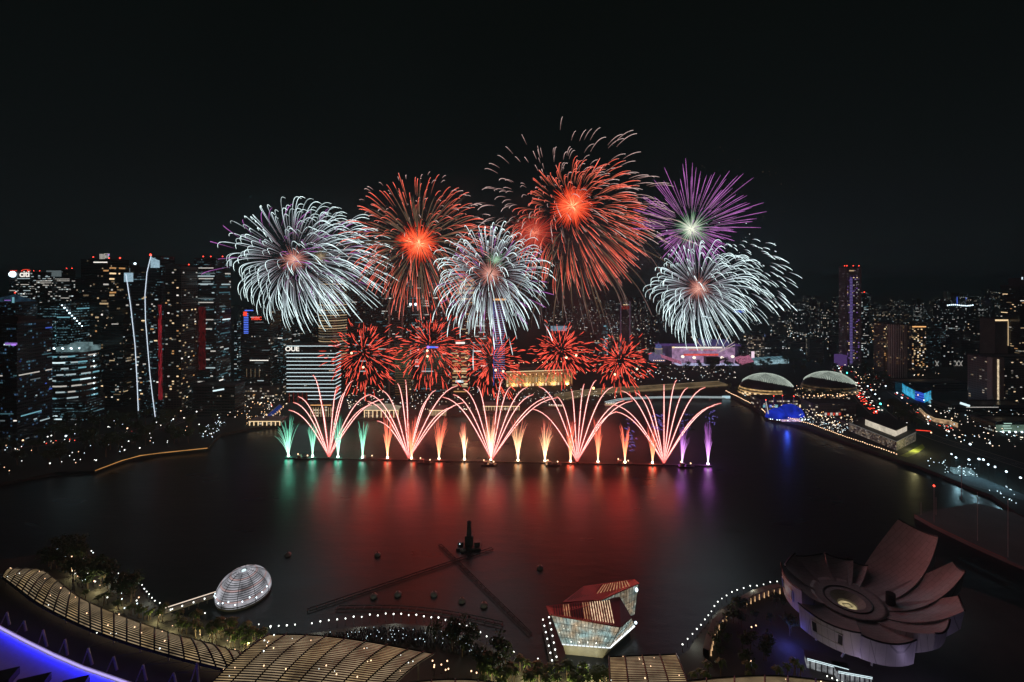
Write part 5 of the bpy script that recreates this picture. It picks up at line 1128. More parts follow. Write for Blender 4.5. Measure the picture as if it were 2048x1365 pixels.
def curtain(name, tl, tr, br, bl, mat, nu, nv, diag=True):
    m = MB(); m.face([bl, br, tr, tl]); g = m.build(name, mat, r)
    n = (br - bl).cross(tl - bl).normalized()
    if n.y > 0: n = -n
    m = MB()
    def P(u, v): return bl.lerp(br, u).lerp(tl.lerp(tr, u), v) + n * .12
    for i in range(nu + 1): m.tube([P(i / nu, 0), P(i / nu, 1)], .09, 4)
    for j in range(nv + 1): m.tube([P(0, j / nv), P(1, j / nv)], .09, 4)
    if diag:
        for i in range(0, nu, 2):
            m.tube([P(i / nu, 0), P(min(1, (i + nv * .5) / nu), 1 if (i + nv * .5) <= nu else (nu - i) / (nv * .5))], .07, 4)
    m.build('mullion_grid', M['dark_metal'], g); return g
def glassglow(name, st):
    N = NT(name); b = N.n('BsdfPrincipled'); b.inputs['Base Color'].default_value = (.05, .06, .06, 1); b.inputs['Roughness'].default_value = .12
    tc = N.n('TexCoord'); nz = N.n('TexNoise'); nz.inputs['Scale'].default_value = .22; nz.inputs['Detail'].default_value = 5; nz.inputs['Roughness'].default_value = .65; N.l(tc.outputs['Object'], nz.inputs['Vector'])
    n2 = N.n('TexNoise'); n2.inputs['Scale'].default_value = .13; N.l(tc.outputs['Object'], n2.inputs['Vector'])
    vo = N.n('TexVoronoi'); vo.inputs['Scale'].default_value = .55; N.l(tc.outputs['Object'], vo.inputs['Vector'])
    cr = N.n('ValToRGB'); cr.color_ramp.elements[0].position = .38; cr.color_ramp.elements[0].color = (.62, .9, .88, 1); cr.color_ramp.elements[1].position = .62; cr.color_ramp.elements[1].color = (1, .76, .5, 1); N.l(n2.outputs[0], cr.inputs[0])
    N.l(cr.outputs[0], b.inputs['Emission Color'])
    k = N.math('MULTIPLY', N.math('POWER', nz.outputs[0], 2.2), st); k = N.math('ADD', k, N.math('MULTIPLY', N.math('LESS_THAN', vo.outputs[0], .16), st * .55))
    N.l(k, b.inputs['Emission Strength']); N.l(b.outputs[0], N.out.inputs['Surface']); N.mat.cycles.emission_sampling = 'NONE'; return N.mat
gg = glassglow('lit_glass', 1.9); ggw = glassglow('lit_glass_far', 1.0)
dz = Vector((0, 0, -.62))
curtain('front_glass', E_ + dz + Vector((1, .3, 0)), D_ + dz + Vector((-.4, .5, 0)), b2, b1, gg, 18, 4)
curtain('side_glass', D_ + dz, C_ + dz + Vector((0, .5, 0)), b3, b2, gg, 8, 4)
fb1, fb2 = G(1222, 1246, 4.5), G(1269, 1229.5, 4.5)
curtain('far_glass', J_ + dz, I_ + dz + Vector((-.6, .3, 0)), fb2, fb2.lerp(fb1, 1.0), ggw, 12, 4)
bk = [E_ + dz, A_ + dz, B_ + dz, C_ + dz]; m = MB(); m.face([b1, A_ + dz, E_ + dz]); m.face([b1, G(1140, 1270, 4.5), B_ + dz, A_ + dz]); m.face([G(1140, 1270, 4.5), b3, C_ + dz, B_ + dz]); m.build('rear_glass', M['dark_metal'], r)
m = MB(); m.face([fb2, H_ + dz, I_ + dz]); m.face([fb2, G(1180, 1240, 4.5), G_ + dz, H_ + dz]); m.face([G(1180, 1240, 4.5), F_ + dz, G_ + dz]); m.build('rear_glass', M['dark_metal'], r)
# bright sill line and pale plinth
for p, q, nseg in ((b1, b2, 12), (b2, b3, 10)):
    for i in range(nseg):
        u, v = p.lerp(q, (i + .08) / nseg), p.lerp(q, (i + .92) / nseg); m = MB(); m.tube([u + Vector((0, -.4, .2)), v + Vector((0, -.4, .2))], .30 if p is b1 else .42, 4); m.build('sill_light', emat('sill_glow', (.9, .97, 1), 1.3 if p is b1 else 2.0), r)
p1, p2 = G(1131, 1309, 0), G(1205, 1316.6, 0)
plm = pmat('plinth_stone', (.34, .33, .25), .7, scale=.15)
m = MB(); t1 = b1 + Vector((.5, .3, -.3)); t2 = b2 + Vector((-.3, .3, -.3)); t3 = b3 + Vector((-1, 0, -.3)); p3 = G(1258, 1268, 0)
m.face([p1, p2, t2, t1]); m.face([p2, p3, t3, t2]); m.face([t1, t2, t3, G(1140, 1272, 4.2)]); m.face([p3, G(1145, 1285, 0), G(1140, 1272, 4.2), t3]); m.build('plinth', plm, r)
m = MB(); m.ball(tuple(b3 + Vector((.6, -.4, 2))), .7, 8); m.build('corner_lamp', M['lamp_cool'], r)
m = MB(); m.ball(tuple(I_ + Vector((-2.0, -1.2, -3.0))), .8, 8, sz=1.4); m.build('corner_lamp', M['lamp_cool'], r)
for k in range(4):
    l = bpy.data.lights.new('plinth_light', 'POINT'); l.color = (1, .95, .8); l.energy = 160; l.shadow_soft_size = .2; o = bpy.data.objects.new('plinth_light', l); COL.objects.link(o); o.location = p1.lerp(p2, .15 + .23 * k) + Vector((0, -1.6, 3.2))
# twin gangways with lamps beside the pavilion
for s, (qa, qb) in enumerate((((1086, 1245), (1104, 1327)), ((1098, 1240), (1113, 1320)))):
    a, b = G(*qa, 3), G(*qb, 3); r2 = empty('gangway', (a + b) / 2); tag(r2, ('outer' if s == 0 else 'inner') + ' lamp-lined gangway beside the crystal-shaped pavilion', 'gangway')
    m = MB(); q = (a + b) / 2; t = (b - a); m.box((q.x, q.y, 2.6), (t.length, 2, .5), math.atan2(t.y, t.x)); m.build('deck', M['dark_concrete'], r2)
    for k in range(7): p = a.lerp(b, k / 6); m = MB(); m.tube([p, p + up * 1.2], .1, 4); m.ball(tuple(p + up * 1.5), .42, 5, 1); m.build('lamp', [M['dark_metal'], M['lamp_white']], r2)

# ------------------------------------------------------------------ lotus museum
MC = Vector((PXW(1695, 245), 245, 3)); r = empty('lotus_museum', MC); tag(r, 'white lotus-shaped museum with curled petals and a dish roof', 'museum')
def panelled(name, base):
    N = NT(name); b = N.n('BsdfPrincipled'); tc = N.n('TexCoord'); br = N.n('TexBrick'); b.inputs['Roughness'].default_value = .42
    br.inputs['Scale'].default_value = 1.0; br.inputs['Brick Width'].default_value = 4.2; br.inputs['Row Height'].default_value = 2.1; br.inputs['Mortar Size'].default_value = .06; br.inputs['Bias'].default_value = -.2
    br.inputs['Color1'].default_value = c4(base); br.inputs['Color2'].default_value = c4(tuple(x * .88 for x in base)); br.inputs['Mortar'].default_value = c4(tuple(x * .45 for x in base))
    N.l(tc.outputs['Object'], br.inputs['Vector']); nz = N.n('TexNoise'); nz.inputs['Scale'].default_value = .12; nz.inputs['Detail'].default_value = 5; N.l(tc.outputs['Object'], nz.inputs['Vector'])
    mx = N.n('Mix', data_type='RGBA', blend_type='MULTIPLY'); mx.inputs[0].default_value = .35; N.l(br.outputs['Color'], mx.inputs[6]); N.l(nz.outputs[0], mx.inputs[7])
    N.l(mx.outputs[2], b.inputs['Base Color']); N.l(b.outputs[0], N.out.inputs['Surface']); return N.mat
shell = panelled('petal_shell', (.62, .60, .61)); inner = panelled('petal_inner', (.60, .57, .58)); edge = M['dark_metal']
PET = [(17, 56, 48, 13, 27, .38), (-11, 52, 42, 8, 23, .20), (-35, 45, 34, 8, 25, .32), (-60, 40, 29, 7, 25, .5), (-98, 34, 22, 10.5, 24, .9), (-140, 36, 24, 11, 24, .9), (172, 31, 28, 12, 25, .9), (133, 29, 27, 9, 20, .95), (97, 28, 26, 9, 19, .95), (62, 28, 26.5, 9, 16, .9), (44, 29, 26, 9, 11, .9)]
for az, rt, zt, th, half, tap in PET:
    m = MB(); nu, nv = 14, 8; r0, z0 = 9.0, 19.0
    def top(u, v):
        rr = r0 + (rt - r0) * u; z = z0 + (zt - z0) * (u ** 2.1); w = R(half) * (1.02 - (1.02 - tap) * u ** 1.4); a = R(az) + (v * 2 - 1) * w
        z += (v * 2 - 1) ** 2 * 1.6 * u
        return Vector((rr * math.cos(a), rr * math.sin(a), z))
    def bot(u, v):
        rr = 6 + (rt * (1.0 - .03) - 6) * u; z = 9 + (zt - th - 9) * (u ** 2.6); w = R(half) * (.98 - (.98 - tap * .96) * u ** 1.4); a = R(az) + (v * 2 - 1) * w
        bulge = (1 - (v * 2 - 1) ** 2) * -2.4 * math.sin(PI * min(1, u * .9))
        return Vector((rr * math.cos(a), rr * math.sin(a), z + bulge))
    T = [[m.vert(top(i / nu, j / nv)) for j in range(nv + 1)] for i in range(nu + 1)]; Bv = [[m.vert(bot(i / nu, j / nv)) for j in range(nv + 1)] for i in range(nu + 1)]
    for i in range(nu):
        for j in range(nv):
            m.f.append([T[i][j], T[i + 1][j], T[i + 1][j + 1], T[i][j + 1]]); m.m.append(1)
            m.f.append([Bv[i][j + 1], Bv[i + 1][j + 1], Bv[i + 1][j], Bv[i][j]]); m.m.append(0)
        for j, fl in ((0, 1), (nv, 0)):
            q = [T[i][j], Bv[i][j], Bv[i + 1][j], T[i + 1][j]]; m.f.append(q if fl else q[::-1]); m.m.append(0)
    for j in range(nv): m.f.append([T[nu][j], Bv[nu][j], Bv[nu][j + 1], T[nu][j + 1]]); m.m.append(0)
    o = m.build('petal', [shell, inner], r, local=True, smooth=True)
    for poly_ in o.data.polygons: poly_.use_smooth = True
    o.data.set_sharp_from_angle(angle=R(32))
    m = MB(); q = [top(1, .06), top(1, .94), bot(1, .9).lerp(top(1, .94), .35), bot(1, .1).lerp(top(1, .06), .35)]
    out = Vector((math.cos(R(az)), math.sin(R(az)), 0)) * .15; m.tube([top(1, v / 8) + Vector((0, 0, .1)) for v in range(9)], .45, 4); m.build('tip_edge', edge, o, local=True)
    if az in (172, -140):
        m = MB(); c4_ = [bot(1, .25).lerp(top(1, .25), .3), bot(1, .75).lerp(top(1, .75), .3), bot(1, .75).lerp(top(1, .75), .75), bot(1, .25).lerp(top(1, .25), .75)]
        m.tube([p + out * 3 for p in c4_] + [c4_[0] + out * 3], .3, 4); m.build('skylight_frame', M['white_paint'], o, local=True); m = MB(); m.face([p + out * 2 for p in c4_]); m.build('skylight_pane', M['dark_metal'], o, local=True)
m = MB(); m.lathe([(8, 19.4), (12, 19.55), (15, 19.9), (17, 20.4), (17, 20.1), (8, 18.9)], n=48); m.build('dish', inner, r, local=True, smooth=True)
m = MB(); m.lathe([(10.4, 19.75), (10.9, 19.95), (11.3, 19.7)], n=48); m.build('oculus_ring', M['dark_metal'], r, local=True)
m = MB(); m.lathe([(8, 19.3), (4.6, 16.6), (3.9, 12), (.01, 12)], n=32); m.build('funnel', inner, r, local=True)
m = MB(); m.lathe([(4.1, 15.8), (.01, 15.8)], n=24); m.build('oculus_glow', emat('oculus_glow', (1, .8, .42), .42, var=.5, scale=.3), r, local=True)
m = MB(); m.tube([(-1.8, -1.2, 16.0), (1.8, -1.2, 16.0), (1.8, 1.4, 16.0), (-1.8, 1.4, 16.0), (-1.8, -1.2, 16.0)], .2, 4); m.build('oculus_frame', M['dark_metal'], r, local=True)
a = R(-14); m = MB(); m.lathe([(2.2, 20), (2.2, 26), (.01, 26)], (20 * math.cos(a), 20 * math.sin(a), 0), 14); m.build('vent_drum', M['dark_metal'], r, local=True)
for k in range(10):
    a = R(k * 36 + 10); m = MB(); m.tube([(20 * math.cos(a), 20 * math.sin(a), 0), (14 * math.cos(a + .5), 14 * math.sin(a + .5), 13)], .5, 5); m.build('support_strut', M['white_paint'], r, local=True)
# lit entrance under the petals
for (px_, py_, ln, rz, z) in ((1652, 1326, 17, R(-22), 5), (1704, 1346, 14, R(-14), 5)):
    q = G(px_, py_, 7) - MC; x, y = q.x, q.y
    m = MB(); m.box((x, y, z - 2), (ln, 5, 4.4), rz); m.build('entrance_glass', emat('entrance_glow', (.85, .9, .95), .22, var=.8, scale=.35), r, local=True)
    m = MB(); m.box((x, y + .4, z + .55), (ln + 1, 6, .5), rz); m.build('entrance_roof', M['dark_concrete'], r, local=True)
    ca, sa = math.cos(rz), math.sin(rz)
    for q2 in (.25, .95): m = MB(); m.tube([(x - ca * ln / 2 + sa * 3.2, y - sa * ln / 2 - ca * 3.2, z + q2), (x + ca * ln / 2 + sa * 3.2, y + sa * ln / 2 - ca * 3.2, z + q2)], .16, 4); m.build('light_edge', M['cool_hot'], r, local=True)
    for k in range(7):
        t = -ln / 2 + (k + .5) * ln / 7; m = MB(); m.box((x + ca * t + sa * 2.7, y + sa * t - ca * 2.7, z - 2), (.5, .5, 4.4), rz); m.build('mullion', M['dark_metal'], r, local=True)
for k in range(22): t = k / 21; m = MB(); m.ball((-30 + t * 34, -27 - t * 24 + 5 * t * t, 1.2), .3, 5); m.build('path_lamp', M['lamp_white'], r, local=True)
for dx, dy, dz_, col, e in ((-20, -38, 5, (.6, .45, .9), 1500), (12, -44, 5, (.7, .55, 1), 2200), (-37, -8, 6, (.12, .14, 1), 2600), (60, 24, 14, (.35, .8, .9), 2600), (-32, -42, 8, (1, .75, .7), 1500)):
    l = bpy.data.lights.new('petal_uplight', 'POINT'); l.color = col; l.energy = e; l.shadow_soft_size = 1.5; o = bpy.data.objects.new('petal_uplight', l); COL.objects.link(o); o.location = MC + Vector((dx, dy, dz_))
# curved garden terraces west of the museum
def arcwall(px_pts, label, h=4.0):
    P = [G(*p, 3) for p in px_pts]; c = sum(P, Vector()) / len(P); r = empty('terrace_wall', (c.x, c.y, 3)); tag(r, label, 'terrace')
    m = MB()
    for a, b in zip(P, P[1:]):
        t = (b - a).normalized(); nr = Vector((t.y, -t.x, 0)); 
        m.face([a, b, b + up * h, a + up * h]); m.face([a + up * h, b + up * h, b + up * h + nr * 3, a + up * h + nr * 3]); m.face([b + nr * 3, a + nr * 3, a + nr * 3 + up * h, b + nr * 3 + up * h])
    m.build('wall', pmat('terrace_stone', (.2, .17, .14), .8, scale=.3), r)
    n = len(P) * 2
    for k in range(n):
        t = (k + .5) / n * (len(P) - 1); i = int(t); q = P[i].lerp(P[i + 1], t - i); tt = (P[i + 1] - P[i]).normalized(); nr = Vector((tt.y, -tt.x, 0))
        m = MB(); m.tube([q + nr * 3.6 + up * .3, q + nr * 3.6 + up * 3.4], [.35, .15], 5); m.build('uplight_column', emat('uplight', (1, .6, .3), .8, var=.4, scale=1), r)
    return P
arcwall([(1406, 1312), (1412, 1285), (1424, 1255), (1444, 1232)], 'curved garden wall with warm upright lamps nearest the slatted canopy')
arcwall([(1478, 1208), (1500, 1196), (1526, 1186), (1556, 1180)], 'curved garden wall with warm upright lamps beside the lotus museum')

# ------------------------------------------------------------------ slatted canopies of the mall
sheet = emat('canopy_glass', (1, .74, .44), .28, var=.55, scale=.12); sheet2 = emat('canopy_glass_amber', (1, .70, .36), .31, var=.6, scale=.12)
slat = pmat('slat_metal', (.06, .05, .04), .5, metal=.3, scale=.6)
def canopy(label, upP, loP, nbay, nrow, bulge=3.0, z=20.0, mat=None, lamps=26):
    def path(P, t):
        n = len(P) - 1; x = t * n; i = min(n - 1, int(x)); f = x - i
        p0, p1, p2, p3 = P[max(0, i - 1)], P[i], P[i + 1], P[min(n, i + 2)]
        return .5 * ((2 * p1) + (p2 - p0) * f + (2 * p0 - 5 * p1 + 4 * p2 - p3) * f * f + (3 * p1 - p0 - 3 * p2 + p3) * f ** 3)
    U = [G(*p, z) for p in upP]; L = [G(*p, z) for p in loP]
    def S(u, v, dz=0.0): return path(U, u).lerp(path(L, u), v) + up * (bulge * (1 - (2 * v - 1) ** 2) + dz)
    c = S(.5, .5); r = empty('slatted_canopy', (c.x, c.y, z)); tag(r, label, 'canopy', 'slatted mall canopies')
    for i in range(nbay):
        u0, u1 = i / nbay, (i + 1) / nbay; us = [u0 + (u1 - u0) * q / 3 for q in range(4)]
        m = MB()
        for a, b in zip(us, us[1:]):
            for j in range(10): m.face([S(a, j / 10), S(a, (j + 1) / 10), S(b, (j + 1) / 10), S(b, j / 10)])
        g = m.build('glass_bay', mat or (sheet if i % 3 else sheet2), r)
        m = MB()
        for k in range(nrow):
            v0, v1 = (k + .18) / nrow, (k + .82) / nrow
            for a, b in zip(us, us[1:]):
                A4 = [S(a, v0, .25), S(a, v1, .40), S(b, v1, .40), S(b, v0, .25)]; B4 = [p - up * .12 for p in A4]
                m.face(A4); m.face(B4[::-1]); m.face([A4[1], A4[0], B4[0], B4[1]]); m.face([A4[3], A4[2], B4[2], B4[3]]); m.face([A4[2], A4[1], B4[1], B4[2]])
        m.build('slat', slat, g)
    for i in range(nbay + 1):
        m = MB(); m.tube([S(min(.9999, i / nbay), v / 10, .5) for v in range(11)], .38, 4); m.build('rib', M['dark_metal'], r)
    for v in (0, 1): m = MB(); m.tube([S(min(.9999, q / 30), v, .2) for q in range(31)], .45, 4); m.build('edge_beam', M['dark_concrete'], r)
    for k in range(lamps):
        m = MB(); m.ball(tuple(S(random.random() * .98, random.random(), .45)), random.choice((.14, .2, .3)), 5); m.build('downlight', random.choice((M['lamp_white'], M['lamp_warm'], M['lamp_warm'])), r)
    for k in range(max(3, nbay // 2)):
        for v in (.08, .92):
            q = S((k + .5) / max(3, nbay // 2), v); m = MB(); m.tube([(q.x, q.y, 3), (q.x, q.y, q.z - .3)], .35, 5); m.build('column', M['concrete'], r)
    return S
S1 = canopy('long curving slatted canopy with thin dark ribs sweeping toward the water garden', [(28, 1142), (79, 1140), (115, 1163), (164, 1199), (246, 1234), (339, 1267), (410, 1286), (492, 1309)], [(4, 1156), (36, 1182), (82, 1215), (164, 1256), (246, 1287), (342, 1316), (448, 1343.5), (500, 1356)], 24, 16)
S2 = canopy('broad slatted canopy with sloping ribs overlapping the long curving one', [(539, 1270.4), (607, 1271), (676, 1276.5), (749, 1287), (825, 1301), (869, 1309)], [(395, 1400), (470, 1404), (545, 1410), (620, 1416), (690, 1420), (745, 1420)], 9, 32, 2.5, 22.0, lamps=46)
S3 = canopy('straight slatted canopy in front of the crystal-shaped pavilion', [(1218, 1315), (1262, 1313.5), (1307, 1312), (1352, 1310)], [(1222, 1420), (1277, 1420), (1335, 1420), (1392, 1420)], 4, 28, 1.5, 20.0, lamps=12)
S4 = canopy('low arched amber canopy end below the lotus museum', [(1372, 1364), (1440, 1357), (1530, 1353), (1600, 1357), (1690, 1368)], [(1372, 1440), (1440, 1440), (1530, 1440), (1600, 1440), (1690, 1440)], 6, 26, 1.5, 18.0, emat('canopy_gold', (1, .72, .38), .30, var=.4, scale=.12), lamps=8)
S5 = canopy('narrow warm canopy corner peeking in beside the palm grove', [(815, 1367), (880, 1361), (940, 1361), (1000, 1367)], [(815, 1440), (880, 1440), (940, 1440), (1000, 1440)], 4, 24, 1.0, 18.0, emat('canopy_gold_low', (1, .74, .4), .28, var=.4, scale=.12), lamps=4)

# terrace roof, blue-lit deck, light strip, masts and cables
edgeP = [(-60, 1222), (0, 1254), (55, 1283), (110, 1310), (170, 1336), (225, 1355), (290, 1378), (360, 1405), (430, 1430)]
E = [G(*p, 25) for p in edgeP]
terr = [G(*p, 17.5) for p in ((-60, 1150), (4, 1158), (36, 1184), (82, 1217), (164, 1258), (246, 1289), (342, 1318), (448, 1345), (520, 1372))]
poly = [(p.x, p.y) for p in E] + [(p.x, p.y) for p in reversed(terr)]
m = MB(); m.prism([(p[0], p[1]) for p in poly], 3.05, 17.4); o = m.build('mall_roof', M['roof']); tag(o, 'dark flat mall roof between the blue deck and the long canopy', 'roof')
r = empty('blue_deck', E[3]); tag(r, 'pool deck edge flooded with deep blue light along a glowing strip', 'deck')
dk = pmat('deck_paint', (.62, .62, .66), .55, var=.15, scale=.3)
back = [(-160, 60), (-40, 60)]
m = MB(); m.prism([(p.x, p.y) for p in E][::-1] + [(E[0].x - 10, 100), (E[-1].x - 10, 100)], 23, 25); m.build('deck', dk, r)
strip = emat('led_strip', (.56, .46, 1), 1.0)
out = []
for i in range(len(E)):
    t = (E[min(i + 1, len(E) - 1)] - E[max(i - 1, 0)]).normalized(); out.append(Vector((-t.y, t.x, 0)))
for i in range(len(E) - 1):
    for q in range(2):
        a, b = E[i].lerp(E[i + 1], q / 2 + .01), E[i].lerp(E[i + 1], q / 2 + .49); n = out[i]
        m = MB(); m.tube([a - n * .8 + up * .7, b - n * .8 + up * .7], .36, 5); m.build('light_strip', strip, r)
    a, b, n = E[i], E[i + 1], out[i]
    m = MB(); m.face([a, b, b + up * 1.0, a + up * 1.0]); m.face([a - n * .2 + up * 1.0, a + up * 1.0, b + up * 1.0, b - n * .2 + up * 1.0]); m.face([b - n * .2, a - n * .2, a - n * .2 + up * 1.0, b - n * .2 + up * 1.0]); m.build('parapet', dk, r)
    q = (a + b) / 2
    for side, e in ((-1, 950), (1, 160)):
        l = bpy.data.lights.new('led_strip_light', 'AREA'); l.shape = 'RECTANGLE'; l.size = (b - a).length; l.size_y = .4; l.color = (.004, .007, 1) if side < 0 else (.03, .03, 1); l.energy = e
        o = bpy.data.objects.new('led_strip_light', l); COL.objects.link(o); ang = math.atan2(b.y - a.y, b.x - a.x)
        o.location = q + n * side * 1.0 + up * 1.5; o.rotation_euler = (R(58) * side, 0, ang); o.parent = r; o.location = Vector(o.location) - Vector(r.location)
for px, py, w_, d_ in ((4, 1352, 8, 7), (54, 1372, 11, 10), (142, 1372, 9, 8)):
    p = G(px, py, 28); m = MB(); m.box((p.x, p.y, 26.6), (w_, d_, 3.0), R(20)); o = m.build('roof_unit', M['dark_metal']); tag(o, {4: 'dark plant box at the very corner of the blue deck', 54: 'largest dark plant box standing on the blue deck', 142: 'dark plant box on the blue deck nearest the glowing strip'}[px], 'plant box')
MT = [(13.7, 1224.6, 19, 1250.5), (48, 1242, 52, 1263), (86, 1260, 94, 1294), (130, 1279, 135, 1311), (176, 1297, 184.6, 1330), (227, 1313.5, 234, 1341), (286, 1330, 292.6, 1362), (347, 1346, 353, 1372), (394, 1326, 398, 1376)]
order = ['first', 'second', 'third', 'fourth', 'fifth', 'sixth', 'seventh', 'eighth', 'ninth']
for i, (ax, ay, bx, by) in enumerate(MT):
    foot = G(bx, by, 17.5); d = foot.y * 1.005; head = W(ax, ay, d); r = empty('cable_mast', foot); tag(r, f'{order[i]} slanting steel cable mast from the far end of the blue strip', 'mast', 'cable masts on the mall roof')
    m = MB(); m.tube([foot, head], [.55, .45], 6); m.build('post', M['pale_metal'], r); m = MB(); m.tube([foot + Vector((-4, -1, 0)), head], [.3, .25], 5); m.build('back_strut', M['pale_metal'], r)
    for k in range(3):
        u = min(.98, .04 + i * .105 + k * .045); m = MB(); m.tube([head, S1(u, 1.0, .4)], .07, 3); m.build('cable', M['dark_metal'], r)
# ------------------------------------------------------------------ lamps
def lamp_mesh(name, h, rad, mk):
    m = MB(); m.tube([(0, 0, 0), (0, 0, h)], .12, 5); m.box((0, 0, .2), (.6, .6, .4)); m.ball((0, 0, h + rad * .7), rad, 6, 1); return m.mesh(name, [M['dark_metal'], M[mk]])
def lamp_row(pts, n, h, rad, mk, label, group, z=3.0, skip=0.0, name='promenade_lamp'):
    me = lamp_mesh(name, h, rad, mk); P = [G(*p, z) for p in pts]
    ln = [(b - a).length for a, b in zip(P, P[1:])]; tot = sum(ln)
    for k in range(n):
        if random.random() < skip: continue
        s = tot * k / max(1, n - 1); i = 0
        while i < len(ln) - 1 and s > ln[i]: s -= ln[i]; i += 1
        q = P[i].lerp(P[i + 1], min(1, s / ln[i])); k_ = random.uniform(.8, 1.25); tag(link(name, me, None, q, 0, (k_, k_, random.uniform(.9, 1.1))), label, 'lamp', group)
lamp_row([(212, 1157), (240, 1160), (262, 1168), (284, 1184), (297, 1202), (310, 1216), (330, 1224)], 16, 4, .34, 'lamp_white', 'white globe lamp in the row curving along the garden to the jetty bridge', 'globe lamps by the water garden')
lamp_row([(345, 1232), (400, 1240), (430, 1248), (480, 1260), (505, 1264), (541, 1270)], 10, 4, .32, 'lamp_white', 'white globe lamp in the broken row behind the palms facing the striped dome', 'globe lamps behind the palms', skip=.15)
lamp_row([(541, 1268), (600, 1266), (640, 1260), (690, 1252), (740, 1246), (790, 1243), (853, 1247), (878, 1252), (920, 1264), (950, 1275), (1000, 1304), (1035, 1325), (1062, 1334), (1076, 1337)], 36, 4, .40, 'lamp_white', 'white globe lamp in the long arc along the near promenade', 'globe lamps on the near promenade arc', skip=.06)
lamp_row([(1365, 1304), (1383, 1287), (1398, 1270), (1413, 1252), (1432, 1222), (1448, 1207), (1475, 1193), (1500, 1187), (1525, 1182), (1550, 1177), (1570, 1177)], 21, 4, .34, 'lamp_white', 'white globe lamp in the row rounding the garden terraces to the lotus museum', 'globe lamps round the terraces')
lamp_row([(1452, 786), (1480, 800), (1523, 822), (1530, 829)], 40, 3, .55, 'lamp_warm', 'small warm lamp in the tight row leading from the footbridge to the blue sail roofs', 'warm lamps on the north quay')
lamp_row([(1531, 833), (1545, 840), (1560, 843), (1575, 845)], 18, 2, .32, 'lamp_warm', 'tiny warm lamp on the curved stage edge below the blue sail roofs', 'warm lamps on the curved stage edge')
lamp_row([(1573, 841), (1619, 854), (1684, 878), (1742, 898), (1793, 916)], 54, 4, .5, 'lamp_warm', 'warm lamp in the long straight promenade row below the lantern hall', 'warm lamps below the lantern hall')
lamp_row([(1903, 935), (1912, 942), (1935, 948), (1955, 951), (1962, 948), (1980, 962), (1993, 969), (2022, 980), (2041, 985)], 9, 14, .85, 'lamp_cool', 'powerful blue-white floodlight on a pole along the east waterfront', 'floodlights on the east waterfront')
me = lamp_mesh('signal_light', 5, 1.5, 'lamp_green')
for px, py, lab in ((1684, 730, 'green traffic signal nearest the violet hotel foot'), (1694, 752, 'green traffic signal just past the second shell dome'), (1561, 660, 'green signal far off before the skyline'), (1460, 734, 'small green signal by the parade stage'), (1761, 816, 'green signal beside the red tail lights')): tag(link('traffic_signal', me, None, G(px, py)), lab, 'traffic light')
c = G(870, 790); m = MB(); m.tube([c, c + Vector((0, 0, 12))], .3, 5); m.ball(tuple(c + Vector((0, 0, 13))), 2.0, 8, 1); tag(m.build('flood_mast', [M['dark_metal'], emat('flood_amber', (1, .6, .2), 5)]), 'single fierce amber floodlight on the quay behind the second comet fan', 'lamp')
tag(m and link('flood_mast', bpy.data.meshes[bpy.data.objects['flood_mast'].data.name], None, (PXW(1187, 760) - c.x, 760 - c.y, 0)), 'amber-white floodlight on the quay near the road bridge', 'lamp')

def in_poly(x, y, poly):
    c = False; n = len(poly); j = n - 1
    for i in range(n):
        if ((poly[i][1] > y) != (poly[j][1] > y)) and x < (poly[j][0] - poly[i][0]) * (y - poly[i][1]) / (poly[j][1] - poly[i][1]) + poly[i][0]: c = not c
        j = i
    return c
def sample(poly, n, rn):
    xs = [p[0] for p in poly]; ys = [p[1] for p in poly]; out = []
    while len(out) < n:
        x, y = rn.uniform(min(xs), max(xs)), rn.uniform(min(ys), max(ys))
        if in_poly(x, y, poly): out.append((x, y))
    return out
# park and quay lamps on the west shore: things; the countless lights farther inland: one mass
rn = random.Random(11)
PARK = [(0, 880), (60, 850), (180, 838), (330, 845), (430, 825), (480, 830), (440, 855), (418, 888), (320, 898), (245, 912), (190, 930), (60, 945), (0, 955)]
lm = [lamp_mesh('park_lamp', 4, r_, k) for r_, k in ((.36, 'lamp_white'), (.36, 'lamp_warm'), (.62, 'lamp_white'), (.32, 'lamp_cool'))]
for px, py in sample(PARK, 95, rn):
    z = rn.random(); tag(link('park_lamp', rn.choice(lm), None, G(px, py)), 'small lamp scattered among the dark trees of the west shore park', 'lamp', 'lamps in the west shore park')
for px, py in sample([(395, 868), (425, 852), (440, 838), (450, 850), (430, 880), (415, 893)], 40, rn):
    tag(link('park_lamp', lm[3], None, G(px, py)), 'tiny white light in the cluster at the park point', 'lamp', 'light cluster at the park point')
c = [G(x, y, 3.4) for x, y in ((192, 941), (245, 921), (282, 911), (320, 906), (416, 896))]
r = empty('lit_quay_edge', c[2]); tag(r, 'amber light line along the stone edge of the west shore', 'quay light'); m = MB(); m.tube([p + Vector((0, -1, 0)) for p in c], .42, 4); m.build('light_line', emat('quay_amber', (1, .48, .14), .62, var=.5, scale=.05), r)
ROAD_L = [lamp_mesh('street_lamp', 9, r_, k) for r_, k in ((.8, 'lamp_white'), (.8, 'lamp_warm'), (1.1, 'lamp_cool'))]
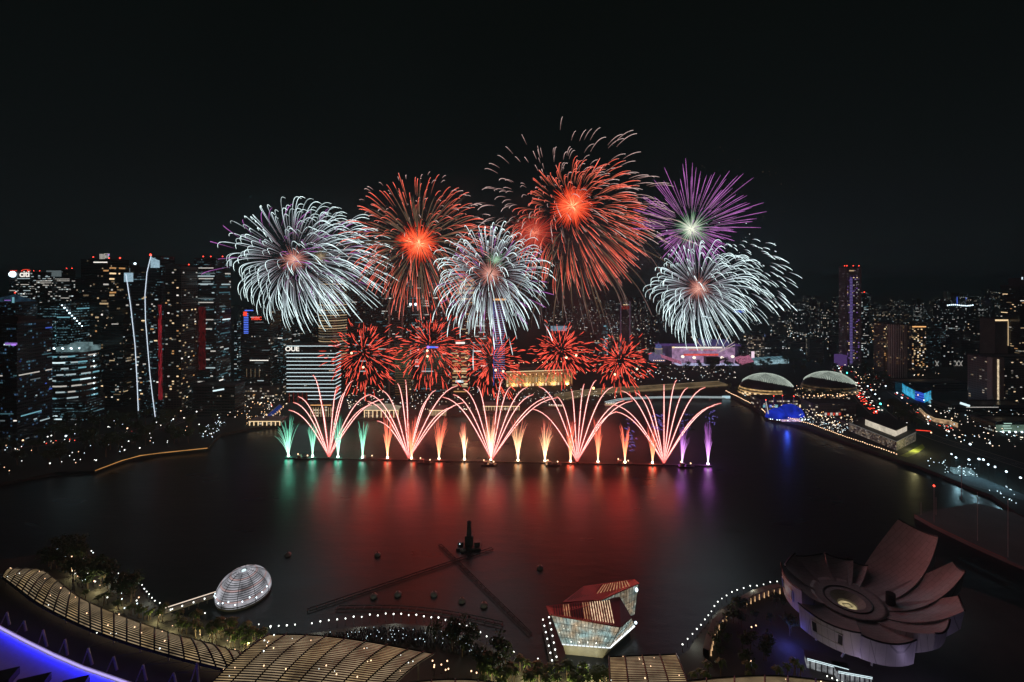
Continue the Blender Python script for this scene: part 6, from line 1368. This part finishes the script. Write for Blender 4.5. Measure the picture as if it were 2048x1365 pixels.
for P, lab in ((ROAD1, 'street lamp along the avenue beside the shell domes'), (ROAD2, 'street lamp along the street past the cyan mall'), (ROAD3, 'street lamp along the west shore road'), (ROAD4, 'street lamp along the road toward the east floodlights')):
    for i in range(len(P) - 1):
        n = max(1, int((P[i + 1] - P[i]).length / 32))
        for k in range(n):
            for s in (-1, 1):
                t = (P[i + 1] - P[i]).normalized(); q = P[i].lerp(P[i + 1], k / n) + Vector((-t.y, t.x, 0)) * s * 13
                if q.y > 1150 or abs(q.x) > q.y * 1.2: continue
                tag(link('street_lamp', rn.choice(ROAD_L), None, q), lab, 'street lamp', lab.replace('lamp', 'lamps', 1))
AREAS = [([(1100, 660), (1330, 665), (1330, 750), (1140, 760), (1090, 740)], 150, (.6, 1.3), 'wcm'), ([(1330, 735), (1480, 735), (1470, 765), (1330, 768), (1250, 770)], 90, (.6, 1.1), 'wwc'), ([(1480, 670), (1680, 670), (1690, 715), (1480, 715)], 130, (.7, 1.5), 'wwcm'),
         ([(1090, 610), (1330, 610), (1330, 665), (1090, 660)], 320, (.8, 1.9), 'wwc'), ([(1540, 600), (1690, 600), (1690, 680), (1540, 680)], 260, (.8, 1.9), 'wwc'), ([(1730, 592), (2048, 592), (2048, 690), (1730, 690)], 720, (.8, 1.7), 'wwcam'),
         ([(1800, 690), (2000, 690), (1950, 720), (1860, 760), (1740, 745)], 120, (.6, 1.3), 'wwam'), ([(690, 775), (960, 780), (960, 828), (690, 826)], 230, (.4, .9), 'wwcm'), ([(960, 785), (1240, 785), (1240, 803), (1000, 816)], 150, (.4, .8), 'wwc'),
         ([(490, 838), (560, 836), (575, 842), (490, 854)], 60, (.4, .7), 'wwa'), ([(1480, 795), (1530, 812), (1600, 838), (1700, 862), (1690, 874), (1610, 848), (1540, 824)], 150, (.35, .7), 'wwc'), ([(1600, 830), (1700, 842), (1720, 860), (1660, 856)], 90, (.5, .9), 'wwam'),
         ([(1580, 780), (1690, 770), (1700, 810), (1600, 815)], 110, (.4, .9), 'am'), ([(1660, 735), (1760, 735), (1800, 770), (1720, 800), (1680, 770)], 90, (.5, 1.0), 'wwar'), ([(1820, 820), (2048, 830), (2048, 900), (1900, 890)], 110, (.4, .9), 'wwcm'), ([(1850, 930), (1960, 950), (1950, 968), (1870, 945)], 50, (.3, .6), 'cc'), ([(1960, 975), (2048, 1000), (2048, 1020), (1980, 990)], 14, (.4, .6), 'cc'),
         ([(440, 800), (580, 805), (560, 832), (440, 840)], 80, (.5, 1.0), 'wwam'), ([(270, 800), (440, 790), (440, 822), (280, 838)], 60, (.5, 1.0), 'wwa'), ([(1210, 648), (1236, 648), (1240, 690), (1200, 690)], 60, (.8, 1.5), 'cc'), ([(1560, 640), (1600, 640), (1600, 665), (1560, 665)], 30, (1.2, 2.4), 'w')]
m = MB(); mk = {'w': 0, 'c': 1, 'a': 2, 'm': 3, 'r': 4}
for poly, n, (s0, s1), pal in AREAS:
    for px, py in sample(poly, n, rn):
        q = G(px, py, 3); s = rn.uniform(s0, s1) * .85; z = 3 + rn.choice((2, 4, 6, 9)); k = rn.choice(pal)
        cx_, cy_ = q.x, q.y
        m.box((cx_, cy_, z), (s * rn.choice((1, 1, 1, 2.2)), s, s), rn.random() * 3, mk[k])
tag(m.build('city_lights', [emat('far_white', (1, .9, .74), 2.4), emat('far_cool', (.65, .9, 1), 2.4), emat('far_amber', (1, .55, .22), 3.0), emat('far_warm', (1, .75, .5), 2.6), emat('far_red', (1, .08, .05), 2)]), kind='stuff')
# ------------------------------------------------------------------ trees
def crown_mesh(name, n, rx, rz, leaf, seed):
    rr = random.Random(seed); m = MB(); cl = [(rr.uniform(-.55, .55) * rx, rr.uniform(-.55, .55) * rx, rr.uniform(-.4, .55) * rz, rr.uniform(.35, .6)) for _ in range(9)]
    for i in range(n):
        x, y, z, s = rr.choice(cl); d = Vector((rr.gauss(0, 1), rr.gauss(0, 1), rr.gauss(0, 1))).normalized() * rr.uniform(.5, 1.0) * s
        p = Vector((x + d.x * rx, y + d.y * rx, z + d.z * rz)); a = Vector((rr.gauss(0, 1), rr.gauss(0, 1), rr.gauss(0, .6))).normalized(); b = a.cross(Vector((rr.gauss(0, 1), rr.gauss(0, 1), rr.gauss(0, 1)))).normalized(); L = leaf * rr.uniform(.6, 1.3)
        m.face([p - a * L - b * L * .4, p + a * L * .3 - b * L * .6, p + a * L + b * L * .2, p - a * L * .2 + b * L * .6])
    return m.mesh(name, M['foliage'])
def trunk_mesh(name, h, seed):
    rr = random.Random(seed); m = MB(); m.tube([(0, 0, 0), (rr.uniform(-.2, .2), 0, h * .5), (rr.uniform(-.4, .4), rr.uniform(-.4, .4), h)], [.45, .32, .2], 6)
    for k in range(4): a = rr.random() * 6.28; m.tube([(0, 0, h * .55), (2 * math.cos(a), 2 * math.sin(a), h * 1.15)], [.2, .08], 4)
    return m.mesh(name, M['bark'])
TREES = []
for s in range(4):
    t = empty('tree', (0, -500, 0)); h = 6 + s; link('trunk', trunk_mesh('trunk', h, s), t); link('crown', crown_mesh('crown', 260, 5.5 + s * .5, 4.2 + s * .3, .8, 20 + s), t, (0, 0, h + 2.2)); TREES.append(t)
used = set()
def plant(px, py, label, group, protos, sc=1.0, cat='tree', z=3.0):
    p = rn.choice(protos)
    if p.name in used: p = copy_tree(p)
    else: used.add(p.name)
    k = sc * rn.uniform(.8, 1.25); p.location = G(px, py, z); p.rotation_euler = (0, 0, rn.random() * 6.28); p.scale = (k, k, k); tag(p, label, cat, group)
for px, py in sample(PARK, 75, rn): plant(px, py, 'dark leafy tree in the west shore park', 'trees of the west shore park', TREES, 1.2)
for px, py in sample([(1470, 770), (1500, 790), (1470, 795), (1455, 780)], 6, rn): plant(px, py, 'dark tree where the footbridge lands near the golden foyer', 'trees by the footbridge landing', TREES)
for px, py in sample([(1590, 790), (1690, 790), (1690, 802), (1600, 806)], 14, rn): plant(px, py, 'tree between the second shell dome and the low arts blocks', 'trees below the second shell dome', TREES)
for px, py in sample([(1700, 740), (1790, 745), (1800, 775), (1740, 790), (1715, 765)], 22, rn): plant(px, py, 'dark street tree beside the avenue of red tail lights', 'trees along the avenue', TREES, 1.2)
for px, py in sample([(1780, 815), (1830, 830), (1850, 860), (1790, 850)], 18, rn): plant(px, py, 'dark tree on the lawn edge behind the lantern hall', 'trees behind the lantern hall', TREES, 1.1)
for px, py in sample([(1330, 730), (1500, 733), (1690, 720), (1690, 742), (1480, 750), (1320, 752)], 40, rn): plant(px, py, 'dark tree in the belt between the parade stage and the bay', 'trees before the parade stage', TREES, 1.2)
for px, py in sample([(62, 1116), (150, 1103), (190, 1106), (205, 1150), (262, 1172), (292, 1206), (250, 1215), (170, 1180), (110, 1145)], 42, rn): plant(px, py, 'dense dark garden tree between the long canopy and the bay', 'trees of the water garden', TREES, .8)
for px, py in sample([(860, 1275), (960, 1292), (1030, 1332), (1010, 1350), (930, 1355), (870, 1330)], 14, rn): plant(px, py, 'dark rounded tree between the promenade arc and the palms', 'trees inside the promenade arc', TREES, .8)
for px, py in sample([(1385, 1325), (1425, 1270), (1470, 1225), (1560, 1200), (1600, 1300), (1500, 1345), (1400, 1350)], 26, rn): plant(px, py, 'low dark tree in the terraced garden west of the lotus museum', 'trees of the terraced garden', TREES, .55)
# palms
def palm_crown(seed):
    rr = random.Random(seed); m = MB()
    for k in range(15):
        a = k * 2.4 + rr.uniform(-.2, .2); el = rr.uniform(.1, 1.0); L = rr.uniform(2.6, 3.6); pts = []
        for i in range(6):
            t = i / 5; pts.append(Vector((math.cos(a) * L * t * math.cos(el * (1 - t * .6)), math.sin(a) * L * t * math.cos(el * (1 - t * .6)), L * (.55 * el * t - (.55 + .25 * rr.random()) * t * t))))
        sd = Vector((-math.sin(a), math.cos(a), 0))
        for i in range(5):
            w0, w1 = .62 * math.sin(PI * (.15 + .8 * i / 5)), .62 * math.sin(PI * (.15 + .8 * (i + 1) / 5)) if i < 4 else .05
            for s in (-1, 1): m.face([pts[i], pts[i + 1], pts[i + 1] + sd * s * w1 - Vector((0, 0, .25 * w1 / .6)), pts[i] + sd * s * w0 - Vector((0, 0, .25 * w0 / .6))])
    return m.mesh('crown', M['palm_leaf'])
PALMS = []
for s in range(3):
    t = empty('palm_tree', (0, -520, 0)); h = 6.5 + s * 1.2; m = MB(); m.tube([(0, 0, 0), (.15 * s, .1, h * .5), (.25 * s, 0, h)], [.32, .24, .18], 6); link('trunk', m.mesh('trunk', M['bark']), t); link('crown', palm_crown(s + 5), t, (.25 * s, 0, h)); PALMS.append(t)
for px, py in sample([(310, 1242), (360, 1248), (440, 1258), (530, 1278), (536, 1290), (500, 1312), (430, 1290), (350, 1262)], 46, rn): plant(px, py, 'palm lit green from below behind the long curving canopy', 'palms behind the long canopy', PALMS, .85, 'palm')
for px, py in sample([(955, 1345), (1040, 1342), (1100, 1352), (1210, 1345), (1216, 1385), (1100, 1390), (960, 1390)], 60, rn): plant(px, py, 'palm lit green from below in the grove before the crystal-shaped pavilion', 'palms before the pavilion', PALMS, .85, 'palm')
for px, py in sample([(1400, 1345), (1600, 1350), (1640, 1372), (1380, 1380)], 14, rn): plant(px, py, 'dim palm behind the low arched amber canopy', 'palms behind the amber canopy', PALMS, .8, 'palm')
for px, py in sample([(164, 1196), (300, 1238), (330, 1256), (250, 1228), (170, 1200)], 18, rn): plant(px, py, 'slender palm at the bayside edge of the long canopy', 'palms along the long canopy edge', PALMS, .7, 'palm')
def bollard(px, py, label, col=(1, .85, .4), e=2000, zz=2.6):
    p = G(px, py); r = empty('garden_light', p); tag(r, label, 'garden light', 'garden uplights')
    m = MB(); m.tube([(0, 0, 0), (0, 0, zz)], .1, 5); m.ball((0, 0, zz + .2), .2, 5, 1); m.build('head', [M['dark_metal'], M['lamp_warm']], r, local=True)
    l = bpy.data.lights.new('garden_light', 'POINT'); l.color = col; l.energy = e; l.shadow_soft_size = .3; o = bpy.data.objects.new('garden_light', l); COL.objects.link(o); o.parent = r; o.location = (0, -1.5, zz + 1)
for px, py in ((345, 1262), (400, 1280), (455, 1292), (500, 1296), (520, 1306), (470, 1310), (430, 1272), (320, 1240), (1000, 1362), (1050, 1358), (1100, 1368), (1150, 1364), (1200, 1372), (980, 1380), (1075, 1385), (1130, 1382), (1180, 1362), (240, 1215), (200, 1180), (150, 1150)):
    bollard(px, py, 'warm garden uplight ' + ('among the palms behind the long canopy' if 310 < px < 560 else ('in the palm grove before the pavilion' if px > 900 else 'in the water garden')))
GR = bpy.data.objects
for px, py in sample([(862, 1330), (1010, 1352), (1000, 1372), (870, 1360)], 10, rn): p = G(px, py); tag(link('promenade_lamp', lm[1], None, p), 'warm light cluster at the foot of the dark trees by the palm grove', 'lamp', 'warm lights under the promenade trees')
for px, py in sample([(90, 1108), (190, 1110), (205, 1150), (300, 1225), (250, 1232), (150, 1170)], 34, rn): p = G(px, py); tag(link('park_lamp', lm[rn.choice((0, 1, 3))], None, p), 'tiny light twinkling in the dark water garden trees', 'lamp', 'lights in the water garden')
for px, py, lab in ((1512, 1267, 'bright twin lamp alone in the dark court beside the lotus museum'), (1503, 1270, 'dimmer half of the twin lamp in the museum court'), (1493, 1340, 'warm lamp behind the amber canopy, paired with another'), (1502, 1340, 'warm lamp behind the amber canopy, nearest the museum')): tag(link('court_lamp', lm[1], None, G(px, py)), lab, 'lamp')
for px, py in ((230, 1160), (300, 1206), (560, 1268), (640, 1260), (720, 1249), (790, 1244), (860, 1249), (930, 1268), (1000, 1304), (1385, 1286), (1430, 1224), (1500, 1188)):
    l = bpy.data.lights.new('promenade_lamp_light', 'POINT'); l.color = (.9, 1, .85); l.energy = 900; l.shadow_soft_size = .4; o = bpy.data.objects.new('promenade_lamp_light', l); COL.objects.link(o); o.location = G(px, py) + Vector((0, -1.5, 4.5))
# crowd on the promenade
m = MB()
for px, py in sample([(640, 1272), (760, 1256), (860, 1260), (950, 1290), (1010, 1330), (960, 1318), (880, 1300), (860, 1296), (740, 1284)], 620, rn):
    p = G(px, py); m.lathe([(.26, 0), (.3, .9), (.34, 1.35), (.12, 1.5)], p, 5); m.ball((p.x, p.y, p.z + 1.62), .13, 4)
    if rn.random() < .10: m.box((p.x, p.y - .3, p.z + 1.75), (.16, .05, .24), 0, 1)
tag(m.build('crowd', [pmat('crowd_cloth', (.07, .07, .09), .9, var=.8, scale=.8), M['lamp_cool']]), kind='stuff')
# ------------------------------------------------------------------ cars on the avenue
def car_mesh(nm, paint, tail):
    m = MB(); m.box((0, 0, .65), (1.85, 4.4, .7), 0, 0); m.box((0, -.2, 1.25), (1.6, 2.3, .6), 0, 1, .82)
    for x in (-.9, .9):
        for y in (-1.4, 1.4): m.lathe([(.01, -.12), (.34, -.12), (.34, .12), (.01, .12)], (x, y, .36), 8, 2)
    for x in (-.6, .6):
        m.box((x, -2.25, .8), (.7, .16, .5), 0, 3 if tail else 4); m.box((x, 2.25, .7), (.6, .12, .35), 0, 4 if tail else 3)
    return m.mesh(nm, [pmat('car_paint', paint, .3, metal=.3), M['hull'], M['asphalt'], emat('tail_lamp', (1, .06, .03), 7), emat('head_lamp', (1, .93, .8), 6)])
cars = [car_mesh('car', c_, True) for c_ in ((.3, .3, .32), (.04, .04, .05), (.5, .5, .5))]; carf = [car_mesh('car', (.2, .2, .22), False)]
for P, lab, n, lanes, mix_ in ((ROAD1, 'car showing red tail lights in the queue down the avenue past the shell domes', 15, (-8, -4.5, -1), 0), (ROAD1, 'car showing white headlights on the avenue past the shell domes', 9, (3, 7), 1), (ROAD2, 'car with headlights on the street past the cyan mall', 7, (-4, 4), 1), (ROAD3, 'car on the west shore road below the sail towers', 8, (-4, 4), 1)):
    i0, i1 = (1, len(P) - 2) if P is ROAD1 else (0, len(P) - 1)
    for k in range(n):
        for ln_ in lanes:
            t = i0 + (i1 - i0) * (k + rn.uniform(.1, .9)) / n; i = min(int(t), len(P) - 2); q = P[i].lerp(P[i + 1], t - i); d = (P[i + 1] - P[i]).normalized()
            q = q + Vector((-d.y, d.x, 0)) * ln_; ang = math.atan2(d.y, d.x) - PI / 2
            tag(link('car', rn.choice(carf if mix_ else cars), None, (q.x, q.y, 3.02), ang + PI * (P is ROAD1)), lab, 'car', lab.replace('car ', 'cars ', 1))
# ------------------------------------------------------------------ floating parade platform
P = [G(x, y, 2.2) for x, y in ((1862, 1022), (1829, 1031), (1866, 1052), (1946, 1090), (2014, 1120), (2120, 1165), (2300, 1110), (2030, 1026), (1951, 1006))]
r = empty('floating_platform', sum(P, Vector()) / len(P)); r.location.z = 0; tag(r, 'wide dark floating parade platform edged by tall thin masts', 'platform')
m = MB(); m.prism([(p.x, p.y) for p in P], -.5, 2.2); m.build('deck', pmat('platform_deck', (.13, .13, .125), .8, scale=.05), r)
m = MB(); m.tube([p + up * .5 for p in P[1:5]], .3, 4); m.build('fender', pmat('fender', (.3, .13, .1), .8), r)
for px, py, t, red in ((1868, 1045, 974, 1), (1923, 1000, 930, 0), (1955, 1082, 985, 0), (2016, 1115, 1000, 0), (1872, 1030, 995, 0), (1842, 1030, 1005, 0)):
    q = G(px, py, 2.2); d = q.y; m = MB(); m.tube([q, W(px, t, d)], .22, 5); m.build('mast', M['pale_metal'], r)
    if red: m = MB(); m.ball(tuple(W(px, t - 2, d)), .7, 6); m.build('mast_light', M['lamp_red'], r)
c = G(1925, 948); r = empty('floodlit_stand', c); tag(r, 'small white tent glowing blue-white under the first floodlights of the east waterfront', 'tent'); m = MB(); m.box((0, 0, 2), (16, 8, 4), R(-25)); m.prism([(-8, -4), (8, -4), (8, 4), (-8, 4)], 4.1, 6, taper=[(-6, 0), (6, 0), (6, .4), (-6, .4)]); m.build('canvas', emat('tent_glow', (.35, .62, .7), .32, var=.6, scale=.3), r, local=True)
q = [G(x, y, 3) for x, y in ((1900, 940), (1960, 955), (2048, 990), (2060, 1005), (1990, 985), (1930, 968), (1890, 952))]; m = MB(); m.face([p + up * .03 for p in q]); tag(m.build('path', pmat('lit_path', (.1, .12, .13), .9, scale=.3)), kind='structure')
for px, py in ((1915, 945), (1950, 955), (2000, 975)):
    l = bpy.data.lights.new('floodlight', 'POINT'); l.color = (.45, .85, 1); l.energy = 3800; o = bpy.data.objects.new('floodlight', l); COL.objects.link(o); o.location = G(px, py) + Vector((0, 0, 12))
# ------------------------------------------------------------------ haze volume added to lift the blacks of the whole scene
m = MB(); m.box((0, 9900, 148), (30000, 20400, 304))
N = NT('black_lift_haze'); v = N.n('VolumePrincipled'); v.inputs['Color'].default_value = (.42, .85, .95, 1); v.inputs['Density'].default_value = .00017; v.inputs['Anisotropy'].default_value = .0
N.l(v.outputs[0], N.out.inputs['Volume'])
o = m.build('black_lift_haze', N.mat); tag(o, kind='stuff')
SC.cycles.volume_bounces = 0
# ------------------------------------------------------------------ firework smoke drifting over the bay
def smoke(name, c, size, dens, scale, thr, col=(.8, .8, .8)):
    m = MB(); m.lathe([(math.cos(R(e)) if abs(e) < 90 else .001, math.sin(R(e))) for e in range(-90, 91, 15)], n=18)
    N = NT(name); v = N.n('VolumePrincipled'); v.inputs['Color'].default_value = c4(col)
    tc = N.n('TexCoord'); mp = N.n('Mapping'); mp.inputs['Scale'].default_value = tuple(x / scale for x in size); N.l(tc.outputs['Object'], mp.inputs[0])
    nz = N.n('TexNoise'); nz.inputs['Scale'].default_value = 1.0; nz.inputs['Detail'].default_value = 4; nz.inputs['Roughness'].default_value = .55; nz.inputs['Distortion'].default_value = .6; N.l(mp.outputs[0], nz.inputs['Vector'])
    ln = N.n('VectorMath', operation='LENGTH'); N.l(tc.outputs['Object'], ln.inputs[0])
    fall = N.math('MAXIMUM', N.math('SUBTRACT', 1.0, N.math('POWER', ln.outputs['Value'], 2.0)), 0.0)
    d = N.math('MULTIPLY', N.math('MAXIMUM', N.math('SUBTRACT', nz.outputs[0], thr), 0.0), dens / (1 - thr)); N.l(N.math('MULTIPLY', d, fall), v.inputs['Density'])
    N.l(v.outputs[0], N.out.inputs['Volume'])
    o = m.build(name, N.mat, None, smooth=True); o.location = c; o.scale = size; tag(o, kind='stuff'); return o
smoke('smoke', W(985, 890, 505), (270, 45, 52), .014, 38, .42)
smoke('smoke', W(1000, 560, 600), (330, 60, 150), .005, 80, .46)
SC.cycles.volume_step_rate = 4.0; SC.cycles.volume_max_steps = 96
